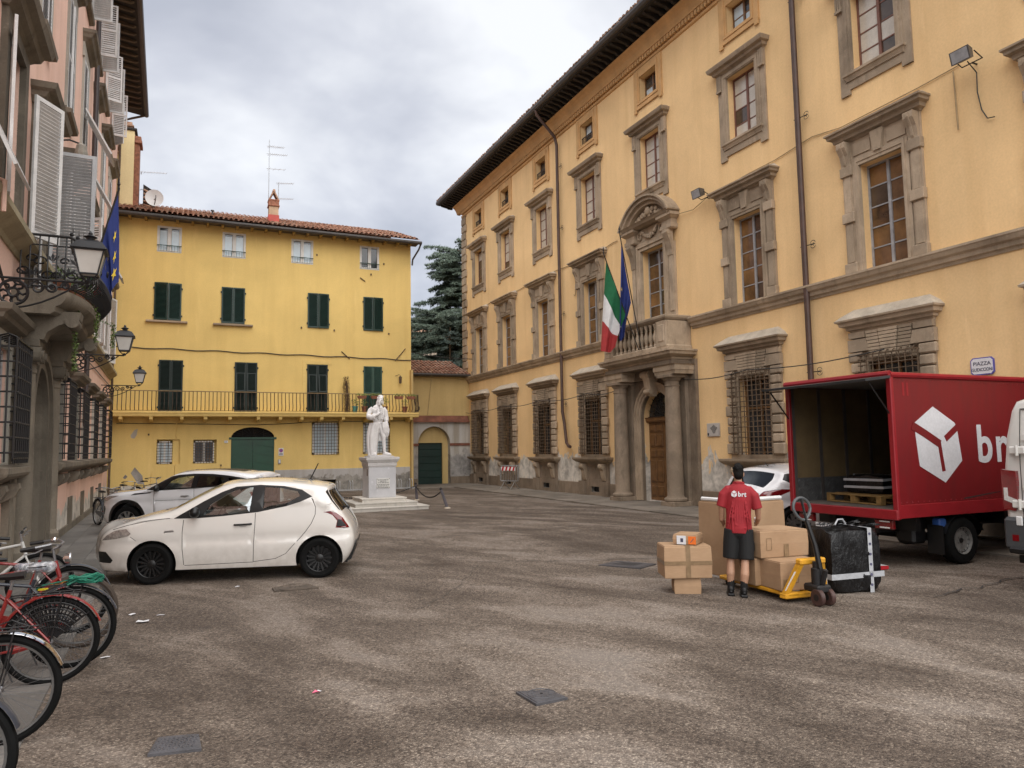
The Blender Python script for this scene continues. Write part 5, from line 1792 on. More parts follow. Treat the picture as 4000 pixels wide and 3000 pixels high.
for k in range(40):
    x = 13.4 + 3.6 * k / 39
    o = bow(x, 1.0)
    belly = [(0, 4.56), (.12, 4.62), (.22, 4.74), (.22, 4.86), (.12, 5.0), (.02, 5.14), (0, 5.38)]
    mk('baluster', G().tube([(x, -o - b * .9, z) for b, z in belly], .012, 5), IRON_BK, rlo)
    if k % 2 == 0:
        sc = G()
        for (zc, s) in ((4.78, 1), (5.1, -1)):
            sc.tube([(x + .09 + .065 * cos(t) * (1 - t / 10), -o - .16 if zc < 5 else -o - .05, zc + s * .065 * sin(t) * (1 - t / 10)) for t in [j * .6 for j in range(13)]], .009, 4)
        sc.sphere((x, -o, 5.44), .035, 6, 4)
        sc.add([(x, -o - .01, 5.38), (x + .05, -o - .02, 5.5), (x, -o - .01, 5.62), (x - .05, -o - .02, 5.5)], [(0, 1, 2, 3)])
        mk('scroll', sc, IRON_BK, rlo)
lf_g = G()
rl_ = random.Random(77)
for k in range(46):      # cast leaves and curls thickening the near side and the front
    x = 13.36 if k < 16 else 13.4 + 3.5 * rl_.random()
    o = .08 + .055 * k if k < 16 else bow(x, 1.0) + rl_.uniform(.02, .2)
    zc = rl_.uniform(4.62, 5.3)
    r_ = rl_.uniform(.05, .09)
    if k % 2:
        lf_g.tube([(x + (.0 if k < 16 else r_ * cos(t)), -o - (r_ * cos(t) if k < 16 else 0), zc + r_ * sin(t) * (1 - t / 9)) for t in [j * .6 for j in range(10)]], .014, 4)
    else:
        for q in range(3):
            a = pi / 2 + (q - 1) * .7
            e_ = Vector((0, cos(a), sin(a))) if k < 16 else Vector((cos(a), 0, sin(a)))
            s_ = Vector((0, -sin(a), cos(a))) if k < 16 else Vector((-sin(a), 0, cos(a)))
            c_ = Vector((x, -o, zc))
            lf_g.add([c_, c_ + e_ * .08 + s_ * .025, c_ + e_ * .15, c_ + e_ * .08 - s_ * .025], [(0, 1, 2, 3)])
stuff(mk('cast_leaves', lf_g, IRON_BK, rlo, fix=False))
for i_ in range(6):   # side returns
    mk('baluster', G().tube([(13.36, -.1 - i_ * .12, 4.56), (13.3, -.1 - i_ * .12, 4.8), (13.36, -.1 - i_ * .12, 5.38)], .012, 5), IRON_BK, rlo)

# eaves
mk('eave_soffit', G().prism([(.5, 17.25), (-.98, 17.05), (-1.0, 17.15), (.5, 17.5)], P0, 35.6, 'x'), WOOD_DK, pk)
M_pr = mkmesh('rafter', G().prism([(0, 17.05), (-.5, 17.0), (-.8, 16.98), (-.9, 17.04), (0, 17.2)], -.06, .06, 'x'), pm('eave_brown', (.10, .075, .05), .8, .3, 4))
for k in range(52):
    mk('rafter', M_pr, None, pk, (8.2 + k * .52, 0, 0))
mk('gutter', G().tube([(P0, -1.06, 17.1), (35.6, -1.06, 17.1)], .1, 8), GUTTER, pk, smooth=True)
mk('roof', G().prism([(-1.05, 17.2), (6, 19.6), (12, 17.2)], P0, 35.6, 'x'), TERRA, pk)
mk('drainpipe', G().tube([(23.55, -1.0, 17.0), (23.55, -.3, 16.6), (23.55, -.14, 16.2), (23.55, -.14, 4.4), (23.55, -.16, 2.75), (23.5, -.2, 2.6)], .07, 10), pm('drainpipe_dark', (.05, .036, .034), .5, .3, 3), pk, smooth=True)
mk('drainpipe', G().tube([(35.4, -1.0, 17.0), (35.2, -.5, 16.7), (34.96, -.1, 16.4), (34.96, -.08, 12.0), (34.96, -.08, 0)], .05, 8), IRON, pk, smooth=True)
mk('conduit', G().tube([(10.4, -.06, 9.0), (10.5, -.06, 6.6), (10.8, -.12, 6.2), (11.0, -.12, 5.9), (11.05, -.1, 5.5), (10.9, -.28, 5.4), (10.9, -.28, 5.0)], .03, 7), PLA_PINK, pk, smooth=True)
mk('wall_cable', G().tube([(10.9, -.05, 4.95), (11.6, -.05, 4.75), (12.4, -.05, 4.4), (13.0, -.05, 4.3), (13.1, -.05, 4.15)], .02, 5).tube([(19, -.05, 4.9), (24, -.04, 4.7), (34.8, -.04, 4.75)], .015, 5), CABLE, pk)
fx = G().lathe([(.05, 0), (.13, .06), (.16, .2), (.06, .34)], 0, -.35, 10).tube([(0, -.35, .3), (0, 0, .36)], .02, 5)
sl2 = thing('sack_wrapped_lamp', 'grey cloth-wrapped fitting hanging on the pink wall above the shutters', 'wall lamp', pkw(17.6, 0, 8.35), PROT)
mk('wrapped_body', G().lathe([(.02, -.28), (.09, -.2), (.13, 0), (.1, .16), (.03, .22)], 0, -.42, 9), pm('sacking', (.3, .28, .24), .95, .3, 9), sl2, smooth=True)
mk('arm', G().tube([(0, -.42, .2), (0, -.2, .26), (0, 0, .22)], .02, 5), IRON_BK, sl2)

# ---- wrought-iron street lamps on the pink wall
GLASSL = newmat('lamp_opal_glass')
GLASSL[2].inputs['Base Color'].default_value = (.62, .60, .56, 1)
GLASSL[2].inputs['Roughness'].default_value = .25
_t = GLASSL[1]
_t.put(GLASSL[2].inputs['Base Color'], _t.ramp(_t.noise(_t.pos(), 3, 3), [(.3, (.55, .53, .49)), (.7, (.68, .66, .62))]))
GLASSL = GLASSL[0]
LBLK = pm('lamp_iron', (.022, .024, .028), .4, .2, 6)


def scroll(g, cx, cz, r, turns, s, y=0, th=.012, ph=0):
    g.tube([(y, cx + r * (1 - t / (turns * 6.9)) * cos(s * t + ph), cz + r * (1 - t / (turns * 6.9)) * sin(s * t + ph)) for t in [j * .45 for j in range(int(turns * 14))]], th, 5)


def street_lamp(x, o, zb, label):
    """x along wall, o reach, zb level of the bracket top bar"""
    t = thing('street_lamp', label, 'street lamp', pkw(x, 0, zb), PROT, 'wrought iron bracket lamps on the pink palazzo')
    # lamp local: x along facade, -y outwards
    b = G()
    b.tube([(0, .02, 0), (0, -o, 0)], .018, 6)
    b.tube([(0, .0, -.42)] + [(0, -o * .9 * s, -.42 + .40 * s ** 1.7 - .05 * sin(pi * s)) for s in (.1, .2, .3, .4, .55, .7, .85, 1)], .014, 6)
    br_ = mk('bracket', b, IRON_BK, t)
    sc = G()
    # roundel near the wall
    for rr, th in ((.17, .022), (.06, .02)):
        sc.tube([(0, -.24 + rr * cos(a), -.2 + rr * sin(a)) for a in [j * pi / 12 for j in range(24)]], th, 5, closed=True)
    for j in range(8):
        a = j * pi / 4
        sc.tube([(0, -.24 + .06 * cos(a), -.2 + .06 * sin(a)), (0, -.24 + .12 * cos(a + .25), -.2 + .12 * sin(a + .25)), (0, -.24 + .165 * cos(a), -.2 + .165 * sin(a))], .017, 4)
    mk('roundel', sc, IRON_BK, br_)
    sc = G()
    for cy, cz, r, s in ((-.52, -.12, .10, 1), (-.7, -.10, .075, -1), (-.86, -.07, .055, 1), (-.98, -.06, .045, -1)):
        scroll(sc, cy, cz, r, 1.5, s, th=.017)
    mk('scroll', sc, IRON_BK, br_)
    # lantern
    L = -o
    lf_ = G()
    wt, wb, z0, z1 = .19, .115, .12, .46
    for sx in (-1, 1):
        for sy in (-1, 1):
            lf_.tube([(sx * wb, L + sy * wb, z0), (sx * wt, L + sy * wt, z1)], .012, 5)
            lf_.tube([(sx * wb, L + sy * wb, z0), (sx * .03, L + sy * .03, .03)], .009, 5)
    for w_, zz in ((wb, z0), (wt, z1)):
        lf_.tube([(-w_, L - w_, zz), (w_, L - w_, zz), (w_, L + w_, zz), (-w_, L + w_, zz)], .014, 5, closed=True)
    lf_.lathe([(.03, 0), (.045, .02), (.02, .06)], 0, L, 8)
    mk('lantern_frame', lf_, LBLK, t)
    gl_ = G().ring_loft([[(-wb * .96, L - wb * .96, z0 + .005), (wb * .96, L - wb * .96, z0 + .005), (wb * .96, L + wb * .96, z0 + .005), (-wb * .96, L + wb * .96, z0 + .005)], [(-wt * .96, L - wt * .96, z1), (wt * .96, L - wt * .96, z1), (wt * .96, L + wt * .96, z1), (-wt * .96, L + wt * .96, z1)]])
    mk('lantern_glass', gl_, GLASSL, t)
    cp = G().ring_loft([[(-w_, L - w_, z), (w_, L - w_, z), (w_, L + w_, z), (-w_, L + w_, z)] for w_, z in ((.215, .455), (.235, .47), (.22, .49), (.16, .58), (.1, .615), (.09, .62))])
    mk('lantern_roof', cp, LBLK, t)
    mk('finial', G().lathe([(.08, .61), (.05, .63), (.06, .66), (.095, .68), (.05, .7), (.025, .715), (.03, .735), (.008, .77)], 0, L, 10), LBLK, t, smooth=True)
    return t


street_lamp(12.0, 1.15, 4.38, 'nearest black iron street lamp in front of the balcony on the pink wall')
street_lamp(20.3, 1.22, 4.34, 'middle black iron street lamp on scrolled bracket beside the drainpipe')
street_lamp(30.5, 1.25, 4.45, 'farthest black iron street lamp before the yellow house')

# ---- flags
def cloth(hoist, down, ncol, fold, amp, axis, seed, shrink=.6, drift=(0, 0, 0)):
    """hanging cloth: list of hoist points, drop length per hoist point; returns vertex fn"""
    H = [Vector(h) for h in hoist]
    rng = random.Random(seed)
    ph = rng.uniform(0, 6)
    cx = sum(H, Vector()) / len(H)

    def P(s, t):
        f = s * (len(H) - 1)
        i = min(int(f), len(H) - 2)
        p = H[i].lerp(H[i + 1], f - i)
        L = down[i] + (down[i + 1] - down[i]) * (f - i)
        base = Vector((H[0].x, H[0].y, p.z))
        k = 1 - shrink * min(1, t * 1.6) ** .8
        q = Vector((base.x + (p.x - base.x) * k, base.y + (p.y - base.y) * k, p.z - L * t))
        w = amp * min(1, .25 + t * 1.5)
        q += Vector(axis) * (w * sin(fold * s * 2 * pi + ph + t * 1.2) + w * .35 * sin(fold * 2.3 * s * 2 * pi + 1 + t * 2.5))
        q += Vector(drift) * t
        return q
    return P


def star_mesh(g, c, u, v, nrm, r):
    pts = []
    for k in range(10):
        a = pi / 2 + k * pi / 5
        rr = r if k % 2 == 0 else r * .4
        pts.append(c + u * (rr * cos(a)) + v * (rr * sin(a)) + nrm * .006)
    cen = c + nrm * .008
    g.add([cen] + pts, [(0, 1 + k, 1 + (k + 1) % 10) for k in range(10)])


def clothmat(name, col):
    m, t, b = newmat(name)
    p = t.pos()
    t.put(b.inputs['Base Color'], t.ramp(t.noise(p, 6, 4), [(.3, tuple(c * .9 for c in col)), (.7, tuple(min(1, c * 1.1) for c in col))]))
    b.inputs['Roughness'].default_value = .8
    t.put(b.inputs['Normal'], t.bump(t.noise(p, 300, 2), .1, .002))
    return m


F_BLUE = clothmat('flag_blue', (.015, .03, .16))
F_GREEN = clothmat('flag_green', (.01, .13, .05))
F_WHITE = clothmat('flag_white', (.72, .72, .72))
F_RED = clothmat('flag_red', (.40, .04, .04))
F_GOLD = clothmat('flag_gold', (.75, .55, .05))


def flag(name, label, P, bands, stars, pole, nu=26, nv=40, poler=.018):
    t = thing(name, label, 'flag', tuple(pole[0]), 0, 'national and union flags on the palazzi')
    off = Vector(pole[0])
    mk('pole', G().tube([Vector(q) - off for q in pole], poler, 7), WOOD_DK, t, smooth=True)
    tip = Vector(pole[-1]) - off
    mk('pole_tip', G().lathe([(.005, .22), (.03, .1), (.012, .06), (.025, .03), (.02, -.02)], tip.x, tip.y, 8).xf(lambda x, y, z: (x, y, z + tip.z)), IRON_BK, t)
    for nm, t0, t1, mat in bands:
        g = G().grid(lambda u, v: P(u, t0 + (t1 - t0) * v) - off, nu, max(4, int(nv * (t1 - t0))))
        mk(nm, g, mat, t, smooth=True, fix=False)
    for s, tt, r in stars:
        g = G()
        c = P(s, tt) - off
        du = (P(s + .02, tt) - P(s - .02, tt)).normalized()
        dv = (P(s, tt - .02) - P(s, tt + .02)).normalized()
        nr = du.cross(dv).normalized()
        if nr.dot(Vector((0, 0, 1.9)) - (c + off)) < 0:
            nr = -nr
            du = -du
        star_mesh(g, c + nr * .02, du, dv, nr, r)
        mk('star', g, F_GOLD, t, fix=False)
    return t


# on the orange palazzo's balcony
pb0 = Vector((XW - 1.0, 19.95, 5.05))
tipA = Vector((XW - 2.0, 20.36, 8.3))
tipB = Vector((XW - 1.6, 19.98, 8.95))
hoA = [tipA.lerp(pb0, k) for k in (.08, .26, .46, .64)]
PA = cloth([tuple(h) for h in hoA], [2.95, 2.4, 1.75, 1.0], 1, 1.4, .09, (.45, .9, 0), 3, .2, (0, .5, 0))
flag('italian_flag', 'green white and red flag hanging from the pole over the portal balcony', PA, [('green_band', 0, .36, F_GREEN), ('white_band', .36, .66, F_WHITE), ('red_band', .66, 1, F_RED)], [], [tuple(pb0), tuple(tipA)])
hoB = [tipB.lerp(pb0, k) for k in (.1, .25, .45, .6)]
PB = cloth([tuple(h) for h in hoB], [3.15, 2.6, 1.7, .8], 1, 1.4, .09, (.45, .9, 0), 5, .15, (0, .3, 0))
flag('union_flag', 'dark blue flag with gold stars right of the green white red flag', PB, [('blue_cloth', 0, 1, F_BLUE)], [(.15, .86, .085), (.1, .45, .07), (.55, .62, .06)], [tuple(pb0 + Vector((.02, -.12, 0))), tuple(tipB)])
# on the pink palazzo's balcony
f0 = Vector(pkw(15.3, .75, 4.7))
f1_ = Vector(pkw(15.45, 1.28, 6.95))
hoC = [f1_.lerp(f0, k) for k in (.03, .2, .4, .62)]
PC = cloth([tuple(h) for h in hoC], [1.72, 1.5, 1.25, .9], 1, 1.3, .05, (.3, .95, 0), 8, .2, (.06, 0, 0))
flag('union_flag', 'dark blue flag with gold stars hanging behind the nearest street lamp', PC, [('blue_cloth', 0, 1, F_BLUE)], [(.2, .4, .1), (.5, .5, .09), (.22, .64, .11), (.3, .82, .115)], [tuple(f0), tuple(f1_)])
f0 = Vector(pkw(15.6, .7, 4.7))
f1_ = Vector(pkw(15.95, 1.22, 6.85))
hoD = [f1_.lerp(f0, k) for k in (.03, .25, .5, .75)]
PD = cloth([tuple(h) for h in hoD], [1.2, 1.0, .8, .6], 1, 1.2, .05, (.3, .95, 0), 12, .1)
flag('italian_flag', 'green edge of a flag behind the blue flag on the pink palazzo', PD, [('green_band', 0, .4, F_GREEN), ('white_band', .4, .7, F_WHITE), ('red_band', .7, 1, F_RED)], [], [tuple(f0), tuple(f1_)])

# ---- plants on the pink balcony
IVY = pm('ivy_leaves', (.045, .085, .02), .6, .5, 9, col2=(.13, .19, .04))
rng = random.Random(21)


def pot_plant(x, o, z, r, n, label, trail=()):
    t = thing('balcony_plant', label, 'plant', pkw(x, o, z), PROT, 'potted plants on the pink palazzo balcony')
    mk('pot', G().lathe([(.08, 0), (.13, .2), (.14, .24)], 0, 0, 10), POT, t)
    lg = G()
    leafball(lg, (0, 0, .34), r, n, .04, rng, .8)
    for dx, do, dz in trail:
        for k in range(int(-dz * 75)):
            q = k / (-dz * 75)
            leafball(lg, (dx + .06 * sin(q * 5), -do * min(1, q * 5), .1 + dz * q), .05, 2, .03, rng)
    mk('leaves', lg, IVY, t)
    if trail:
        st = G()
        for dx, do, dz in trail:
            st.tube([(dx + .06 * sin(q / 8 * 5), -do * min(1, q / 8 * 5), .1 + dz * q / 8) for q in range(9)], .006, 4)
        mk('stem', st, IVY, t)
    return t


pot_plant(13.85, .6, 4.52, .22, 90, 'trailing ivy at the near end of the pink palazzo balcony', ((0, .22, -1.35),))
pot_plant(14.6, .75, 4.52, .24, 90, 'leafy pot plant with short trailing stem in the balcony middle', ((.05, .3, -.75),))
pot_plant(15.5, .85, 4.52, .3, 150, 'largest green pot plant at the outer curve of the balcony')
pot_plant(16.3, .8, 4.52, .3, 150, 'green pot plant at the far end of the balcony', ((.2, .4, -.6),))
# ================================================================== trees and roofs beyond the square
def needlemat(name, lo, hi):
    m, t, b = newmat(name)
    p = t.pos()
    c = t.ramp(t.noise(p, 1.6, 4, .6), [(.3, lo), (.7, hi)])
    c = t.mix(1.0, c, t.ramp(t.noise(p, 9, 2), [(.3, .65), (.7, 1.15)]), 'MULTIPLY')
    t.put(b.inputs['Base Color'], c)
    b.inputs['Roughness'].default_value = .75
    b.inputs['Specular IOR Level'].default_value = .25
    return m


NEED = needlemat('cedar_needles', (.08, .115, .085), (.2, .25, .195))
NEED2 = needlemat('spruce_needles', (.075, .115, .1), (.19, .245, .22))
BARK = MATS['bark']


def conifer(name, label, base, h, trunk_r, boughs, rng, needle, mat, droop=.35):
    t = thing(name, label, 'tree', base)
    mk('trunk', G().tube([(0, 0, 0), (.1, 0, h * .35), (-.05, .05, h * .7), (0, 0, h)], [trunk_r, trunk_r * .75, trunk_r * .4, .03], 9), BARK, t, smooth=True)
    br, lf = G(), G()
    for z, az, L, up in boughs:
        dx, dy = cos(az), sin(az)
        pts = []
        for k in range(9):
            f = k / 8
            pts.append(Vector((dx * L * f + .12 * sin(f * 7 + z), dy * L * f + .12 * cos(f * 6 + z), z + up * L * f - droop * L * f * f)))
        br.tube(pts, [max(.012, .07 * L / 4 * (1 - i / 8)) for i in range(9)], 5)
        # side sprays, flat and hanging
        ns = int(L * 15)
        for k in range(ns):
            f = .18 + .82 * (k + rng.random()) / ns
            i = min(int(f * 8), 7)
            p = pts[i].lerp(pts[i + 1], f * 8 - i)
            side = rng.choice((-1, 1))
            sl_ = rng.uniform(.25, .75) * (1.15 - f * .55)
            sd = Vector((-dy * side + dx * .55, dx * side + dy * .55, rng.uniform(-.28, .12))).normalized()
            m = max(3, int(sl_ * 11))
            for j in range(m):
                q = p + sd * (sl_ * j / m) - Vector((0, 0, .18 * (j / m) ** 2)) + Vector((rng.gauss(0, .04), rng.gauss(0, .04), rng.gauss(0, .03)))
                for _ in range(6):
                    d = Vector((rng.gauss(0, 1), rng.gauss(0, 1), rng.gauss(.15, .75))).normalized()
                    a = d * needle * rng.uniform(.6, 1.3)
                    b = d.orthogonal().normalized() * needle * .2
                    lf.add([q - a * .2 - b, q - a * .2 + b, q + a], [(0, 1, 2)])
    mk('branches', br, BARK, t, smooth=True)
    mk('crown', lf, mat, t, fix=False)
    return t


rng = random.Random(31)
bs = []
for k in range(210):
    z = rng.uniform(4.5, 16.4)
    f = (z - 5) / 14.5
    az = rng.uniform(pi * .7, pi * 1.5)
    L = (5.6 * (1 - f) ** .6 + 1.8) * rng.uniform(.6, 1.12)
    if z > 12.4:
        L = min(L, rng.uniform(1.8, 3.1))
    bs.append((z, az, L, rng.uniform(-.12, .38)))
conifer('cedar_tree', 'tall blue green cedar with drooping boughs behind the low annex', (18.9, 49.5, 0), 17.2, .45, bs, rng, .19, NEED, .2)
bs = []
for k in range(64):
    z = rng.uniform(4.2, 9.7)
    f = (z - 4.2) / 6
    bs.append((z, rng.uniform(0, 2 * pi), (2.3 * (1 - f) ** .8 + .3) * rng.uniform(.7, 1.1), rng.uniform(-.05, .2)))
conifer('conifer_tree', 'lower grey green conifer in front of the tall cedar', (16.1, 45.5, 0), 10, .22, bs, rng, .14, NEED2, .3)
bs = []
for k in range(56):
    z = rng.uniform(3.5, 8.6)
    f = (z - 3.5) / 5.4
    bs.append((z, rng.uniform(0, 2 * pi), (1.9 * (1 - f) ** .8 + .3) * rng.uniform(.7, 1.1), rng.uniform(-.05, .2)))
conifer('conifer_tree', 'small conifer beside the yellow house corner above the annex roof', (13.2, 46.0, 0), 8.9, .2, bs, rng, .14, NEED2, .3)

fh = thing('distant_house', 'distant pale house with red tiled roof glimpsed beside the yellow house corner', 'building', (17.4, 62.0, 0))
mk('wall', wall_geo(rect(-4, 3.5, 0, 12.0), [rect(-1.2, -.5, 10.2, 11.2)], .2).box(-4, 3.5, .25, 5, 0, 12), plaster('plaster_distant', (.5, .42, .33), streak=.3), fh, fix=False)
mk('window', G().box(-1.2, -.5, .1, .14, 10.2, 11.2), PANE_DARK, fh)
mk('roof', G().prism([(-.6, 12.0), (5.5, 12.0), (2.5, 13.4)], -4.4, 3.9, 'x'), TERRA, fh)
mk('chimney', G().box(-2.3, -1.6, .6, 1.4, 12.2, 14.4).cbox(-2.45, -1.45, .5, 1.5, 14.4, 14.7, .03), BRICK, fh)

# ================================================================== statue
def remesh(g, vox, it=4, name='m'):
    me = g.mesh(name)
    ob = bpy.data.objects.new('tmp', me)
    COL.objects.link(ob)
    r = ob.modifiers.new('r', 'REMESH')
    r.mode = 'VOXEL'
    r.voxel_size = vox
    s = ob.modifiers.new('s', 'SMOOTH')
    s.factor = .5
    s.iterations = it
    dg = bpy.context.evaluated_depsgraph_get()
    out = bpy.data.meshes.new_from_object(ob.evaluated_get(dg))
    bpy.data.objects.remove(ob)
    bpy.data.meshes.remove(me)
    out.name = name
    out.polygons.foreach_set('use_smooth', [True] * len(out.polygons))
    return out


def mkm(name, me, mat, parent, loc=None):
    me.materials.clear()
    me.materials.append(mat)
    o = bpy.data.objects.new(name, me)
    COL.objects.link(o)
    o.parent = parent
    if loc:
        o.location = loc
    return o


SX, SY = 5.97, 24.05
mon = thing('monument_pedestal', 'grey and white marble pedestal on three steps with inscribed plaque', 'pedestal', (SX, SY, 0))
for i, (hw, z0) in enumerate(((1.3, 0), (1.0, .125), (.72, .25))):
    parts = 2 if i < 2 else 1
    for k in range(parts):
        xa = -hw + 2 * hw * k / parts
        xb = -hw + 2 * hw * (k + 1) / parts
        mk('step', G().cbox(xa + (.002 if k else 0), xb - (.002 if k < parts - 1 else 0), -hw, hw, z0 - .01, z0 + .105, .008).cbox(xa - (.0 if k else .02) + (.002 if k else 0), xb + (0 if k < parts - 1 else .02) - (.002 if k < parts - 1 else 0), -hw - .02, hw + .02, z0 + .09, z0 + .125, .006), MARBLE_D, mon)
mk('shaft', G().cbox(-.45, .45, -.45, .45, .375, 1.36, .01), stonemat('bluish_marble', (.60, .60, .62), .1, .2), mon)
mk('cap', G().ring_loft([[(-w, -w, z), (w, -w, z), (w, w, z), (-w, w, z)] for w, z in ((.455, 1.36), (.455, 1.39), (.475, 1.40), (.475, 1.5), (.5, 1.53), (.53, 1.58), (.55, 1.6), (.55, 1.68), (.53, 1.685))]), MARBLE, mon)
mk('base_slab', G().cbox(-.4, .4, -.4, .4, 1.685, 1.72, .01), MARBLE, mon)
pl = mk('plaque', G().cbox(-.2, .24, -.475, -.445, .68, 1.0, .006), pm('plaque_white', (.68, .67, .64), .5, .06), mon)
for sx in (-.18, .22):
    for zz in (.7, .98):
        mk('stud', G().sphere((sx, -.478, zz), .012, 6, 4), IRON, mon)
TXT = pm('inscription_ink', (.06, .055, .05), .7, .2)
_rw = random.Random(8)
for k, w in enumerate((.34, .2, .36, .40, .36, .34)):      # worn lettering: too blurred to read, six lines of short words
    x = .02 - w / 2
    ln = G()
    while x < .02 + w / 2 - .02:
        wl_ = min(_rw.uniform(.035, .085), .02 + w / 2 - x)
        nn = max(2, int(wl_ / .011))
        for q in range(nn):
            ln.box(x + q * wl_ / nn, x + q * wl_ / nn + .007, -.4785, -.474, .945 - k * .044 - (.02 if k > 2 else 0) - _rw.uniform(.010, .014), .945 - k * .044 - (.02 if k > 2 else 0) + _rw.uniform(.008, .014))
        x += wl_ + .016
    mk('inscription_line', ln, TXT, mon)
mk('bronze_tag', G().cbox(-.458, -.44, -.3, -.2, 1.08, 1.3, .004), IRON, mon)

st = thing('marble_statue', 'white marble statue of a man in long coat, hand on chest, on the pedestal', 'statue', (SX - .03, SY, 1.72))
b = G()
T = lambda *a, **k: b.tube(*a, **k)
# legs
T([(-.1, .03, .12), (-.11, .03, .5), (-.08, .02, .95)], [.075, .1, .13], 12)
T([(.21, -.06, .13), (.205, -.07, .3), (.19, -.08, .45), (.18, -.1, .62), (.13, -.03, .85), (.08, 0, 1.0)], [.05, .066, .068, .07, .105, .13], 12)
# shoes
T([(.2, .02, .06), (.26, -.1, .07), (.36, -.22, .045), (.41, -.27, .035)], [.055, .065, .05, .03], 10)
T([(-.12, .05, .06), (-.14, -.12, .06), (-.16, -.22, .04)], [.06, .06, .035], 10)
# torso
for z, rx, ry, x in ((.95, .19, .14, 0), (1.08, .18, .14, .0), (1.2, .19, .15, -.01), (1.36, .22, .16, -.02), (1.5, .235, .15, -.02), (1.58, .2, .13, -.01)):
    b.sphere((x, 0, z), 1, 16, 10, (rx, ry, .13))
b.sphere((.07, -.06, 1.3), 1, 12, 8, (.1, .12, .2))
# shoulders, arms
T([(-.2, 0, 1.58), (-.3, .01, 1.5), (-.36, -.02, 1.36), (-.37, -.08, 1.28)], [.085, .088, .085, .08], 12)
T([(-.39, -.06, 1.3), (-.3, -.2, 1.27), (-.2, -.26, 1.3)], [.085, .095, .1], 12)          # wide cuff
T([(-.2, -.25, 1.31), (-.08, -.27, 1.37), (.0, -.26, 1.43)], [.05, .045, .045], 10)
for k in range(4):
    T([(.0, -.27, 1.46 - k * .022), (.05, -.285, 1.47 - k * .024), (.08, -.27, 1.45 - k * .026)], [.018, .017, .014], 6)
T([(-.02, -.27, 1.46), (.01, -.3, 1.51), (.02, -.29, 1.55)], [.02, .018, .013], 6)
T([(.18, 0, 1.58), (.26, .0, 1.48), (.29, .0, 1.3), (.285, -.04, 1.16)], [.085, .09, .09, .095], 12)
T([(.285, -.04, 1.18), (.28, -.07, 1.08), (.27, -.1, 1.02)], [.085, .05, .05], 10)
for k in range(4):
    T([(.25 + k * .022, -.12, 1.04), (.255 + k * .022, -.15, .99), (.25 + k * .022, -.13, .95)], [.018, .016, .013], 6)
# coat: long panel on the left, open front
rings = []
for z, xa, xb, ya, yb in ((.02, -.36, -.03, -.13, .2), (.2, -.4, -.02, -.16, .22), (.45, -.42, .0, -.17, .23), (.7, -.41, .03, -.18, .23), (.95, -.36, .08, -.18, .21), (1.1, -.3, .12, -.17, .19)):
    ring = []
    for k in range(28):
        a = 2 * pi * k / 28
        f = 1 + .07 * sin(a * 6 + z * 1.3) + .04 * sin(a * 11)
        ring.append(((xa + xb) / 2 + (xb - xa) / 2 * cos(a) * f, (ya + yb) / 2 + (yb - ya) / 2 * sin(a) * f, z))
    rings.append(ring)
b.ring_loft(rings)
# back panel and right tail
rings = []
for z, w in ((.5, .16), (.7, .19), (.95, .22), (1.12, .2)):
    ring = []
    for k in range(20):
        a = 2 * pi * k / 20
        f = 1 + .1 * sin(a * 5 + z * 2)
        ring.append((.14 + w * cos(a) * f, .13 + .1 * sin(a) * f, z))
    rings.append(ring)
b.ring_loft(rings)
# waistcoat skirt & hanging cloth at the right hand
for k in range(6):
    x = .12 + k * .035
    T([(x, -.15, 1.12), (x + .02, -.17, .95), (x + .05, -.15, .8 - .03 * (k % 3)), (x + .06, -.12, .68 + .03 * (k % 2))], [.03, .035, .03, .018], 7)
T([(.3, -.13, 1.0), (.34, -.12, .85), (.33, -.1, .7), (.29, -.09, .6)], [.05, .055, .045, .02], 8)
T([(.26, -.12, .98), (.27, -.15, .8), (.26, -.12, .64)], [.04, .045, .02], 8)
# lapels, cravat
T([(-.06, -.17, 1.58), (-.06, -.2, 1.42), (-.02, -.2, 1.22)], [.03, .04, .03], 8)
T([(.12, -.15, 1.58), (.14, -.18, 1.4), (.12, -.18, 1.2)], [.03, .035, .03], 8)
T([(.05, -.13, 1.66), (.06, -.17, 1.58), (.06, -.18, 1.48)], [.04, .05, .03], 8)
for k in range(5):
    b.sphere((.1, -.215, 1.42 - k * .07), .014, 6, 4)
# neck, head, hair
T([(.02, .0, 1.56), (.06, -.02, 1.72)], [.085, .07], 12)
b.sphere((.08, -.03, 1.87), 1, 16, 12, (.095, .115, .135))
b.sphere((.085, -.07, 1.81), 1, 12, 8, (.07, .075, .085))
T([(.1, -.145, 1.9), (.105, -.175, 1.85), (.102, -.15, 1.83)], [.014, .02, .016], 7)
T([(.06, -.14, 1.915), (.1, -.15, 1.91), (.15, -.13, 1.915)], [.014, .016, .012], 6)
T([(.07, -.14, 1.79), (.105, -.15, 1.79), (.135, -.14, 1.79)], [.012, .016, .012], 6)
b.sphere((.1, -.135, 1.75), .03, 8, 6)
rng = random.Random(2)
for k in range(26):
    a = rng.uniform(.3, 2 * pi - .3) - pi / 2
    el = rng.uniform(.1, 1.4)
    c = (.08 + .095 * cos(a) * cos(el), -.02 + .11 * sin(a) * cos(el), 1.9 + .1 * sin(el))
    if c[1] < -.09 and c[2] < 1.97:
        continue
    b.sphere(c, rng.uniform(.03, .045), 7, 5)
for k in range(9):   # locks falling on the left shoulder
    T([(-.0 + .008 * k, .03 - .02 * k, 1.88), (-.04 + .006 * k, .02 - .022 * k, 1.78), (-.07 + .01 * k, -.02 - .02 * k, 1.66)], [.03, .034, .022], 7)
for k in range(5):
    T([(.17, .02 + .012 * k, 1.88), (.185, .02 + .01 * k, 1.78), (.18, .0, 1.7)], [.022, .026, .016], 7)
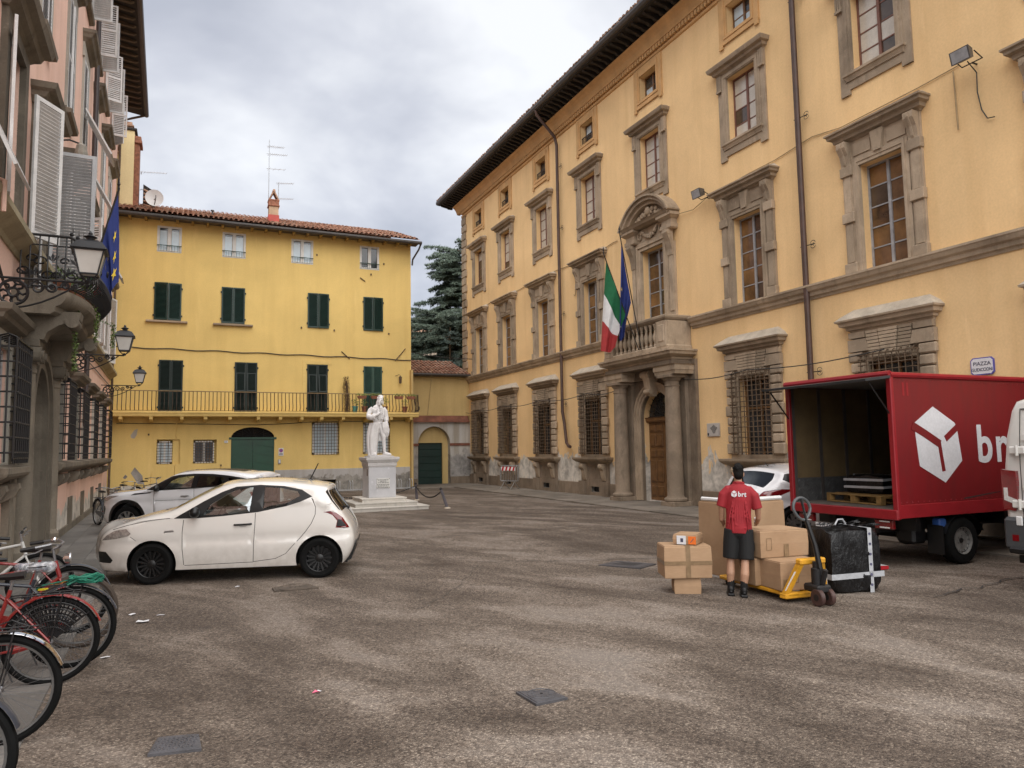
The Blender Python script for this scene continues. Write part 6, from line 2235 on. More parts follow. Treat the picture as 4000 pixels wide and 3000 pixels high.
sme = remesh(b, .011, 2, 'figure')
mkm('figure', sme, MARBLE, st).scale = (.92, .95, 1)
mk('ground_slab', G().lathe([(.36, .0), (.37, .02), (.34, .035)], .0, -.02, 20), MARBLE, st)

# bollards with chains round the monument
def bollard(x, y, lean, label):
    t = thing('bollard', label, 'bollard', (x, y, 0), 0, 'leaning iron posts round the monument')
    lx, ly = lean
    top = (lx, ly, .62)
    mk('post', G().tube([(0, 0, 0), top], [.05, .042], 10), pm_once('bollard_grey', (.11, .10, .115), .55, .25, 6), t, smooth=True)
    mk('knob', G().sphere((lx * 1.02, ly * 1.02, .63), .05, 10, 6), IRON_BK, t, smooth=True)
    mk('foot', G().lathe([(.11, 0), (.1, .03), (.05, .05)], 0, 0, 10), CAP, t)
    return Vector((x + lx, y + ly, .55))


b1 = bollard(7.85, 22.6, (-.2, .05), 'leaning grey chain post at the near right of the monument')
b2 = bollard(8.1, 26.8, (-.05, .0), 'grey chain post at the far right of the monument')
b3 = bollard(4.15, 26.9, (.02, .0), 'grey chain post behind the monument to its left')
b4 = bollard(4.2, 22.75, (.15, .0), 'chain post at the monument steps hidden mostly by the white hatchback')


def chain(a, b_, sag, label):
    t = thing('chain', label, 'chain', tuple(a), 0, 'chains between the monument posts')
    n = 44
    d = (b_ - a)
    for k in range(n):
        f = (k + .5) / n
        p = d * f - Vector((0, 0, sag * 4 * f * (1 - f)))
        f2 = (k + .6) / n
        p2 = d * f2 - Vector((0, 0, sag * 4 * f2 * (1 - f2)))
        tang = (p2 - p).normalized()
        side = tang.cross(Vector((0, 0, 1))).normalized() if k % 2 else tang.cross(tang.cross(Vector((0, 0, 1)))).normalized()
        L = d.length / n * .82
        g = G().tube([p + tang * (L * cos(q)) + side * (.022 * sin(q)) for q in [j * pi / 4 for j in range(8)]], .0085, 4, closed=True)
        mk('link', g, IRON_BK, t)


chain(b1, b2, .3, 'sagging iron chain between the two right posts')
chain(b3, b2, .38, 'sagging iron chain behind the monument')
chain(b4, b3, .3, 'sagging iron chain on the left of the monument')

# bicycle racks at the foot of the yellow house
BR = pm('rack_zinc', (.42, .42, .42), .45, .2, 6)
for i, x in enumerate((6.7, 7.3, 7.95, 8.6, 9.0, 9.65, 10.2)):
    t = thing('bicycle_rack', f'low zinc bicycle stand, {("first", "second", "third", "fourth", "fifth", "sixth", "last")[i]} from the left along the yellow wall', 'bicycle rack', (x, 35.0, .04), 0, 'bicycle stands along the yellow house')
    for s in (-.06, .06):
        mk('hoop', G().tube([(s, -.3, 0), (s * 1.0, -.3, .38), (s, -.2, .46), (s, .1, .42), (s, .2, .2), (s, .2, 0)], .02, 6), BR, t, smooth=True)
    mk('base_bar', G().box(-.3, .3, -.34, -.28, 0, .04).box(-.3, .3, .16, .22, 0, .04), BR, t)

# crowd barrier by the palazzo
cb_ = thing('crowd_barrier', 'folded steel crowd barrier with red and white striped board against the palazzo', 'barrier', (13.75, 30.9, .045), radians(-62))
def bpanel(y, nm):
    f = G().tube([(-.5, y, .42), (-.5, y, 1.0), (-.44, y, 1.06), (.44, y, 1.06), (.5, y, 1.0), (.5, y, .42), (.44, y, .36), (-.44, y, .36)], .02, 7, closed=True)
    o = mk(nm, f, METAL, cb_, smooth=True)
    for k in range(9):
        mk('bar', G().tube([(-.4 + k * .1, y, .38), (-.4 + k * .1, y, 1.04)], .009, 5), METAL, o)
    return o
bpanel(-.05, 'barrier_panel')
bpanel(.06, 'barrier_panel')
for x in (-.3, .3):
    mk('foot', G().tube([(x, -.34, 0), (x, -.12, .2), (x, 0, .36), (x, .1, .2), (x, .34, 0)], .02, 6), METAL, cb_)
sb = mk('striped_board', G().box(-.4, .42, -.10, -.085, .84, 1.02), pm('board_white', (.78, .76, .74), .4, .1), cb_)
for k in range(4):
    x = -.38 + k * .21
    mk('red_stripe', G().prism([(x, .84), (x + .1, .84), (x + .16, 1.02), (x + .06, 1.02)], -.104, -.099), SRED, cb_)
# ================================================================== cars
def carpaint(name, col, coat=.7, rough=.38, grime=0):
    m, t, b = newmat(name)
    p = t.pos()
    s = t.sep(t.obj())
    c = t.ramp(t.noise(p, 2.2, 4, .6), [(.3, tuple(q * .97 for q in col)), (.7, col)])
    dirt = t.m('MULTIPLY', t.m('SUBTRACT', 1.0, t.m('DIVIDE', s[2], .7), clamp=True), t.ramp(t.noise(p, 7, 5, .65), [(.3, .25), (.7, .75)]))
    c = t.mix(dirt, c, (.28, .24, .2))
    if grime:
        gr_ = t.noise(t.vscale(p, (3, 3, .5)), 2.2, 5, .65, .4)
        c = t.mix(t.ramp(gr_, [(.45, 0.0), (.75, grime)]), c, (.055, .012, .012))
    t.put(b.inputs['Base Color'], c)
    b.inputs['Roughness'].default_value = rough
    b.inputs['Coat Weight'].default_value = coat
    b.inputs['Coat Roughness'].default_value = .04
    return m


P_CREAM = carpaint('paint_pearl_white', (.74, .71, .67), 1.0, .25)
P_WHITE = carpaint('paint_white', (.74, .74, .76), 1.0, .25)
GLASS = glassmat('car_glass', (.80, .88, .86), .24)
GLASS_D = glassmat('car_glass_dark', (.05, .055, .06), .05)
SEAT = pm('seat_fabric', (.016, .016, .018), .85, .3, 6)
LAMP_RED = pm('tail_lamp_red', (.17, .006, .008), .12, .2, 20, spec=.7, coat=.6)
LAMP_CLR = pm('head_lamp', (.30, .27, .25), .08, .4, 25, spec=.8, coat=.8)
LAMP_WHT = pm('lamp_clear', (.62, .60, .58), .12, .2, 20, spec=.7, coat=.6)
SEAM = pm('panel_gap', (.03, .03, .03), .7, .1)
ALLOY = pm('alloy', (.42, .42, .43), .3, .15, 8, metal=.85)
STEELW = pm('steel_wheel_grey', (.20, .195, .185), .55, .3, 12, metal=.3)


def resample(pts, step):
    out = []
    for i in range(len(pts) - 1):
        a, b = Vector(pts[i]), Vector(pts[i + 1])
        n = max(1, int(round((b - a).length / step)))
        for k in range(n):
            out.append(tuple(a.lerp(b, k / n)))
    out.append(tuple(pts[-1]))
    return out


def smoothline(pts, it=2):
    """corner cutting that keeps the ends"""
    for _ in range(it):
        q = [pts[0]]
        for i in range(len(pts) - 1):
            a, b = Vector(pts[i]), Vector(pts[i + 1])
            q.append(tuple(a.lerp(b, .25)))
            q.append(tuple(a.lerp(b, .75)))
        q.append(pts[-1])
        pts = q
    return pts


def strip_poly(pts, w):
    """thin polygon along an open line"""
    L, R = [], []
    for i, p in enumerate(pts):
        a = Vector(pts[max(0, i - 1)])
        b = Vector(pts[min(len(pts) - 1, i + 1)])
        t = (b - a).normalized()
        n = Vector((-t.y, t.x)) * w / 2
        L.append(tuple(Vector(p) + n))
        R.append(tuple(Vector(p) - n))
    return L + R[::-1]


def build_car(name, label, loc, rz, S, scale=1.0, group=None):
    car = thing(name, label, 'car', loc, rz, group)
    car.scale = (scale,) * 3
    W, r, zb = S['W'], S.get('round', .11), S['belt']
    up = resample(smoothline(S['upper'], 2), .045)
    cumul = [0.0]
    for i in range(1, len(up)):
        cumul.append(cumul[-1] + hypot(up[i][0] - up[i - 1][0], up[i][1] - up[i - 1][1]))
    x0, x1 = min(p[0] for p in up), max(p[0] for p in up)
    seg = [(Vector(up[i]), Vector(up[i + 1])) for i in range(len(up) - 1)]

    def dist(x, z):
        best = 9.0
        for a, b in seg:
            ab = b - a
            t = max(0, min(1, ((x - a.x) * ab.x + (z - a.y) * ab.y) / ab.length_squared))
            dx, dz = x - a.x - ab.x * t, z - a.y - ab.y * t
            d = dx * dx + dz * dz
            if d < best:
                best = d
        return sqrt(best)

    def w0(x, z):
        w = W
        fa, fb = S['taper_f'], S['taper_r']
        if x < x0 + fa[0]:
            w -= fa[1] * ((x0 + fa[0] - x) / fa[0]) ** 2.2
        if x > x1 - fb[0]:
            w -= fb[1] * ((x - x1 + fb[0]) / fb[0]) ** 2.2
        b = zb(x)
        if z > b:
            w -= (z - b) * S['tumble']
        else:
            w -= .06 * max(0, (z - .62) / .5) ** 2 * .4
            w -= .05 * max(0, (.5 - z) / .35) ** 1.6
            cr = S.get('crease')
            if cr:
                w -= .022 * math.exp(-((z - cr - .02 * x) / .05) ** 2)
        return w

    def wf(x, z, d=None):
        d = dist(x, z) if d is None else d
        w = w0(x, z)
        if d < r:
            w -= r * (1 - sqrt(max(0.0, 1 - (1 - d / r) ** 2)))
        return w

    # outline: upper silhouette (front bottom -> rear bottom) then the underside with wheel arches back to the front
    low = []
    for (cx, cz, R) in S['arches'][::-1]:
        zs = S['sill']
        a0 = math.asin((zs - cz) / R)
        low += [(cx + R * cos(a0 + (pi - 2 * a0) * i / 22), cz + R * sin(a0 + (pi - 2 * a0) * i / 22)) for i in range(23)]
    outline = up + low
    regs = S['regions']            # [(name, polygon, material, inset, parent or None)]
    polys = [outline] + [p for _, p, _, _, _ in regs]
    ex = []
    st = .06
    nx, nz = int((x1 - x0) / st), int(1.8 / st)
    rnd = random.Random(1)
    for i in range(nx):
        for j in range(nz):
            x, z = x0 + (i + .5 + rnd.uniform(-.15, .15)) * st, (j + .5 + rnd.uniform(-.15, .15)) * st
            if inpoly(x, z, outline) and dist(x, z) > .04:
                ex.append((x, z))
    cen = Vector(((x0 + x1) / 2, .75))
    for i in range(1, len(up) - 1):
        t = (Vector(up[i + 1]) - Vector(up[i - 1])).normalized()
        n = Vector((t.y, -t.x))
        for dd in (.012, .035, .07):
            q = Vector(up[i]) + n * dd
            if inpoly(q.x, q.y, outline) and dist(q.x, q.y) > dd * .8:
                ex.append((q.x, q.y))
    vs, fs = cdt(polys, ex)
    wid = [wf(x, z) for x, z in vs]
    buckets = {}
    for t in fs:
        cx = sum(vs[i][0] for i in t) / 3
        cz = sum(vs[i][1] for i in t) / 3
        if not inpoly(cx, cz, outline):
            continue
        for k, (nm, poly, _, _, _) in enumerate(regs):
            if inpoly(cx, cz, poly):
                buckets.setdefault(k, []).append(t)
                break
        else:
            buckets.setdefault(-1, []).append(t)

    def side(tris, s, inset):
        idx = {}
        vv, ff = [], []
        for t in tris:
            q = []
            for i in t:
                if i not in idx:
                    idx[i] = len(vv)
                    vv.append((vs[i][0], s * (wid[i] - inset), vs[i][1]))
                q.append(idx[i])
            ff.append(q if s < 0 else q[::-1])
        return vv, ff

    body = G()
    for s in (-1, 1):
        body.add(*side(buckets[-1], s, 0))
    # strip across the car
    nj = 14
    ew = [wf(x, z, 0.0) for x, z in up]
    nor = []
    for i in range(len(up)):
        t = (Vector(up[min(i + 1, len(up) - 1)]) - Vector(up[max(i - 1, 0)])).normalized()
        nor.append(Vector((-t.y, t.x)))
    grid = []
    crn = [S['crown'](x, z) for x, z in up]
    for _ in range(14):
        crn = [(crn[max(0, i - 1)] + 2 * crn[i] + crn[min(len(crn) - 1, i + 1)]) / 4 for i in range(len(crn))]
    for i, (x, z) in enumerate(up):
        row = []
        f = min(1, min(cumul[i], cumul[-1] - cumul[i]) / .25)
        for j in range(nj + 1):
            u = -1 + 2 * j / nj
            cr = crn[i] * (1 - u * u) * f
            row.append((x + nor[i].x * cr, u * ew[i], z + nor[i].y * cr))
        grid.append(row)
    cells = {}
    for i in range(len(up) - 1):
        mx, mz = (up[i][0] + up[i + 1][0]) / 2, (up[i][1] + up[i + 1][1]) / 2
        for j in range(nj):
            u = -1 + 2 * (j + .5) / nj
            cells.setdefault(S['strip'](mx, mz, abs(u)) or 'body', []).append((i, j))

    def stripgeo(cl, lift=0.0):
        idx, vv, ff = {}, [], []
        for i, j in cl:
            q = []
            for a, b in ((i, j), (i, j + 1), (i + 1, j + 1), (i + 1, j)):
                if (a, b) not in idx:
                    idx[(a, b)] = len(vv)
                    p = grid[a][b]
                    vv.append((p[0] + nor[a].x * lift, p[1], p[2] + nor[a].y * lift))
                q.append(idx[(a, b)])
            ff.append(q)
        return vv, ff

    body.add(*stripgeo(cells.pop('body', [])))
    me = body.mesh('body', fix=False)
    bm = bmesh.new()
    bm.from_mesh(me)
    bmesh.ops.remove_doubles(bm, verts=bm.verts, dist=.0008)
    bmesh.ops.recalc_face_normals(bm, faces=bm.faces)
    bm.to_mesh(me)
    bm.free()
    me.polygons.foreach_set('use_smooth', [True] * len(me.polygons))
    me.set_sharp_from_angle(angle=radians(50))
    mkm('body', me, S['paint'], car)
    for nm, cl in cells.items():
        g = G()
        g.add(*stripgeo(cl, -.004 if 'glass' in nm or 'wind' in nm else .002))
        mk(nm, g, S['strip_mat'][nm], car, smooth=True, fix=False)
    for k, (nm, poly, mat, inset, _) in enumerate(regs):
        if k not in buckets:
            continue
        for s in (-1, 1):
            g = G()
            g.add(*side(buckets[k], s, inset))
            if abs(inset) > .002 and nm.endswith('window'):
                pass
            mk(nm, g, mat, car, smooth=True, fix=False)
    # wheel houses, underbody, cabin
    for (cx, cz, R) in S['arches']:
        for s in (-1, 1):
            rg = []
            a0 = math.asin((S['sill'] - cz) / R)
            for i in range(17):
                a = a0 + (pi - 2 * a0) * i / 16
                x, z = cx + R * cos(a), cz + R * sin(a)
                ww = wf(x, z)
                rg.append([(x, s * (ww - .002), z), (x, s * (W - .32), z)])
            g = G()
            g.ring_loft(rg, cap=False, closed=False)
            mk('wheel_house', g, BLACKPL, car, smooth=True, fix=False)
    za = S['sill'] + .02
    ub = G().box(S['arches'][0][0] - S['arches'][0][2] - .1, S['arches'][1][0] + S['arches'][1][2] + .05, -(W - .33), W - .33, za - .04, S.get('floor', .5))
    ub.box(S['arches'][0][0] + S['arches'][0][2], S['arches'][1][0] - S['arches'][1][2], -(W - .06), W - .06, za - .03, za + .2)
    mk('underbody', ub, BLACKPL, car)
    for nm, gg, mat in S.get('cabin', []):
        mk(nm, gg, mat, car, smooth=True)
    for cx, cz, rad in S['wheels']:
        for s in (-1, 1):
            wheel(car, (cx, s * (W - S.get('wheel_in', .11)), cz), rad, s, S['wheel_style'])
    for fn in S.get('extras', []):
        fn(car, wf)
    return car


WH = {}


def wheel(parent, loc, rad, s, style):
    key = (round(rad, 3), style)
    if key not in WH:
        rr = rad * (.66 if style != 'van' else .58)
        ty = G().lathe([(rr, -.085), (rad * .86, -.1), (rad * .96, -.09), (rad, -.06), (rad, .06), (rad * .96, .09), (rad * .86, .1), (rr, .085)], 0, 0, 36, 'y', cap=False)
        d = {'tyre': mkmesh('wheel', ty, RUBBER, smooth=True, angle=30)}
        rm = G().lathe([(rr * 1.01, -.095), (rr * .97, -.09), (rr * .92, -.06), (rr * .9, .05)], 0, 0, 36, 'y', cap=False)
        rmat = {'black': BLACKPL, 'alloy': ALLOY, 'van': STEELW}[style]
        d['rim'] = mkmesh('rim', rm, rmat, smooth=True)
        d['back'] = mkmesh('brake_disc', G().lathe([(rr * .93, -.0), (rr * .93, .04)], 0, 0, 24, 'y'), BLACKPL)
        if style == 'black':
            sp = []
            for k in range(15):
                a = 2 * pi * k / 15
                g = G()
                for u0, u1, wd in ((.22, .95, .028),):
                    e = Vector((-sin(a), cos(a))) * wd * rad / .3 * .5
                    p0, p1 = Vector((cos(a), sin(a))) * rr * u0, Vector((cos(a), sin(a))) * rr * u1
                    g.ring_loft([[(p0.x - e.x * .7, -.075, p0.y - e.y * .7), (p0.x + e.x * .7, -.075, p0.y + e.y * .7), (p0.x + e.x * .7, -.05, p0.y + e.y * .7), (p0.x - e.x * .7, -.05, p0.y - e.y * .7)], [(p1.x - e.x, -.088, p1.y - e.y), (p1.x + e.x, -.088, p1.y + e.y), (p1.x + e.x, -.06, p1.y + e.y), (p1.x - e.x, -.06, p1.y - e.y)]])
                sp.append(mkmesh('spoke', g, BLACKPL))
            d['spokes'] = sp
            d['hub'] = mkmesh('hub_cap', G().lathe([(rr * .3, -.06), (rr * .3, -.08), (rr * .2, -.09), (.005, -.092)], 0, 0, 18, 'y'), BLACKPL, smooth=True)
        elif style == 'alloy':
            sp = []
            for k in range(5):
                for dv in (-.16, .16):
                    a = 2 * pi * k / 5 + pi / 2
                    p0 = Vector((cos(a + dv * 1.3), sin(a + dv * 1.3))) * rr * .2
                    p1 = Vector((cos(a + dv * 1.6), sin(a + dv * 1.6))) * rr * .96
                    e = Vector((-sin(a), cos(a))) * .026
                    g = G().ring_loft([[(p0.x - e.x, -.07, p0.y - e.y), (p0.x + e.x, -.07, p0.y + e.y), (p0.x + e.x, -.04, p0.y + e.y), (p0.x - e.x, -.04, p0.y - e.y)], [(p1.x - e.x, -.09, p1.y - e.y), (p1.x + e.x, -.09, p1.y + e.y), (p1.x + e.x, -.06, p1.y + e.y), (p1.x - e.x, -.06, p1.y - e.y)]])
                    sp.append(mkmesh('spoke', g, ALLOY))
            d['spokes'] = sp
            d['hub'] = mkmesh('hub_cap', G().lathe([(rr * .24, -.05), (rr * .24, -.075), (rr * .1, -.085)], 0, 0, 16, 'y'), ALLOY, smooth=True)
        else:
            g = G().lathe([(rr * .93, -.05), (rr * .8, -.06), (rr * .72, -.02), (rr * .5, -.0), (rr * .4, -.03), (rr * .2, -.035)], 0, 0, 30, 'y')
            d['spokes'] = [mkmesh('wheel_disc', g, STEELW, smooth=True)]
            hg_ = []
            for k in range(16):
                a = 2 * pi * k / 16
                hg_.append(mkmesh('vent_hole', G().lathe([(.018, -.056), (.018, -.05)], rr * .84 * cos(a), rr * .84 * sin(a), 8, 'y'), DARK))
            for k in range(5):
                a = 2 * pi * k / 5
                hg_.append(mkmesh('wheel_nut', G().lathe([(.015, -.05), (.015, -.02)], rr * .32 * cos(a), rr * .32 * sin(a), 6, 'y'), BLACKPL))
            d['spokes'] += hg_
            d['hub'] = mkmesh('hub_cap', G().lathe([(rr * .22, -.03), (rr * .2, -.06), (rr * .1, -.065)], 0, 0, 14, 'y'), BLACKPL, smooth=True)
        WH[key] = d
    d = WH[key]
    w_ = mk('wheel', d['tyre'], None, parent, loc, rot=(0, 0, 0 if s < 0 else pi))
    for me in [d['rim'], d['back'], d['hub']] + d['spokes']:
        mk(me.name.split('.')[0], me, None, w_)
    return w_


def seatgeo(x, y, zf, w=.48):
    g = G()
    g.cbox(x - .1, x + .42, y - w / 2, y + w / 2, zf, zf + .2, .05)
    g.ring_loft([[(x + .34 + .02, y - w / 2, zf + .15), (x + .52, y - w / 2, zf + .15), (x + .52, y + w / 2, zf + .15), (x + .36, y + w / 2, zf + .15)], [(x + .5, y - w / 2 + .03, zf + .62), (x + .6, y - w / 2 + .03, zf + .62), (x + .6, y + w / 2 - .03, zf + .62), (x + .5, y + w / 2 - .03, zf + .62)], [(x + .54, y - w / 3, zf + .68), (x + .6, y - w / 3, zf + .68), (x + .6, y + w / 3, zf + .68), (x + .54, y + w / 3, zf + .68)]])
    g.cbox(x + .54, x + .64, y - .13, y + .13, zf + .68, zf + .88, .04)
    return g


def mirror(x, z, mat, glassm=None):
    def fn(car, wf):
        for s in (-1, 1):
            yw = wf(x, z)
            g = G()
            g.sphere((x + .02, s * (yw + .1), z + .05), 1, 14, 10, (.075, .095, .08))
            g.tube([(x, s * (yw - .02), z - .01), (x + .02, s * (yw + .06), z + .01)], .03, 7)
            mk('door_mirror', g, mat, car, smooth=True)
    return fn


def handle(x, z, L, mat):
    def fn(car, wf):
        for s in (-1, 1):
            pts = [(x + L * (k / 6 - .5), s * (wf(x, z) + (.028 if 0 < k < 6 else .004)), z + .01 * (k / 6 - .5)) for k in range(7)]
            g = G().tube(pts, .014, 7)
            mk('door_handle', g, mat, car, smooth=True)
            cup = G().sphere((x, s * (wf(x, z) - .004), z - .015), 1, 14, 8, (L * .28, .012, .028))
            mk('handle_recess', cup, S_CUP, car, smooth=True)
    return fn


S_CUP = pm('handle_recess_paint', (.55, .54, .52), .4, .1)


def wiper_antenna(x, z, dx, L):
    def fn(car, wf):
        mk('roof_aerial', G().tube([(x, 0, z), (x + dx, 0, z + L)], [.012, .008], 6).sphere((x, 0, z), .035, 8, 5, (1.5, 1, .6)), BLACKPL, car)
    return fn


def circ(cx, cz, R, n=40, a0=0, a1=2 * pi):
    return [(cx + R * cos(a0 + (a1 - a0) * i / n), cz + R * sin(a0 + (a1 - a0) * i / n)) for i in range(n + (0 if a1 - a0 > 6.28 else 1))]


# ---- small white hatchback in the foreground
hatch = dict(
    W=.82, round=.10, paint=P_CREAM, tumble=.42, sill=.2, floor=.52, crease=.60, wheel_in=.11,
    belt=lambda x: .93 + .09 * x if x < 2.4 else 1.1,
    taper_f=(.8, .30), taper_r=(.4, .07),
    upper=[(-.74, .17), (-.83, .24), (-.86, .38), (-.85, .55), (-.82, .66), (-.75, .75), (-.62, .82), (-.35, .91), (-.1, .975), (.12, 1.02), (.25, 1.055), (.5, 1.19), (.8, 1.345), (.98, 1.42), (1.2, 1.445), (1.5, 1.455), (1.85, 1.44), (2.2, 1.40), (2.46, 1.355), (2.51, 1.33), (2.51, 1.28), (2.58, 1.16), (2.7, 1.0), (2.79, .86), (2.87, .72), (2.9, .58), (2.89, .44), (2.83, .30), (2.76, .22)],
    arches=[(0, .295, .345), (2.39, .295, .345)], wheels=[(0, .297, .297), (2.39, .297, .297)], wheel_style='black',
    crown=lambda x, z: .17 if (x < -.55 and z < .8) else (.05 if x < .25 else (.075 if x < .95 else (.045 if x < 2.48 else .03))),
    strip=lambda x, z, u: ('windscreen' if .29 < x < .93 and z > 1.0 and u < .93 else ('tail_glass' if x > 2.5 and .97 < z < 1.3 and u < .95 else ('front_grille' if x < -.6 and .5 < z < .72 and u < .42 else ('number_plate' if x < -.7 and .36 < z < .46 and u < .28 else ('roof_spoiler_seam' if 2.4 < x < 2.42 and z > 1.3 else None))))),
    strip_mat=dict(windscreen=GLASS, tail_glass=GLASS_D, front_grille=BLACKPL, number_plate=WHITEPL, roof_spoiler_seam=SEAM),
    regions=[
        ('front_door_window', [(.70, .985), (.80, 1.13), (1.02, 1.285), (1.2, 1.355), (1.40, 1.375), (1.37, 1.015), (1.0, .99)], GLASS, .006, None),
        ('rear_door_window', [(1.56, 1.05), (1.57, 1.375), (1.82, 1.355), (2.05, 1.305), (2.10, 1.235), (1.9, 1.13), (1.7, 1.07)], GLASS, .006, None),
        ('window_trim', [(.30, .945), (.45, 1.035), (.7, 1.185), (.95, 1.315), (1.15, 1.388), (1.5, 1.408), (1.85, 1.385), (2.12, 1.325), (2.28, 1.22), (2.1, 1.145), (1.9, 1.085), (1.5, 1.01), (1.0, .965), (.67, .945)], BLACKPL, .001, None),
        ('head_lamp', [(-.76, .64), (-.68, .715), (-.55, .785), (-.36, .815), (-.29, .745), (-.33, .71), (-.52, .67)], LAMP_CLR, -.002, None),
        ('fog_opening', [(-.83, .47), (-.68, .48), (-.56, .36), (-.6, .315), (-.81, .32)], BLACKPL, .01, None),
        ('tail_lamp_clear', [(2.66, .87), (2.71, .86), (2.79, .765), (2.64, .758)], BLACKPL, -.001, None),
        ('tail_lamp', [(2.44, .985), (2.55, .995), (2.64, .965), (2.73, .89), (2.80, .785), (2.83, .735), (2.63, .745), (2.65, .85), (2.58, .935), (2.5, .97)], LAMP_RED, -.002, None),
        ('tailgate_glass_edge', [(2.49, 1.32), (2.51, 1.27), (2.58, 1.15), (2.7, .99), (2.66, 1.02), (2.55, 1.16), (2.47, 1.28)], BLACKPL, .001, None),
        ('panel_seam', strip_poly([(.44, .925), (.425, .75), (.43, .5), (.45, .27)], .009), SEAM, .004, None),
        ('panel_seam', strip_poly([(1.455, 1.0), (1.45, .8), (1.435, .5), (1.43, .285)], .009), SEAM, .004, None),
        ('panel_seam', strip_poly([(2.27, 1.2), (2.33, 1.06), (2.325, .95), (2.27, .82), (2.17, .68), (2.06, .56)], .009), SEAM, .004, None),
        ('panel_seam', strip_poly([(.46, .262), (1.42, .275), (1.44, .282), (1.75, .315), (1.9, .385), (2.03, .53)], .008), SEAM, .004, None),
        ('panel_seam', strip_poly([(-.58, .80), (-.35, .865), (.0, .935), (.25, .955)], .008), SEAM, .004, None),
        ('panel_seam', strip_poly([(-.30, .70), (-.22, .64)], .008), SEAM, .004, None),
        ('side_badge', [(.17, .745), (.31, .755), (.30, .78), (.18, .772)], ALLOY, -.003, None),
    ],
    cabin=[('front_seat', seatgeo(.95, -.36, .5), SEAT), ('front_seat', seatgeo(.95, .36, .5), SEAT), ('rear_bench', seatgeo(1.75, 0, .5, 1.15), SEAT),
           ('dashboard', G().cbox(.3, .75, -.66, .66, .6, .95, .06), SEAT), ('steering_wheel', G().tube([(.86 + .06 * sin(a), -.36 + .18 * cos(a), .93 + .17 * sin(a)) for a in [k * pi / 8 for k in range(16)]], .016, 6, closed=True), BLACKPL),
           ('parcel_shelf', G().box(2.1, 2.5, -.55, .55, .98, 1.0), SEAT)],
    extras=[mirror(.60, .985, BLACKPL), handle(1.28, .835, .25, BLACKPL), wiper_antenna(2.15, 1.44, .13, .27)],
)


def hatch_extra(car, wf):
    mk('bumper_insert', G().prism([(2.76, .2), (2.85, .24), (2.93, .5), (2.9, .47), (2.86, .33), (2.78, .25)], -.6, .6), BLACKPL, car)
    mk('tow_flap', G().tube([(-.33, -.72, .2), (-.33, -.72, .1)], .01, 5), BLACKPL, car)
    mk('wiper', G().tube([(.14, -.3, 1.045), (.3, -.1, 1.1), (.4, .25, 1.16)], .01, 5).sphere((.12, -.35, 1.04), .04, 8, 5, (2, 1, .5)), BLACKPL, car)
    mk('rear_wiper', G().tube([(2.74, 0, 1.0), (2.72, -.25, 1.03)], .012, 5).sphere((2.75, 0, .99), .035, 8, 5), BLACKPL, car)


hatch['extras'].append(hatch_extra)
ANG = radians(-15.6)
# local origin: front wheel centre line; near wheel contact given on the ground
nx_, ny_ = -sin(ANG), cos(ANG)
org = Vector((-.36, 12.14, 0)) + Vector((nx_, ny_, 0)) * .72
build_car('white_hatchback', 'small cream white hatchback with black wheels parked in the left foreground', tuple(org), ANG, hatch)

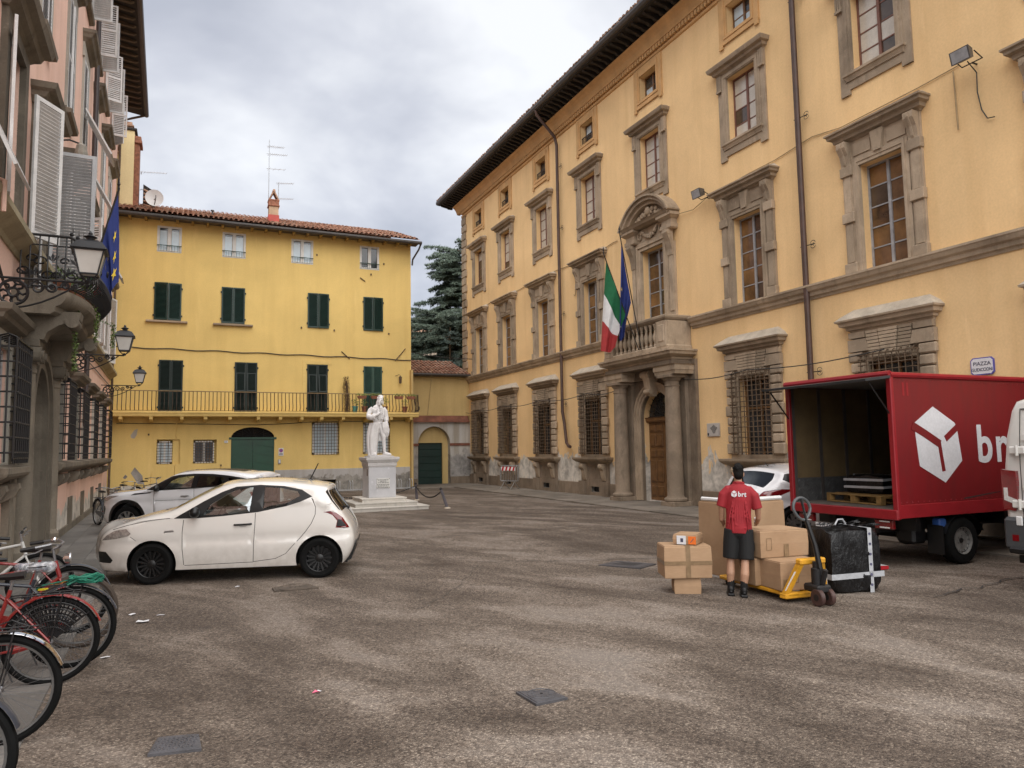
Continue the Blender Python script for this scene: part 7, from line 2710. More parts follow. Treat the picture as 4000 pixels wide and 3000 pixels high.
# ---- white compact suv behind it
suv = dict(
    W=.95, round=.13, paint=P_WHITE, tumble=.40, sill=.36, floor=.62, crease=.82, wheel_in=.13,
    belt=lambda x: 1.08 + .05 * x,
    taper_f=(.8, .33), taper_r=(.8, .2),
    upper=[(-.70, .28), (-.80, .36), (-.85, .5), (-.86, .68), (-.85, .85), (-.80, .96), (-.66, 1.02), (-.35, 1.07), (.0, 1.10), (.3, 1.13), (.5, 1.165), (.85, 1.36), (1.12, 1.51), (1.3, 1.56), (1.6, 1.595), (2.1, 1.60), (2.6, 1.575), (3.05, 1.515), (3.3, 1.47), (3.34, 1.43), (3.30, 1.37), (3.36, 1.22), (3.44, 1.05), (3.49, .85), (3.49, .6), (3.44, .42), (3.3, .32)],
    arches=[(0, .37, .455), (2.66, .37, .455)], wheels=[(0, .365, .365), (2.66, .365, .365)], wheel_style='alloy',
    crown=lambda x, z: .13 if (x < -.6 and z < 1.0) else (.04 if x < .5 else (.08 if x < 1.3 else (.04 if x < 3.2 else .09))),
    strip=lambda x, z, u: ('windscreen' if .56 < x < 1.22 and z > 1.15 and u < .93 else ('tail_glass' if x > 3.29 and 1.1 < z < 1.40 and u < .9 else ('roof_glass' if 1.45 < x < 2.9 and z > 1.5 and u < .75 else ('front_grille' if x < -.6 and .78 < z < .94 and u < .6 else ('lower_grille' if x < -.6 and .4 < z < .58 and u < .7 else None))))),
    strip_mat=dict(windscreen=GLASS, tail_glass=GLASS_D, roof_glass=BLACKPL, front_grille=BLACKPL, lower_grille=BLACKPL),
    regions=[
        ('front_door_window', [(.98, 1.165), (1.14, 1.34), (1.3, 1.43), (1.52, 1.465), (1.72, 1.475), (1.70, 1.19), (1.3, 1.17)], GLASS, .006, None),
        ('rear_door_window', [(1.84, 1.20), (1.85, 1.475), (2.2, 1.465), (2.5, 1.43), (2.62, 1.25), (2.2, 1.215)], GLASS_D, .006, None),
        ('quarter_window', [(2.73, 1.26), (2.64, 1.42), (2.95, 1.365), (3.15, 1.31)], GLASS_D, .006, None),
        ('window_trim', [(.50, 1.135), (.85, 1.335), (1.1, 1.465), (1.3, 1.505), (1.7, 1.53), (2.2, 1.52), (2.7, 1.465), (3.1, 1.395), (3.3, 1.33), (3.28, 1.27), (2.7, 1.22), (2.0, 1.175), (1.3, 1.14), (.9, 1.12)], BLACKPL, .001, None),
        ('fender_vent', [(.10, 1.005), (.62, 1.055), (.66, 1.085), (.2, 1.055)], BLACKPL, -.002, None),
        ('head_lamp', [(-.80, .84), (-.78, .92), (-.55, .985), (-.22, 1.0), (-.45, .93), (-.62, .86)], LAMP_CLR, -.002, None),
        ('bumper_vent', [(-.78, .52), (-.70, .52), (-.66, .66), (-.69, .74), (-.76, .73)], BLACKPL, .004, None),
        ('tail_lamp', [(3.2, 1.05), (3.44, 1.06), (3.47, .92), (3.25, .93)], LAMP_RED, -.002, None),
        ('arch_cladding', circ(0, .37, .53, 36, -.15, pi + .15) + [(-.5, .3)], BLACKPL, .002, None),
        ('arch_cladding', circ(2.66, .37, .53, 36, -.15, pi + .15) + [(2.16, .3)], BLACKPL, .002, None),
        ('sill_cladding', [(.3, .3), (2.3, .3), (2.3, .5), (.3, .48)], BLACKPL, .002, None),
        ('panel_seam', strip_poly([(.74, 1.12), (.72, .9), (.74, .5)], .01), SEAM, .004, None),
        ('panel_seam', strip_poly([(1.77, 1.16), (1.78, .9), (1.76, .5)], .01), SEAM, .004, None),
        ('panel_seam', strip_poly([(.74, .86), (1.3, .88), (1.76, .90), (2.3, .95)], .008), SEAM, .004, None),
    ],
    cabin=[('front_seat', seatgeo(1.15, -.4, .62), SEAT), ('front_seat', seatgeo(1.15, .4, .62), SEAT), ('rear_bench', seatgeo(2.05, 0, .62, 1.3), SEAT), ('dashboard', G().cbox(.5, .95, -.75, .75, .75, 1.1, .06), SEAT)],
    extras=[mirror(.82, 1.13, BLACKPL), handle(1.55, .98, .22, ALLOY)],
)


def suv_extra(car, wf):
    mk('roof_spoiler', G().prism([(3.2, 1.51), (3.4, 1.45), (3.42, 1.41), (3.3, 1.38), (3.2, 1.42)], -.56, .56), P_WHITE, car)


suv['extras'].append(suv_extra)
A2 = radians(-29)
org = Vector((-1.12, 19.75, 0)) + Vector((-sin(A2), cos(A2), 0)) * .75
build_car('white_suv', 'white compact suv with black roof pillars parked behind the hatchback', tuple(org), A2, suv, .93)

# ---- white hatchback behind the truck (heading to the palazzo)
mic = dict(
    W=.87, round=.12, paint=P_WHITE, tumble=.42, sill=.24, floor=.52, crease=.7, wheel_in=.12,
    belt=lambda x: .95 + .06 * x,
    taper_f=(.8, .34), taper_r=(.75, .26),
    upper=[(-.72, .2), (-.82, .3), (-.85, .5), (-.82, .66), (-.72, .78), (-.4, .92), (0, 1.0), (.25, 1.04), (.6, 1.2), (.95, 1.36), (1.2, 1.43), (1.6, 1.455), (2.0, 1.44), (2.4, 1.39), (2.62, 1.345), (2.66, 1.30), (2.72, 1.2), (2.88, 1.05), (3.0, .96), (3.1, .88), (3.14, .7), (3.13, .5), (3.08, .34), (2.95, .24)],
    arches=[(0, .31, .37), (2.525, .31, .37)], wheels=[(0, .31, .31), (2.525, .31, .31)], wheel_style='alloy',
    crown=lambda x, z: .15 if (x < -.6 and z < .8) else (.05 if x < .25 else (.07 if x < 1.0 else (.04 if x < 2.6 else .12))),
    strip=lambda x, z, u: ('windscreen' if .3 < x < .98 and z > 1.03 and u < .93 else ('tail_glass' if x > 2.66 and .99 < z < 1.29 and u < .88 else ('number_plate' if x > 3.0 and .62 < z < .74 and u < .35 else None))),
    strip_mat=dict(windscreen=GLASS, tail_glass=GLASS_D, number_plate=WHITEPL),
    regions=[
        ('front_door_window', [(.75, 1.02), (.92, 1.2), (1.15, 1.32), (1.42, 1.36), (1.40, 1.06)], GLASS, .006, None),
        ('rear_door_window', [(1.55, 1.08), (1.55, 1.36), (1.9, 1.34), (2.2, 1.28), (2.22, 1.17)], GLASS_D, .006, None),
        ('window_trim', [(.35, .98), (.7, 1.16), (1.0, 1.31), (1.25, 1.375), (1.6, 1.395), (2.0, 1.375), (2.35, 1.32), (2.62, 1.29), (2.7, 1.18), (2.6, 1.12), (2.4, 1.19), (2.2, 1.13), (1.5, 1.03), (.7, .985)], BLACKPL, .001, None),
        ('tail_lamp', [(2.5, .985), (2.75, 1.0), (3.02, .95), (3.12, .88), (3.12, .76), (2.9, .76), (2.78, .88), (2.62, .94)], LAMP_RED, -.002, None),
        ('panel_seam', strip_poly([(.42, .95), (.43, .6), (.46, .3)], .009), SEAM, .004, None),
        ('panel_seam', strip_poly([(1.47, 1.03), (1.46, .6), (1.45, .32)], .009), SEAM, .004, None),
        ('panel_seam', strip_poly([(2.5, .98), (2.42, .85), (2.2, .68), (2.1, .55)], .009), SEAM, .004, None),
    ],
    cabin=[('front_seat', seatgeo(1.0, -.37, .5), SEAT), ('front_seat', seatgeo(1.0, .37, .5), SEAT), ('rear_bench', seatgeo(1.8, 0, .5, 1.2), SEAT)],
    extras=[wiper_antenna(2.3, 1.41, .12, .1)],
)
build_car('parked_hatchback', 'white hatchback with red tail lamps parked behind the red truck', (11.22 + 2.525, 12.05, 0), pi, mic)
# ================================================================== red delivery truck
TRED = carpaint('truck_red', (.17, .003, .006), .08, .5, .35)
TRED2 = pm('truck_rail_red', (.27, .010, .016), .4, .15, 4)
PLY = pm('plywood_lining', (.125, .085, .038), .7, .25, 2.5)
CHK = pm('checker_plate', (.14, .14, .14), .4, .25, 9, metal=.6)
TGREY = pm('truck_roof_inner', (.2, .2, .2), .7, .1)
WPRINT = pm('print_white', (.62, .62, .64), .4, .1)
M_rv = None
tr = thing('delivery_truck', 'red box delivery truck with open rear and white cube logo on its side', 'truck', (9.65, 7.6, 0))
L_, WD, ZB, ZT = 3.75, 2.05, .81, 2.93
mk('side_wall', G().cbox(0, L_, 0, .035, ZB, ZT - .03, .006), TRED, tr)
mk('side_wall', G().cbox(0, L_, WD - .035, WD, ZB, ZT - .03, .006), TRED, tr)
mk('front_wall', G().box(L_ - .04, L_, .035, WD - .035, ZB, ZT - .03), TRED, tr)
mk('box_roof', G().box(0.02, L_, .03, WD - .03, ZT - .05, ZT - .025), TGREY, tr)
mk('box_floor', G().box(0, L_, .035, WD - .035, ZB - .02, ZB + .1), pm('truck_floor', (.12, .10, .085), .7, .3, 6), tr)
for y in (.0, WD):
    mk('roof_rail', G().tube([(-.02, y, ZT - .02), (L_, y, ZT - .02)], .045, 8), TRED2, tr, smooth=True)
    mk('corner_post', G().cbox(-.03, .04, y - .03 if y == 0 else y - .06, y + .06 if y == 0 else y + .03, ZB - .05, ZT, .012), TRED2, tr)
    mk('floor_rail', G().cbox(0, L_, y - .012, y + .012, ZB - .04, ZB + .16, .006), TRED2, tr)
mk('rear_header', G().tube([(-.02, -.02, ZT - .005), (-.02, WD + .02, ZT - .005)], .05, 8), TRED2, tr, smooth=True)
mk('rear_sill', G().cbox(-.045, .02, -.02, WD + .02, ZB - .06, ZB + .09, .012), TRED2, tr)
for y, s in ((WD - .04, -1), (.04, 1)):
    for k in range(6):
        x0 = .05 + k * .62
        mk('lining_panel', G().box(x0 + .03, x0 + .59, *sorted((y, y + s * .008)), ZB + .5, ZT - .06), PLY, tr)
        mk('cargo_post', G().box(x0 - .03, x0 + .03, *sorted((y, y + s * .03)), ZB + .1, ZT - .06), GUTTER, tr)
    mk('kick_plate', G().box(.05, L_ - .05, *sorted((y, y + s * .012)), ZB + .1, ZB + .5), CHK, tr)
studs = []
gS = G().cbox(-.03, .03, -.004, .004, -.006, .006, .002)
M_st = mkmesh('plate_stud', gS, CHK)
for i in range(14):
    for j in range(5):
        o = mk('plate_stud', M_st, None, tr, (.12 + i * .1, WD - .054, ZB + .15 + j * .075))
        o.rotation_euler = (0, .8 if (i + j) % 2 else -.8, 0)
mk('lining_panel', G().box(L_ - .06, L_ - .045, .05, WD - .05, ZB + .1, ZT - .06), PLY, tr)
mk('rear_flap', G().prism([(-.03, 2.86), (-.55, 2.80), (-.56, 2.835), (-.03, 2.90)], -.03, WD + .03, 'y'), pm('flap_dark', (.03, .032, .036), .5, .3), tr)
for y in (.03, WD - .03):
    mk('gas_strut', G().tube([(-.42, y, 2.79), (.05, y, 2.25)], .013, 6), BLACKPL, tr)
# logo: white cube with red Y-shaped gaps
TZ = lambda x, z: ((x - 945) / 326.0, 1.27 + (893 - z) * (2.44 - 1.27) / (893 - 347))
hexa = [TZ(*q) for q in ((1100, 463), (1240, 347), (1397, 463), (1412, 500), (1437, 740), (1300, 893), (1118, 770), (1098, 510))]
lg = mk('logo_cube', G().prism(hexa, -.004, -.0005), WPRINT, tr)
for pts, w in (([(1080, 482), (1180, 548), (1278, 618)], .125), ([(1270, 600), (1280, 700), (1292, 812)], .075), ([(1318, 580), (1430, 482)], .1)):
    p2 = [TZ(*q) for q in pts]
    mk('logo_gap', G().prism(strip_poly(p2, w), -.0065 - w * .01, -.004 + w * .001), TRED, tr)


def boldtext(name, body, size, off, mat, parent, loc, rot, sx=1.0):
    cu = bpy.data.curves.new(name, 'FONT')
    cu.body, cu.size, cu.offset, cu.extrude, cu.align_x, cu.space_character = body, size, off, .0015, 'LEFT', 1.16
    tmp = bpy.data.objects.new(name, cu)
    COL.objects.link(tmp)
    me = bpy.data.meshes.new_from_object(tmp.evaluated_get(bpy.context.evaluated_depsgraph_get()))
    bpy.data.objects.remove(tmp)
    o = mkm(name, me, mat, parent, loc)
    o.rotation_euler = rot
    o.scale = (sx, 1, 1)
    return o


boldtext('logo_letters', 'brt', .83, .018, WPRINT, tr, (1.88, -.003, 1.575), (pi / 2, 0, 0), .95)
mk('vent_louvre', G().box(.25, .29, -.003, 0, 2.6, 2.8).box(.34, .38, -.003, 0, 2.6, 2.8), TRED2, tr)
mk('scuff', G().prism([(1.5, 1.02), (2.0, 1.06), (2.4, 1.09), (2.4, 1.08), (1.5, 1.0)], -.002, -.0003), SEAM, tr)
# rivets along the rails
M_rv = mkmesh('rivet', G().sphere((0, 0, 0), .011, 6, 4, (1, .5, 1)), TRED2)
for k in range(30):
    for zz in (ZB + .19, ZT - .1):
        mk('rivet', M_rv, None, tr, (.08 + k * .123, -.002, zz))
# chassis
mk('chassis', G().box(.25, 4.6, .55, .68, .5, .78).box(.25, 4.6, 1.37, 1.5, .5, .78).box(.5, .6, .1, 1.95, .55, .76).box(2.6, 2.7, .1, 1.95, .55, .76).cbox(.7, 1.0, .3, .62, .32, .76, .04), BLACKPL, tr)
mk('rear_axle', G().tube([(1.47, .15, .36), (1.47, 1.9, .36)], .07, 8).sphere((1.47, 1.02, .36), .17, 12, 8), BLACKPL, tr)
for x in (1.47, 4.35):
    for y, s in ((.13, -1), (WD - .13, 1)):
        wheel(tr, (x, y, .36), .36, s, 'van')
for y, s in ((.13, -1), (WD - .13, 1)):
    mk('mudguard', G().ring_loft([[(1.47 + .47 * cos(a), y - .13, .36 + .42 * sin(a)), (1.47 + .47 * cos(a), y + .13, .36 + .42 * sin(a))] for a in [pi * .1 + k * pi * .8 / 10 for k in range(11)]], cap=False, closed=False).box(.95, .97, y - .13, y + .13, .18, .62), BLACKPL, tr, fix=False)
for y0 in (.12, 1.62):
    lb = mk('tail_lamp', G().cbox(.02, .09, y0, y0 + .32, .60, .74, .012), LAMP_RED, tr)
    for zz in (.615, .705):
        mk('lamp_stripe', G().box(.012, .025, y0 + .05, y0 + .22, zz, zz + .02), WHITEPL, tr)
pt = mk('number_plate', G().cbox(-.01, .0, 1.18, 1.56, .49, .6, .004), WHITEPL, tr)
text('plate_letters', '221AF', .1, INK, tr, (-.012, 1.36, .545), (pi / 2, 0, -pi / 2), sx=.95)
mk('fuel_cap', G().cbox(.98, 1.14, .06, .2, .58, .72, .02), pm('blue_cap', (.03, .09, .3), .4, .1), tr)
cabg = G()
cabg.ring_loft([[(3.85, y, z) for y, z in ((.08, .5), (1.97, .5), (1.97, 1.5), (1.85, 2.25), (.2, 2.25), (.08, 1.5))], [(4.5, y, z) for y, z in ((.08, .5), (1.97, .5), (1.97, 1.5), (1.85, 2.2), (.2, 2.2), (.08, 1.5))], [(4.72, y, z) for y, z in ((.12, .5), (1.93, .5), (1.93, 1.35), (1.8, 1.5), (.25, 1.5), (.12, 1.35))]])
mk('cab', cabg, TRED, tr)
mk('cab_window', G().prism([(4.0, 1.45), (4.45, 1.45), (4.4, 2.05), (4.05, 2.1)], .05, .12), GLASS_D, tr)

# cargo inside the truck
WOODP = pm('pallet_wood', (.22, .13, .04), .8, .3, 7, .2, 50)


def pallet(loc, rz, label):
    t = thing('wooden_pallet', label, 'pallet', loc, rz)
    for k in range(5):
        mk('deck_board', G().cbox(-.6, .6, -.4 + k * .1775, -.4 + k * .1775 + .09, .122, .144, .004), WOODP, t)
    for x in (-.55, 0, .55):
        for y in (-.35, 0, .35):
            mk('block', G().cbox(x - .05, x + .05, y - .05, y + .05, .022, .1, .004), WOODP, t)
        mk('stringer', G().cbox(x - .05, x + .05, -.4, .4, .1, .122, .003), WOODP, t)
    for y in (-.35, 0, .35):
        mk('bottom_board', G().cbox(-.6, .6, y - .05, y + .05, 0, .022, .003), WOODP, t)
    return t


pallet((10.45, 8.7, ZB + .105), 1.45, 'yellow wooden pallet lying inside the truck')
FILM = newmat('black_film')
_b = FILM[2]
_t = FILM[1]
_b.inputs['Roughness'].default_value = .32
_t.put(_b.inputs['Base Color'], _t.ramp(_t.noise(_t.pos(), 5, 4), [(.3, (.0015, .0015, .002)), (.7, (.005, .005, .006))]))
_t.put(_b.inputs['Normal'], _t.bump(_t.noise(_t.vscale(_t.pos(), (6, 6, 2.5)), 3.0, 5, .65, 1.2), .55, .03))
FILM = FILM[0]
TAPEG = pm('grey_tape', (.42, .43, .45), .3, .15, 12)
TAPEB = pm('brown_tape', (.23, .15, .08), .3, .2, 10)
DOTS = pm('tape_print', (.08, .08, .14), .5, .2)


def film_box(name, label, loc, rz, sx, sy, sz, tapes, seed, group=None):
    t = thing(name, label, 'parcel', loc, rz, group)
    rng = random.Random(seed)
    g = G()
    n = 8
    for (ax, sgn) in ((0, -1), (0, 1), (1, -1), (1, 1), (2, 1), (2, -1)):
        def fn(u, v, ax=ax, sgn=sgn):
            p = [0, 0, 0]
            o = [q for q in range(3) if q != ax]
            p[ax] = sgn
            p[o[0]] = -1 + 2 * u
            p[o[1]] = -1 + 2 * v
            # rounded, slightly baggy
            q = Vector(p)
            k = 1 - .05 * ((abs(q.x) ** 6 * abs(q.y) ** 6) + (abs(q.y) ** 6 * abs(q.z) ** 6) + (abs(q.x) ** 6 * abs(q.z) ** 6))
            bag = .02 * sin(q.x * 5 + q.z * 4 + seed) * sin(q.y * 6 + q.z * 3)
            return (q.x * sx / 2 * k + bag, q.y * sy / 2 * k + bag, (q.z * k * .5 + .5) * sz + (bag if q.z > -.5 else 0))
        g.grid(fn, n, n)
    mk('wrapped_body', g, FILM, t, smooth=True, angle=60)
    for kind, pos, wd in tapes:
        e = .012
        if kind == 'h':      # round the sides
            z0 = pos * sz
            pts = [(-sx / 2 - e, -sy / 2 - e), (sx / 2 + e, -sy / 2 - e), (sx / 2 + e, sy / 2 + e), (-sx / 2 - e, sy / 2 + e)]
            gg = G().ring_loft([[(x, y, z0 + .02 * sin(i * 2.0)) for i, (x, y) in enumerate(pts)], [(x, y, z0 + wd + .02 * sin(i * 2.0)) for i, (x, y) in enumerate(pts)]], cap=False)
        else:                # over the top, front to back
            x0 = -sx / 2 + pos * sx
            pr = [(-sy / 2 - e, 0.0), (-sy / 2 - e, sz + e), (sy / 2 + e, sz + e), (sy / 2 + e, 0)]
            gg = G().ring_loft([[(x0, y, z) for y, z in pr], [(x0 + wd, y, z) for y, z in pr]], cap=False, closed=False)
            for k in range(6):
                mk('tape_dot', G().lathe([(.018, -sy / 2 - e - .003), (.018, -sy / 2 - e)], x0 + wd / 2, sz * (.12 + k * .16), 8, 'y'), DOTS, t)
        mk('tape', gg, TAPEG, t, fix=False)
    return t


film_box('wrapped_parcel', 'black film wrapped parcel with grey tape on the pallet in the truck', (10.6, 8.75, ZB + .25), 0, .55, .75, .3, [('v', .4, .05), ('h', .3, .04), ('h', .7, .04)], 3, 'black wrapped parcels')
film_box('wrapped_parcel', 'second black wrapped parcel deeper inside the truck', (11.3, 8.5, ZB + .11), 0, .6, .8, .46, [('v', .5, .05), ('h', .5, .04)], 5, 'black wrapped parcels')
film_box('wrapped_parcel', 'large black film wrapped parcel with grey tape standing right of the pallet truck', (7.93, 7.1, .0), radians(-12), .74, .54, .8, [('v', .72, .06), ('h', .22, .07)], 8, 'black wrapped parcels')
ctop = G()
rng = random.Random(4)
for k in range(60):
    x, y = rng.uniform(-.4, .4), rng.uniform(-.28, .28)
    a = rng.uniform(0, 3)
    ctop.add([(x - .06 * cos(a), y - .06 * sin(a), rng.uniform(0, .02)), (x + .05, y - .04, rng.uniform(.01, .04)), (x + .06 * cos(a), y + .06 * sin(a), rng.uniform(0, .02))], [(0, 1, 2)])
pch = [c for c in bpy.data.objects if c.get('label', '').startswith('large black film')][0]
mk('loose_film', ctop, FILM, pch, (0, 0, .825), fix=False)
mk('strap_loop', G().tube([(-.1, 0, .83), (-.05, 0, .9), (.02, 0, .9), (.06, 0, .84)], .012, 5), TAPEG, pch)
pbx = thing('cardboard_box', 'cardboard box standing deep inside the truck by its right wall', 'box', (10.35, 7.85, ZB + .105))
CARD = newmat('cardboard')
_t = CARD[1]
_p = _t.pos()
_c = _t.ramp(_t.noise(_p, 2.5, 4, .6), [(.3, (.33, .205, .115)), (.7, (.41, .265, .155))])
_c = _t.mix(1.0, _c, _t.ramp(_t.noise(_t.vscale(_p, (3, 3, 40)), 4, 2), [(.3, .93), (.7, 1.03)]), 'MULTIPLY')
_t.put(CARD[2].inputs['Base Color'], _c)
CARD[2].inputs['Roughness'].default_value = .85
CARD = CARD[0]
mk('carton', G().cbox(-.18, .18, -.15, .15, 0, .5, .006), CARD, pbx)
pbx2 = mk('tape', G().box(-.03, .03, -.152, .152, 0, .502), TAPEB, pbx)

# ================================================================== white van (rear corner at the right edge)
vn = thing('white_van', 'white panel van whose rear corner shows at the right edge', 'van', (9.95, 5.26, 0))
P_VAN = carpaint('van_white', (.66, .645, .61), .5, .42)
sec = [(1.0, .42), (1.0, .9), (.995, 1.5), (.96, 1.95), (.90, 2.3), (.84, 2.42), (.7, 2.46), (0, 2.5)]
full = sec + [(-y, z) for y, z in sec[-2::-1]]
rings = []
for x, ins in ((.0, .10), (.02, .05), (.06, .02), (.14, .0), (4.2, 0)):
    rings.append([(x + (.12 * max(0, (z - 1.5)) ** 1.5 if x < .2 else 0), y * (1 - ins) if True else y, .42 + (z - .42) * (1 - ins * .25)) for y, z in full])
mk('body', G().ring_loft(rings), P_VAN, vn, smooth=True, angle=40)
dx_ = lambda z: .12 * max(0, (z - 1.5)) ** 1.5
for y in (.74,):
    mk('door_seam', G().ring_loft([[(dx_(z) - .004, y - .006, z), (dx_(z) - .004, y + .006, z)] for z in (.7, 1.2, 1.6, 2.0, 2.3)], cap=False, closed=False), SEAM, vn, fix=False)
mk('door_seam', G().ring_loft([[(dx_(z) - .004, .0 - .006, z), (dx_(z) - .004, .006, z)] for z in (.7, 1.2, 1.6, 2.0, 2.3)], cap=False, closed=False), SEAM, vn, fix=False)
mk('door_ridge', G().box(-.012 + dx_(1.9), .05 + dx_(1.9), -.7, .72, 1.9, 1.97).box(-.012, .05, -.7, .72, 1.26, 1.32), P_VAN, vn)
mk('roof_seam', G().box(dx_(2.32) - .006, dx_(2.32) + .02, -.74, .745, 2.305, 2.315), SEAM, vn)
for z in (1.72, 1.02):
    mk('door_hinge', G().cbox(-.04 + dx_(z), .03, .66, .86, z, z + .1, .012).tube([(-.045 + dx_(z), .755, z - .02), (-.045 + dx_(z), .755, z + .12)], .018, 7), P_VAN, vn)
mk('tail_lamp', G().prism([(.98, 1.0), (.985, 1.52), (.80, 1.5), (.79, 1.35), (.80, 1.05), (.83, .98)], -.02, .08, 'x'), LAMP_RED, vn)
mk('reverse_lamp', G().prism([(.96, 1.28), (.96, 1.12), (.80, 1.06), (.80, 1.13), (.91, 1.17), (.91, 1.28)], -.026, .05, 'x'), LAMP_WHT, vn)
mk('bumper', G().cbox(-.07, .3, -.97, .98, .48, .9, .04), pm('bumper_grey', (.05, .052, .055), .6, .2), vn)
mk('bumper_step', G().cbox(-.12, .0, -.9, .9, .44, .52, .02), BLACKPL, vn)
mk('reflector', G().box(-.075, -.06, .78, .86, .6, .68), LAMP_RED, vn)
mk('lock_plate', G().cbox(-.08, -.06, .72, .8, .8, .92, .01), WHITEPL, vn)
for x in (.75, 3.6):
    for y, s in ((.86, 1), (-.86, -1)):
        wheel(vn, (x, y, .35), .35, s, 'van')
mk('underbody', G().box(.1, 4.2, -.9, .9, .3, .5), BLACKPL, vn)
# ================================================================== parcels on the square
def carton(label, loc, rz, sx, sy, sz, tape='v', marks=(), group='cardboard boxes on the square', lid=.0, extra=None):
    t = thing('cardboard_box', label, 'box', loc, rz, group)
    g = G().ring_loft([[(-sx / 2 + .004, -sy / 2 + .004, 0), (sx / 2 - .004, -sy / 2 + .004, 0), (sx / 2 - .004, sy / 2 - .004, 0), (-sx / 2 + .004, sy / 2 - .004, 0)],
                       [(-sx / 2, -sy / 2, .01), (sx / 2, -sy / 2, .01), (sx / 2, sy / 2, .01), (-sx / 2, sy / 2, .01)],
                       [(-sx / 2 - .006, -sy / 2 - .008, sz * .55), (sx / 2 + .005, -sy / 2 - .008, sz * .5), (sx / 2 + .005, sy / 2 + .004, sz * .5), (-sx / 2 - .006, sy / 2 + .004, sz * .5)],
                       [(-sx / 2, -sy / 2, sz - .012), (sx / 2, -sy / 2, sz - .012), (sx / 2, sy / 2, sz - .012), (-sx / 2, sy / 2, sz - .012)],
                       [(-sx / 2 + .008, -sy / 2 + .008, sz), (sx / 2 - .008, -sy / 2 + .008, sz - .003), (sx / 2 - .008, sy / 2 - .008, sz), (-sx / 2 + .008, sy / 2 - .008, sz - .002)]])
    mk('carton', g, CARD, t)
    for s in (-1, 1):     # two flaps meeting on top
        mk('flap', G().box(-sx / 2 + .006, sx / 2 - .006, *sorted((s * .004, s * (sy / 2 - .006))), sz - .001, sz + .004 + (lid if s < 0 else 0)), CARD, t)
    if 'v' in tape:
        mk('tape', G().ring_loft([[(-.03, y, z) for y, z in ((-sy / 2 - .011, sz * .0 + .01), (-sy / 2 - .011, sz * .5), (-sy / 2 - .003, sz + .0065), (sy / 2 + .003, sz + .0065))], [(.03, y, z) for y, z in ((-sy / 2 - .011, .01), (-sy / 2 - .011, sz * .5), (-sy / 2 - .003, sz + .0065), (sy / 2 + .003, sz + .0065))]], cap=False, closed=False), TAPEB, t, fix=False)
    if 'h' in tape:
        mk('tape', G().ring_loft([[(x, -sy / 2 - .0125, z) if abs(x) < sx / 2 + .005 else (x, -sy / 2 - .012, z) for x in (-sx / 2 - .008, sx / 2 + .008)] + [(sx / 2 + .008, sy / 2, z), (-sx / 2 - .008, sy / 2, z)] for z in (sz * .42, sz * .54)], cap=False), TAPEB, t, fix=False)
    for kind, u, v, a, b in marks:
        if kind == 'frame':
            f = G().box(u - a, u + a, -.001, .0, v - b, v - b + .006).box(u - a, u + a, -.001, 0, v + b - .006, v + b).box(u - a, u - a + .005, -.001, 0, v - b + .006, v + b - .006).box(u + a - .005, u + a, -.001, 0, v - b + .006, v + b - .006)
            mk('printed_mark', f, TAPEB, t, (0, -sy / 2 - .011, 0))
        elif kind == 'patch':
            mk('tape_patch', G().box(u - a, u + a, -.001, 0, v - b, v + b), TAPEB, t, (0, -sy / 2 - .0115, 0))
        elif kind == 'white':
            mk('white_label', G().box(u - a, u + a, -.001, 0, v - b, v + b), PAPER0, t, (0, -sy / 2 - .0115, 0))
            mk('barcode', G().box(u - a * .2, u + a * .4, -.0015, 0, v - b * .5, v + b * .4), INK, t, (0, -sy / 2 - .0118, 0))
        elif kind == 'orange':
            mk('orange_label', G().box(u - a, u + a, -.001, 0, v - b, v + b), ORANGE, t, (0, -sy / 2 - .0115, 0))
            mk('label_stroke', G().prism([(u - a * .5, v - b * .5), (u - a * .3, v - b * .6), (u + a * .5, v + b * .4), (u + a * .3, v + b * .5)], -.002, 0), TRED, t, (0, -sy / 2 - .0118, 0))
    return t


PAPER0 = pm('label_white', (.66, .68, .72), .5, .05)
ORANGE = pm('label_orange', (.75, .16, .02), .5, .1)
carton('small box at the foot of the left parcel stack', (6.02, 7.92, .0), radians(-30), .33, .30, .21, '')
carton('large taped box in the middle of the left parcel stack', (6.02, 7.95, .212), radians(-24), .60, .46, .40, 'vh')
carton('small flat box with white and orange labels on top of the left parcel stack', (6.1, 7.95, .622), radians(-52), .30, .36, .125, '', [('white', -.04, .06, .06, .055), ('orange', .1, .06, .05, .05)])
tb = carton('tall cardboard box with foam edges standing behind the delivery man', (7.6, 8.62, .03), radians(5), 1.06, .66, 1.04, '', [('patch', -.25, .54, .012, .53)])
mk('foam_edge', G().tube([(-.5, -.3, 1.08), (.5, -.3, 1.08)], .03, 7).tube([(-.5, -.3, 1.08), (-.5, .28, 1.08)], .03, 7), WHITEPL, tb, smooth=True)
mk('foam_base', G().box(-.52, .52, -.3, .3, -.03, .0), WHITEPL, tb)
carton('lower front box with printed frame on the pallet truck', (6.97, 7.05, .125), radians(-9), .60, .42, .34, '', [('frame', -.1, .15, .045, .06), ('patch', -.24, .07, .03, .07)], extra=1)
carton('upper box with printed frame on top of the pallet truck load', (7.03, 7.45, .475), radians(-6), .72, .56, .33, '', [('frame', -.24, .17, .04, .075), ('patch', .02, .08, .035, .08)])
carton('narrow lower box in the middle of the pallet truck load', (6.9, 7.42, .125), radians(-6), .52, .28, .335, 'v')
carton('rear lower box with a dark gap at the back of the pallet truck load', (6.88, 7.72, .125), radians(-4), .46, .26, .34, '')

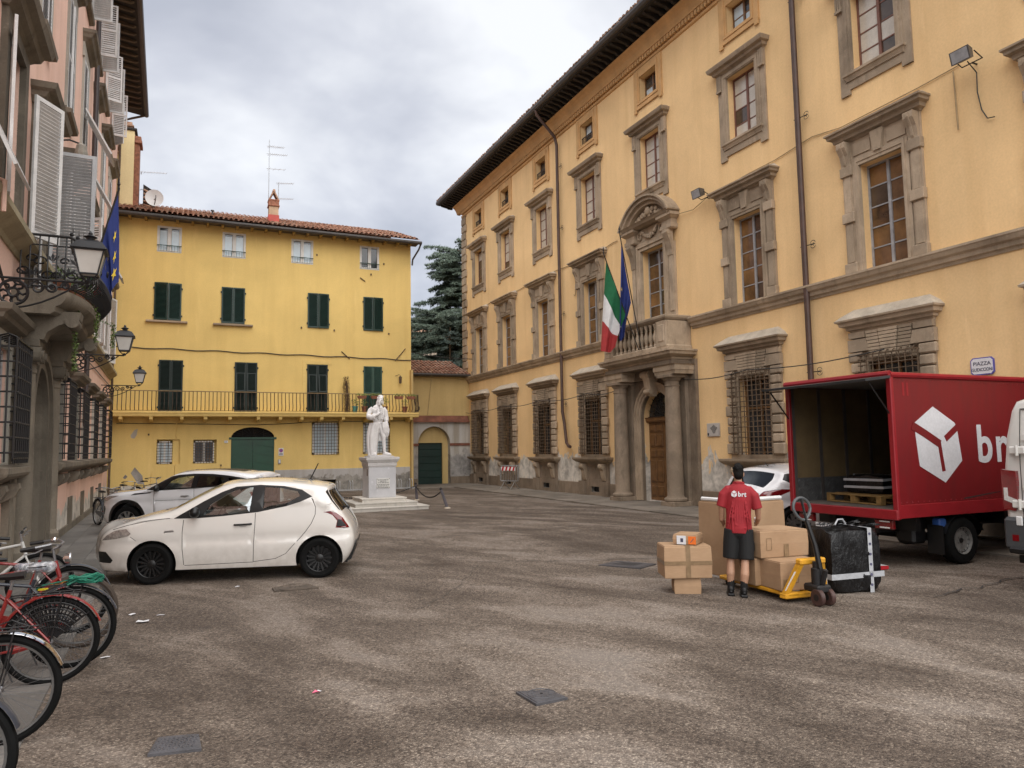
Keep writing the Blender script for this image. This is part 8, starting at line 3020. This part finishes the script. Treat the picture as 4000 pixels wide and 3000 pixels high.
# ================================================================== pallet truck
PY = pm('jack_yellow', (.62, .30, .02), .45, .25, 6)
pj = thing('pallet_truck', 'yellow hand pallet truck with black steering handle carrying cardboard boxes', 'pallet truck', (6.92, 6.66, 0), radians(-5))
for x in (-.2, .2):
    mk('fork', G().cbox(x - .08, x + .08, .1, 1.5, .07, .12, .012), PY, pj)
    mk('fork_roller', G().lathe([(.04, x - .05), (.04, x + .05)], 1.35, .04, 12, 'x'), RUBBER, pj)
    mk('fork_tip_bracket', G().cbox(x - .02, x + .02, 1.25, 1.45, .03, .08, .005), IRON_BK, pj)
    s = 1 if x > 0 else -1
    mk('head_arm', G().ring_loft([[(x + s * .1 + q, y, z) for q, y, z in ((-.03, .12, .06), (.03, .12, .06), (.03, .2, .06), (-.03, .2, .06))], [(x - s * .06 + q, y, z) for q, y, z in ((-.03, -.02, .5), (.03, -.02, .5), (.03, .06, .5), (-.03, .06, .5))]]), PY, pj)
    mk('label_strip', G().add([(x + s * .1 - .02, .116, .15), (x + s * .1 + .02, .116, .15), (x + s * .02 + .02, .03, .38), (x + s * .02 - .02, .03, .38)], [(0, 1, 2, 3)]), WHITEPL, pj, fix=False)
mk('head_bridge', G().cbox(-.19, .19, -.03, .07, .46, .53, .015), PY, pj)
mk('fork_bridge', G().cbox(-.32, .32, .1, .22, .05, .11, .01), PY, pj)
mk('hydraulic_unit', G().lathe([(.07, .18), (.07, .42), (.05, .43), (.05, .5)], 0, -.08, 12).cbox(-.1, .1, -.2, .06, .15, .24, .02).tube([(0, -.16, .25), (0, -.22, .42)], .03, 8), IRON_BK, pj, smooth=True)
for x in (-.075, .075):
    wl_ = mk('steer_wheel', G().lathe([(.03, x - .028), (.09, x - .03), (.1, x - .022), (.1, x + .022), (.09, x + .03), (.03, x + .028)], -.16, .1, 24, 'x'), pm_once('polyurethane', (.07, .035, .03), .5, .3), pj, smooth=True)
    mk('wheel_hub', G().lathe([(.04, x - .032), (.04, x + .032)], -.16, .1, 12, 'x'), IRON_BK, wl_)
hd = mk('drawbar', G().tube([(0, -.13, .42), (-.03, -.10, .7), (-.08, -.04, .98)], [.034, .03, .026], 8), BLACKPL, pj, smooth=True)
loop = []
for k in range(20):
    a = 2 * pi * k / 20
    loop.append((-.11 + .125 * cos(a) * (1 - .25 * max(0, -sin(a))), .0 + .02 * sin(a) , 1.12 + .13 * sin(a)))
mk('handle_loop', G().tube(loop, .019, 8, closed=True), pm_once('handle_grey', (.07, .075, .08), .45, .2), pj, smooth=True)
mk('handle_stem', G().tube([(-.08, -.04, .96), (-.11, 0, 1.24)], .016, 7), BLACKPL, pj)

# ================================================================== delivery man
SKIN = pm('skin', (.42, .235, .15), .55, .12, 9)
HAIR = pm('hair_dark', (.005, .004, .0035), .75, .4, 40, .6, 120, spec=.2)
SHIRT = clothmat('polo_red', (.27, .010, .017))
SHORTS = clothmat('shorts_black', (.0035, .0035, .004))
SHOE = pm('shoe_black', (.005, .005, .006), .6, .3, 12)
man = thing('person', 'delivery man seen from behind in red polo shirt and black shorts beside the parcels', 'person', (6.43, 7.40, 0), radians(-14))
man.scale = (.86, .92, .985)
man.rotation_euler = (radians(-4), radians(2.5), radians(-36))
b = G()
T = lambda p, r, n=12: b.tube(p, r, n)
# legs (feet staggered), facing +y
T([(-.11, .03, .08), (-.115, .0, .28), (-.115, .02, .46), (-.10, .02, .62), (-.085, .0, .84)], [.042, .062, .055, .082, .1])
T([(.06, -.07, .09), (.075, -.09, .28), (.085, -.05, .46), (.09, -.02, .62), (.085, .0, .84)], [.042, .064, .056, .082, .1])
b.cbox(-.135, -.085, -.03, .14, 0.03, .075, .02).cbox(.035, .085, -.13, .04, 0.03, .075, .02)
# trunk
def ell(z, rx, ry, y=0, x=0, n=24, sq=1.0, wob=0.0):
    return [(x + rx * cos(q) * (1 + wob * sin(5 * q + z * 9)), y + ry * sin(q) * (1 + wob * sin(7 * q + z * 13)), z + wob * .25 * sin(3 * q)) for q in [2 * pi * k / n for k in range(n)]]


b.ring_loft([ell(z, rx, ry, y) for z, rx, ry, y in ((.76, .1, .08, 0), (.84, .16, .11, 0), (.98, .15, .1, 0), (1.1, .155, .1, .005), (1.22, .172, .108, 0), (1.32, .178, .1, -.005), (1.39, .14, .08, 0), (1.42, .07, .06, 0))])
# arms: left hangs a little forward, right bent forward with the hand in front
T([(-.1, 0, 1.34), (-.215, .0, 1.27), (-.245, .0, 1.13), (-.235, .08, .96), (-.2, .2, .90)], [.055, .055, .046, .04, .028])
T([(.1, 0, 1.34), (.225, -.01, 1.27), (.27, -.01, 1.12), (.29, .06, 1.0), (.285, .2, .93)], [.055, .056, .046, .042, .03])
for (hx, hy, hz, s) in ((-.2, .2, .90, -1), (.285, .2, .93, 1)):
    b.sphere((hx, hy + .045, hz - .005), 1, 10, 8, (.02, .05, .042))
    for k, L in enumerate((.062, .072, .068, .052)):
        T([(hx, hy + .075, hz + .028 - k * .02), (hx - s * .004, hy + .075 + L * .6, hz + .025 - k * .021), (hx - s * .025, hy + .07 + L, hz + .018 - k * .021)], [.0095, .009, .008], 7)
    T([(hx - s * .01, hy + .02, hz + .025), (hx - s * .03, hy + .06, hz + .045), (hx - s * .035, hy + .09, hz + .045)], [.012, .0105, .009], 7)
# neck and head, bowed a little
T([(0, -.005, 1.36), (0, .015, 1.48)], [.062, .055])
b.sphere((0, .035, 1.56), 1, 18, 14, (.074, .094, .105))
b.sphere((0, .07, 1.51), 1, 12, 9, (.056, .062, .066))
T([(0, .125, 1.57), (0, .15, 1.535), (0, .128, 1.525)], [.012, .017, .014], 8)
for s in (-1, 1):
    b.sphere((s * .077, .02, 1.55), 1, 8, 8, (.012, .022, .034))
    b.sphere((s * .03, .112, 1.575), .016, 8, 6)
T([(-.025, .13, 1.497), (0, .137, 1.495), (.025, .13, 1.497)], [.008, .011, .008], 6)
bme = remesh(b, .0085, 3, 'body')
mkm('body', bme, SKIN, man)
# hair: short on the sides, fuller on top
h = G()
h.sphere((0, .015, 1.588), 1, 18, 14, (.08, .1, .088))
h.sphere((0, -.028, 1.545), 1, 14, 10, (.072, .06, .072))
rng = random.Random(6)
for k in range(60):
    a = rng.uniform(0, 2 * pi)
    el = rng.uniform(.2, 1.5)
    h.sphere((.074 * cos(a) * cos(el), .015 + .092 * sin(a) * cos(el), 1.6 + .08 * sin(el)), rng.uniform(.014, .024), 6, 4)
hm = remesh(h, .009, 1, 'hair')
mkm('hair', hm, HAIR, man)
# polo shirt
h = G()
h.ring_loft([ell(z, rx, ry, y, wob=.012) for z, rx, ry, y in ((.79, .188, .14, .005), (.85, .19, .142, 0), (.93, .184, .136, 0), (1.02, .178, .128, 0), (1.12, .184, .126, .005), (1.22, .194, .128, 0), (1.31, .196, .12, -.003), (1.37, .17, .105, 0), (1.42, .1, .08, .0))])
h.tube([(-.06, 0, 1.35), (-.15, 0, 1.335), (-.215, .0, 1.27), (-.25, .0, 1.12)], [.06, .072, .076, .072], 14)
h.tube([(.06, 0, 1.35), (.15, 0, 1.335), (.22, -.01, 1.27), (.268, -.01, 1.11)], [.06, .072, .076, .074], 14)
h.tube([(0, 0, 1.4), (0, .005, 1.445)], [.085, .07], 14)
for k in range(9):      # creases running down and across the back
    x = -.14 + k * .035
    h.tube([(x * .7, -.118, 1.2 + .03 * sin(k * 2)), (x, -.124, 1.0), (x * 1.1 + .02 * sin(k), -.128, .84 + .03 * cos(k * 3))], [.004, .013, .006], 6)
h.tube([(-.17, -.07, .93), (-.05, -.128, .90), (.08, -.126, .86), (.17, -.06, .83)], [.006, .013, .013, .006], 7)
h.tube([(-.13, -.10, 1.02), (.0, -.122, .99), (.12, -.10, .96)], [.004, .009, .004], 7)
h.tube([(-.075, .0, 1.435), (-.03, -.07, 1.44), (.03, -.07, 1.44), (.075, .0, 1.435)], .018, 8)
sm = remesh(h, .0075, 1, 'shirt')
mkm('shirt', sm, SHIRT, man)
# shorts
h = G()
h.sphere((0, 0, .82), 1, 20, 12, (.185, .135, .12))
h.tube([(-.09, 0, .84), (-.105, .01, .66), (-.115, .015, .47)], [.118, .118, .112], 16)
h.tube([(.09, 0, .84), (.1, -.01, .66), (.1, -.03, .46)], [.118, .118, .112], 16)
h.cbox(.17, .225, -.05, .08, .57, .70, .015)
sm = remesh(h, .0095, 2, 'shorts')
mkm('shorts', sm, SHORTS, man)
for x, y in ((-.11, .02), (.065, -.075)):
    mk('sock', G().tube([(x, y, .08), (x, y - .005, .2)], [.05, .054], 12), SHORTS, man, smooth=True)
    sh_ = G()
    sh_.sphere((x, y + .06, .055), 1, 14, 8, (.05, .14, .055)).cbox(x - .05, x + .05, y - .075, y + .19, 0, .035, .012).sphere((x, y - .02, .085), 1, 12, 8, (.046, .055, .05))
    mk('shoe', sh_, SHOE, man, smooth=True)
# print on the back: small cube and letters
lgp = lambda x, z: (x, -.148 + .012 * abs(z - 1.28) * 0, z)
hx_ = [(-.045 + .045 * cos(pi / 6 + k * pi / 3), 1.29 + .045 * sin(pi / 6 + k * pi / 3)) for k in range(6)]
mk('print_cube', G().prism(hx_, -.1345, -.128).xf(lambda x, y, z: (x - .03, y, z)), WPRINT, man)
for pts in ([(-.12, 1.315), (-.075, 1.29), (-.075, 1.245)], [(-.075, 1.29), (-.035, 1.315)]):
    mk('print_gap', G().prism(strip_poly(pts, .008), -.136, -.134), SHIRT, man)
boldtext('print_letters', 'brt', .085, .003, WPRINT, man, (-.02, -.133, 1.262), (pi / 2, 0, .12))
mk('held_pen', G().cbox(.255, .28, .27, .29, .93, 1.0, .004), WHITEPL, man)
# ================================================================== bicycles
BM = {}
B_RED = pm('bike_red', (.26, .018, .016), .35, .2, 5, coat=.4)
B_BLUE = pm('bike_blue_black', (.03, .036, .05), .4, .2, 5, coat=.4)
B_GREY = pm('bike_silver', (.30, .30, .31), .35, .15, 6, metal=.7)
B_WHITE = pm('bike_white', (.6, .6, .58), .4, .1, 6)
TYRE_B = pm('tyre_brown', (.055, .04, .03), .85, .3, 12)
SPK = pm('spoke_steel', (.16, .16, .165), .4, .2, 9, metal=.6)
RIMS = pm('rim_steel', (.17, .165, .16), .4, .25, 9, metal=.7)
LEATH = pm('saddle_black', (.014, .013, .013), .5, .3, 12)
BAG = newmat('clear_bag')
BAG[2].inputs['Base Color'].default_value = (.8, .82, .86, 1)
BAG[1].put(BAG[2].inputs['Base Color'], BAG[1].ramp(BAG[1].noise(BAG[1].pos(), 25, 4), [(.35, (.25, .27, .32)), (.65, (.85, .87, .9))]))
BAG[2].inputs['Roughness'].default_value = .25
BAG[1].put(BAG[2].inputs['Alpha'], BAG[1].ramp(BAG[1].noise(BAG[1].pos(), 22, 4), [(.35, .15), (.65, .75)]))
BAG = BAG[0]


def bike_wheel(parent, x, tyre, rimm):
    R = .335
    key = (tyre.name, rimm.name)
    if key not in BM:
        ty = G().tube([(R * cos(a), 0, R * sin(a)) for a in [k * 2 * pi / 48 for k in range(48)]], .027, 8, closed=True)
        rm = G().lathe([(R - .022, -.014), (R - .036, -.012), (R - .036, .012), (R - .022, .014), (R - .015, .01), (R - .015, -.01), (R - .022, -.014)], 0, 0, 48, 'y', cap=False)
        sp = G()
        for k in range(32):
            a = 2 * pi * k / 32
            o = .3 * (1 if k % 2 else -1)
            sy = .025 if (k // 2) % 2 else -.025
            sp.tube([(.02 * cos(a + o), sy, .02 * sin(a + o)), ((R - .034) * cos(a), 0, (R - .034) * sin(a))], .0016, 3, cap=False)
        hb = G().lathe([(.014, -.045), (.022, -.035), (.012, -.02), (.012, .02), (.022, .035), (.014, .045)], 0, 0, 12, 'y')
        BM[key] = (mkmesh('wheel', ty, tyre, smooth=True), mkmesh('rim', rm, rimm, smooth=True), mkmesh('spokes', sp, SPK), mkmesh('hub', hb, B_GREY, smooth=True))
    d = BM[key]
    w_ = mk('wheel', d[0], None, parent, (x, 0, .354))
    for me in d[1:]:
        mk(me.name.split('.')[0], me, None, w_)
    return w_


def arcpts(cx, cz, R, a0, a1, n=18, y=0):
    return [(cx + R * cos(a0 + (a1 - a0) * i / n), y, cz + R * sin(a0 + (a1 - a0) * i / n)) for i in range(n + 1)]


def bicycle(label, loc, rz, frame, guard=None, guard2=None, tyre=RUBBER, lean=0.0, lady=False, rack=True, skirt=False, sad=LEATH, chain=None, steer=0.0, rimm=RIMS, bag=False, basket=False, reflector=True, bars='city', lamp=False):
    """local x: rear wheel centre 0 -> front wheel 1.07"""
    t = thing('bicycle', label, 'bicycle', loc, rz, 'bicycles parked along the pink palazzo')
    t.rotation_euler = (lean, 0, rz)
    BB, ST, HT, HB = (.45, 0, .29), (.30, 0, .80), (.865, 0, .86), (.91, 0, .70)
    bike_wheel(t, 0, tyre, rimm)
    fw = bike_wheel(t, 1.07, tyre, rimm)
    f = G()
    f.tube([BB, ST], .016, 8)
    if lady:
        f.tube([(.38, 0, .53), (.6, 0, .55), (.87, 0, .80)], .015, 8)
        f.tube([BB, (.6, 0, .40), HB], .018, 8)
    else:
        f.tube([(.32, 0, .74), (.87, 0, .83)], .015, 8)
        f.tube([BB, HB], .018, 8)
    f.tube([HT, HB], .02, 8)
    for s in (-1, 1):
        f.tube([(.44, s * .02, .29), (0, s * .06, .354)], .011, 6)
        f.tube([(.32, s * .015, .73), (0, s * .06, .354)], .009, 6)
    mk('frame', f, frame, t, smooth=True)
    fk = G()
    for s in (-1, 1):
        fk.tube([(.91, s * .03, .69), (.97, s * .055, .55), (1.07, s * .055, .354)], .012, 6)
    mk('fork', fk, frame, t, smooth=True)
    hz = 1.02
    h_ = G().tube([(.865, 0, .86), (.845, 0, .98)], .013, 7).tube([(.845, 0, .98), (.9, 0, 1.0)], .013, 7)
    if bars == 'city':
        for s in (-1, 1):
            h_.tube([(.9, 0, 1.0), (.92, s * .1, 1.03), (.85, s * .24, 1.05), (.72, s * .28, 1.03)], .012, 7)
    else:
        h_.tube([(.88, -.3, 1.0), (.9, 0, 1.0), (.88, .3, 1.0)], .012, 7)
    mk('handlebar', h_, B_GREY, t, smooth=True)
    for s in (-1, 1):
        p = ((.73, s * .28, 1.03), (.61, s * .285, 1.015)) if bars == 'city' else ((.88, s * .2, 1.0), (.88, s * .31, 1.0))
        mk('grip', G().tube(p, .018, 8), LEATH, t, smooth=True)
        mk('brake_lever', G().tube([(p[0][0] + .06, p[0][1], p[0][2] - .02), (p[0][0] + .0, p[0][1], p[0][2] - .05), (p[1][0] + .03, p[1][1], p[1][2] - .045)], .006, 5), B_GREY, t)
    mk('seat_post', G().tube([ST, (.285, 0, .88)], .012, 7), B_GREY, t)
    sg_ = G().ring_loft([[(.2 + dx, y, .90 + z) for dx, y, z in ring] for ring in ([(0, -.09, .02), (0, -.03, .045), (0, .03, .045), (0, .09, .02), (0, .05, -.01), (0, -.05, -.01)], [(.1, -.075, .015), (.1, -.03, .035), (.1, .03, .035), (.1, .075, .015), (.1, .04, -.015), (.1, -.04, -.015)], [(.2, -.025, .015), (.2, -.015, .03), (.2, .015, .03), (.2, .025, .015), (.2, .015, -.01), (.2, -.015, -.01)], [(.27, -.016, .01), (.27, -.008, .02), (.27, .008, .02), (.27, .016, .01), (.27, .01, -.01), (.27, -.01, -.01)])])
    mk('saddle', sg_, sad, t, smooth=True, angle=60)
    if bag:
        bg = G()
        rngb = random.Random(3)
        for k in range(9):
            bg.sphere((.19 + .035 * k * .8, rngb.uniform(-.02, .02), .905), 1, 8, 6, (.06, .1 - .008 * k, .05))
        mk('saddle_bag_cover', remesh(bg, .012, 1, 'saddle_bag_cover'), None, t).data.materials.append(BAG)
    for gm, a0, a1, cx in ((guard, radians(-12), radians(160), 0), (guard2 or guard, radians(25), radians(185), 1.07)):
        if gm:
            gg = G()
            n = 20
            rg = [[(cx + (.385 - q * q * 8) * cos(a0 + (a1 - a0) * i / n), y, .354 + (.385 - q * q * 8) * sin(a0 + (a1 - a0) * i / n)) for y, q in ((-.036, .035), (-.022, .012), (0, 0), (.022, .012), (.036, .035))] for i in range(n + 1)]
            gg.ring_loft(rg, cap=False, closed=False)
            for s in (-1, 1):
                gg.tube([(cx, s * .06, .354), (cx + .365 * cos(a0 + .25), s * .03, .354 + .365 * sin(a0 + .25))], .003, 4)
            mk('mudguard', gg, gm, t, smooth=True, fix=False)
    if reflector and guard:
        mk('reflector', G().cbox(.345, .375, -.03, .03, .38, .47, .006).xf(lambda x, y, z: (x + .015, y, z - .06)), LAMP_RED, t)
    if rack:
        rk = G()
        for s in (-1, 1):
            rk.tube([(.3, s * .05, .74), (.1, s * .06, .745), (-.2, s * .06, .745), (-.24, 0, .745)], .006, 5)
            rk.tube([(0, s * .065, .36), (-.08, s * .06, .745)], .006, 5)
        for k in range(4):
            rk.tube([(.15 - k * .1, -.06, .745), (.15 - k * .1, .06, .745)], .005, 5)
        rk.tube([(-.15, -.03, .75), (-.05, -.03, .80), (.08, -.03, .76)], .004, 4)
        mk('rack', rk, IRON_BK, t)
    if skirt:
        sk = G()
        for a in range(0, 17):
            an = radians(30 + a * 7)
            for s in (-1, 1):
                sk.tube([(.05 * cos(an), s * .045, .354 + .05 * sin(an)), (.35 * cos(an), s * .035, .354 + .35 * sin(an))], .005, 4)
        for rr in (.12, .17, .22, .27, .32):
            for s in (-1, 1):
                sk.tube(arcpts(0, .354, rr, radians(30), radians(142), 12, s * .042), .006, 4)
        mk('skirt_guard', sk, IRON_BK, t)
    cg = chain or frame
    mk('chain_guard', G().prism([(.54, .30), (.52, .37), (.46, .39), (.1, .40), (.02, .38), (.02, .33), (.4, .235), (.5, .24)], -.062, -.05), cg, t)
    ck = G().lathe([(.085, -.046), (.085, -.04)], .45, .29, 24, 'y').tube([(.45, -.07, .29), (.5, -.075, .13)], .009, 6).tube([(.45, .06, .29), (.4, .065, .45)], .009, 6)
    mk('crank', ck, B_GREY, t)
    for x, y, z in ((.5, -.12, .13), (.4, .11, .45)):
        mk('pedal', G().cbox(x - .04, x + .04, y - .045, y + .045, z - .012, z + .012, .005), BLACKPL, t)
    mk('kickstand', G().tube([(.36, -.04, .28), (.28, -.16, .01)], .008, 5), B_GREY, t)
    if lamp:
        mk('head_lamp', G().lathe([(.01, .93), (.045, .95), (.055, .99), (.05, 1.0)], 0, .88, 14, 'x'), CHROME, t, smooth=True)
        mk('bell', G().sphere((.84, .09, 1.06), .03, 10, 6), CHROME, t, smooth=True)
    if basket:
        bk = G()
        for k in range(12):
            a = 2 * pi * k / 12
            bk.tube([(1.05 + .11 * cos(a), .13 * sin(a), .78), (1.06 + .15 * cos(a), .17 * sin(a), 1.0)], .005, 4)
        for rr, zz in ((1, .78), (1.12, .85), (1.25, .92), (1.36, 1.0)):
            bk.tube([(1.055 + .11 * rr * cos(a), .13 * rr * sin(a), zz) for a in [q * pi / 8 for q in range(16)]], .005, 4, closed=True)
        mk('basket', bk, IRON, t)
    return t


PIH = pi
bicycle('nearest bicycle, dark with black mudguard and red reflector at the bottom left', (-1.11, 4.72, 0), pi - .03, B_BLUE, B_BLUE, rack=True)
bicycle('bicycle with silver mudguard and dark rack in the left foreground', (-1.07, 5.95, 0), pi - .02, B_BLUE, CHROME, chain=B_RED)
bc = bicycle('red bicycle with red rear mudguard and black mesh skirt guard', (-.97, 7.33, 0), pi + .03, B_RED, B_RED, skirt=True, lady=True)
bd = bicycle('bicycle with plastic covered saddle and green rope on its rack', (-.88, 7.82, 0), pi - .02, B_BLUE, B_BLUE, bag=True, chain=B_RED)
bicycle('red bicycle facing the square with headlamp and brown tyres', (-1.99, 8.55, 0), .02, B_RED, None, tyre=TYRE_B, lamp=True, rack=False, sad=LEATH)
bicycle('red framed bicycle with dark mudguards behind the brown tyred one', (-1.05, 9.25, 0), pi + .05, B_RED, B_BLUE, rack=False)
bicycle('white bicycle with straight handlebar nearest the stone portal', (-2.62, 10.6, 0), .1, B_WHITE, None, bars='flat', rack=False)
bicycle('dark bicycle with front basket leaning by the far pavement', (-2.05, 22.9, 0), -1.15, B_BLUE, B_BLUE, basket=True)
bicycle('bicycle with orange and silver parts in the far left corner', (-1.9, 27.2, 0), -.9, B_WHITE, B_GREY, chain=pm('bike_orange', (.5, .15, .06), .4, .2))
bicycle('bicycle with pale saddle, farthest in the left corner', (-1.5, 30.5, 0), -.7, B_GREY, B_GREY)
rp_ = G()
rng = random.Random(12)
ROPE = pm('rope_green', (.01, .16, .10), .6, .3, 20)
for k in range(7):
    rp_.tube([(-.1 + .14 * sin(j * .9 + k), .0 + .09 * cos(j * 1.1 + k * 2), .775 + .035 * sin(j * 1.7 + k)) for j in range(14)], .006, 5)
rp_.tube([(-.05, .0, .78), (.1, -.03, .76), (.24, -.02, .74), (.3, -.03, .70)], .006, 5)
mk('green_rope', rp_, ROPE, bd, smooth=True)
mk('yellow_tag', G().cbox(.2, .28, -.06, -.03, .69, .71, .004), pm('tag_yellow', (.7, .55, .02), .5, .1), bd)
mk('orange_cord', G().tube([(.05, -.05, .76), (.12, -.06, .735), (.2, -.05, .74)], .005, 4), pm('cord_orange', (.6, .25, .02), .6, .1), bd)
# spoked disc on the hub of the silver-guard bike
# ================================================================== covers and litter on the ground
CAST = pm('cast_iron', (.075, .072, .078), .5, .3, 6, .3, 60)


def cover(corners, label, kind, CAST=CAST):
    n = len(corners)
    cx = sum(p[0] for p in corners) / n
    cy = sum(p[1] for p in corners) / n
    t = thing('manhole_cover', label, 'manhole cover', (cx, cy, .012))
    loc = [(x - cx, y - cy) for x, y in corners]
    fr_ = G().ring_loft([[(x * k, y * k, z) for x, y in loc] for k, z in ((1.06, -.02), (1.06, .006), (1.0, .008))], cap=True)
    mk('frame', fr_, CAST, t)
    mk('plate', G().ring_loft([[(x * .96, y * .96, .007) for x, y in loc], [(x * .95, y * .95, .013) for x, y in loc]]), CAST, t)
    u = Vector(loc[1]) - Vector(loc[0])
    v = Vector(loc[3]) - Vector(loc[0])
    o = Vector(loc[0])
    if kind == 'tread':
        k = 0
        for i in range(9):
            for j in range(6):
                p = o + u * ((i + .8) / 10.6) + v * ((j + .8) / 7.6)
                d = (u.normalized() + v.normalized() * (1 if (i + j) % 2 else -1)).normalized() * .012
                e = Vector((-d.y, d.x)) * .35
                mk('tread_stud', G().ring_loft([[(p.x + q.x, p.y + q.y, .012) for q in (-d - e, d - e, d + e, -d + e)], [(p.x + q.x * .7, p.y + q.y * .7, .018) for q in (-d - e, d - e, d + e, -d + e)]]), CAST, t)
                k += 1
    elif kind == 'grate':
        for i in range(10):
            a = o + u * (.25 + .5 * i / 9) + v * .2
            b_ = o + u * (.25 + .5 * i / 9) + v * .8
            e = u.normalized() * .006
            mk('slot', G().box(-.006, .006, -.001, .001, 0, .001) if False else G().add([(a.x - e.x, a.y - e.y, .0145), (a.x + e.x, a.y + e.y, .0145), (b_.x + e.x, b_.y + e.y, .0145), (b_.x - e.x, b_.y - e.y, .0145)], [(0, 1, 2, 3)]), DARK, t)
    else:
        c2 = o + u * .5 + v * .5
        mk('lid_rim', G().tube([(c2.x + u.length * .42 * cos(q), c2.y + u.length * .42 * sin(q), .014) for q in [j * pi / 12 for j in range(24)]], .004, 4, closed=True), CAST, t)
        mk('key_hole', G().lathe([(.012, .013), (.012, .016)], c2.x, c2.y, 8), DARK, t)
        for q in range(10):
            a = q * pi / 5
            mk('lid_stud', G().cbox(c2.x + .07 * cos(a) - .012, c2.x + .07 * cos(a) + .012, c2.y + .07 * sin(a) - .006, c2.y + .07 * sin(a) + .006, .012, .017, .002), CAST, t)
    return t


cover([(-.15, 5.32), (.145, 5.27), (.135, 5.53), (-.1, 5.58)], 'rectangular tread plate cover at the bottom left of the square', 'tread')
cover([(2.43, 5.03), (2.69, 5.05), (2.65, 5.25), (2.41, 5.33)], 'tilted square cover at the bottom middle of the square', 'round')
cover([(6.15, 10.3), (6.5, 9.72), (6.95, 9.95), (6.6, 10.5)], 'grey square drain grate left of the stacked parcels', 'grate')
cover([(1.2, 10.6), (1.75, 10.55), (1.7, 10.8), (1.2, 10.85)], 'worn cover plate beside the white hatchback', 'round', pm('rusty_plate', (.10, .078, .06), .8, .4, 9))

PAPER = pm('litter_paper', (.72, .72, .74), .8, .08, 9)
rng = random.Random(17)
for i, (x, y, s, lb) in enumerate(((-.36, 9.44, .075, 'crumpled white paper scrap with dark corner behind the bikes'), (-.5, 9.95, .06, 'flat white paper scrap, uppermost of the litter'), (-.2, 9.75, .05, 'white paper scrap right of the crumpled one'), (-.68, 8.95, .05, 'white paper scrap nearest the bicycle wheels'), (.75, 11.25, .05, 'white scrap in front of the hatchback door'), (-.62, 8.0, .05, 'thin white scrap beside the red mudguard wheel'))):
    t = thing('paper_litter', lb, 'litter', (x, y, .004), rng.uniform(0, 6), 'paper scraps on the ground')
    g = G()
    pts = [(s * cos(a) * rng.uniform(.6, 1.2), s * .6 * sin(a) * rng.uniform(.6, 1.2), rng.uniform(0.003, .03 if i == 0 else .012)) for a in [j * pi / 4 for j in range(8)]]
    g.add([(0, 0, .02 if i == 0 else .006)] + pts, [(0, 1 + k, 1 + (k + 1) % 8) for k in range(8)])
    mk('scrap', g, PAPER, t, fix=False)
    if i == 0:
        mk('dark_corner', G().add([(-.06, -.02, .006), (-.02, -.04, .02), (-.01, 0, .024), (-.05, .01, .012)], [(0, 1, 2, 3)]), IRON_BK, t)
t = thing('candy_wrapper', 'crumpled pink and white wrapper lying alone on the asphalt', 'litter', (1.0, 6.07, .004))
g = G()
g.add([(-.03, 0, .002), (.0, -.02, .015), (.035, 0, .004), (.0, .025, .018)], [(0, 1, 2, 3)])
mk('wrapper', g, pm('wrapper_pink', (.7, .12, .22), .4, .3, 40), t, fix=False)
mk('white_end', G().add([(.01, .0, .016), (.035, -.01, .01), (.05, .01, .004), (.02, .02, .016)], [(0, 1, 2, 3)]), PAPER, t, fix=False)
rp = thing('red_ramp', 'red and white flat ramp plate on the ground below the truck', 'ramp', (9.6, 7.9, 0))
rp.scale = (.7, .6, .8)
mk('red_face', G().prism([(-.45, 0), (.2, 0), (.2, .06), (-.45, .1)], -.02, .0), SRED, rp)
mk('white_top', G().add([(-.45, -.02, .102), (.2, -.02, .062), (.25, .35, .062), (-.4, .35, .102)], [(0, 1, 2, 3)]), WHITEPL, rp)
mk('underside', G().prism([(-.44, 0), (.2, 0), (.22, .058), (-.44, .096)], .002, .34), BLACKPL, rp)
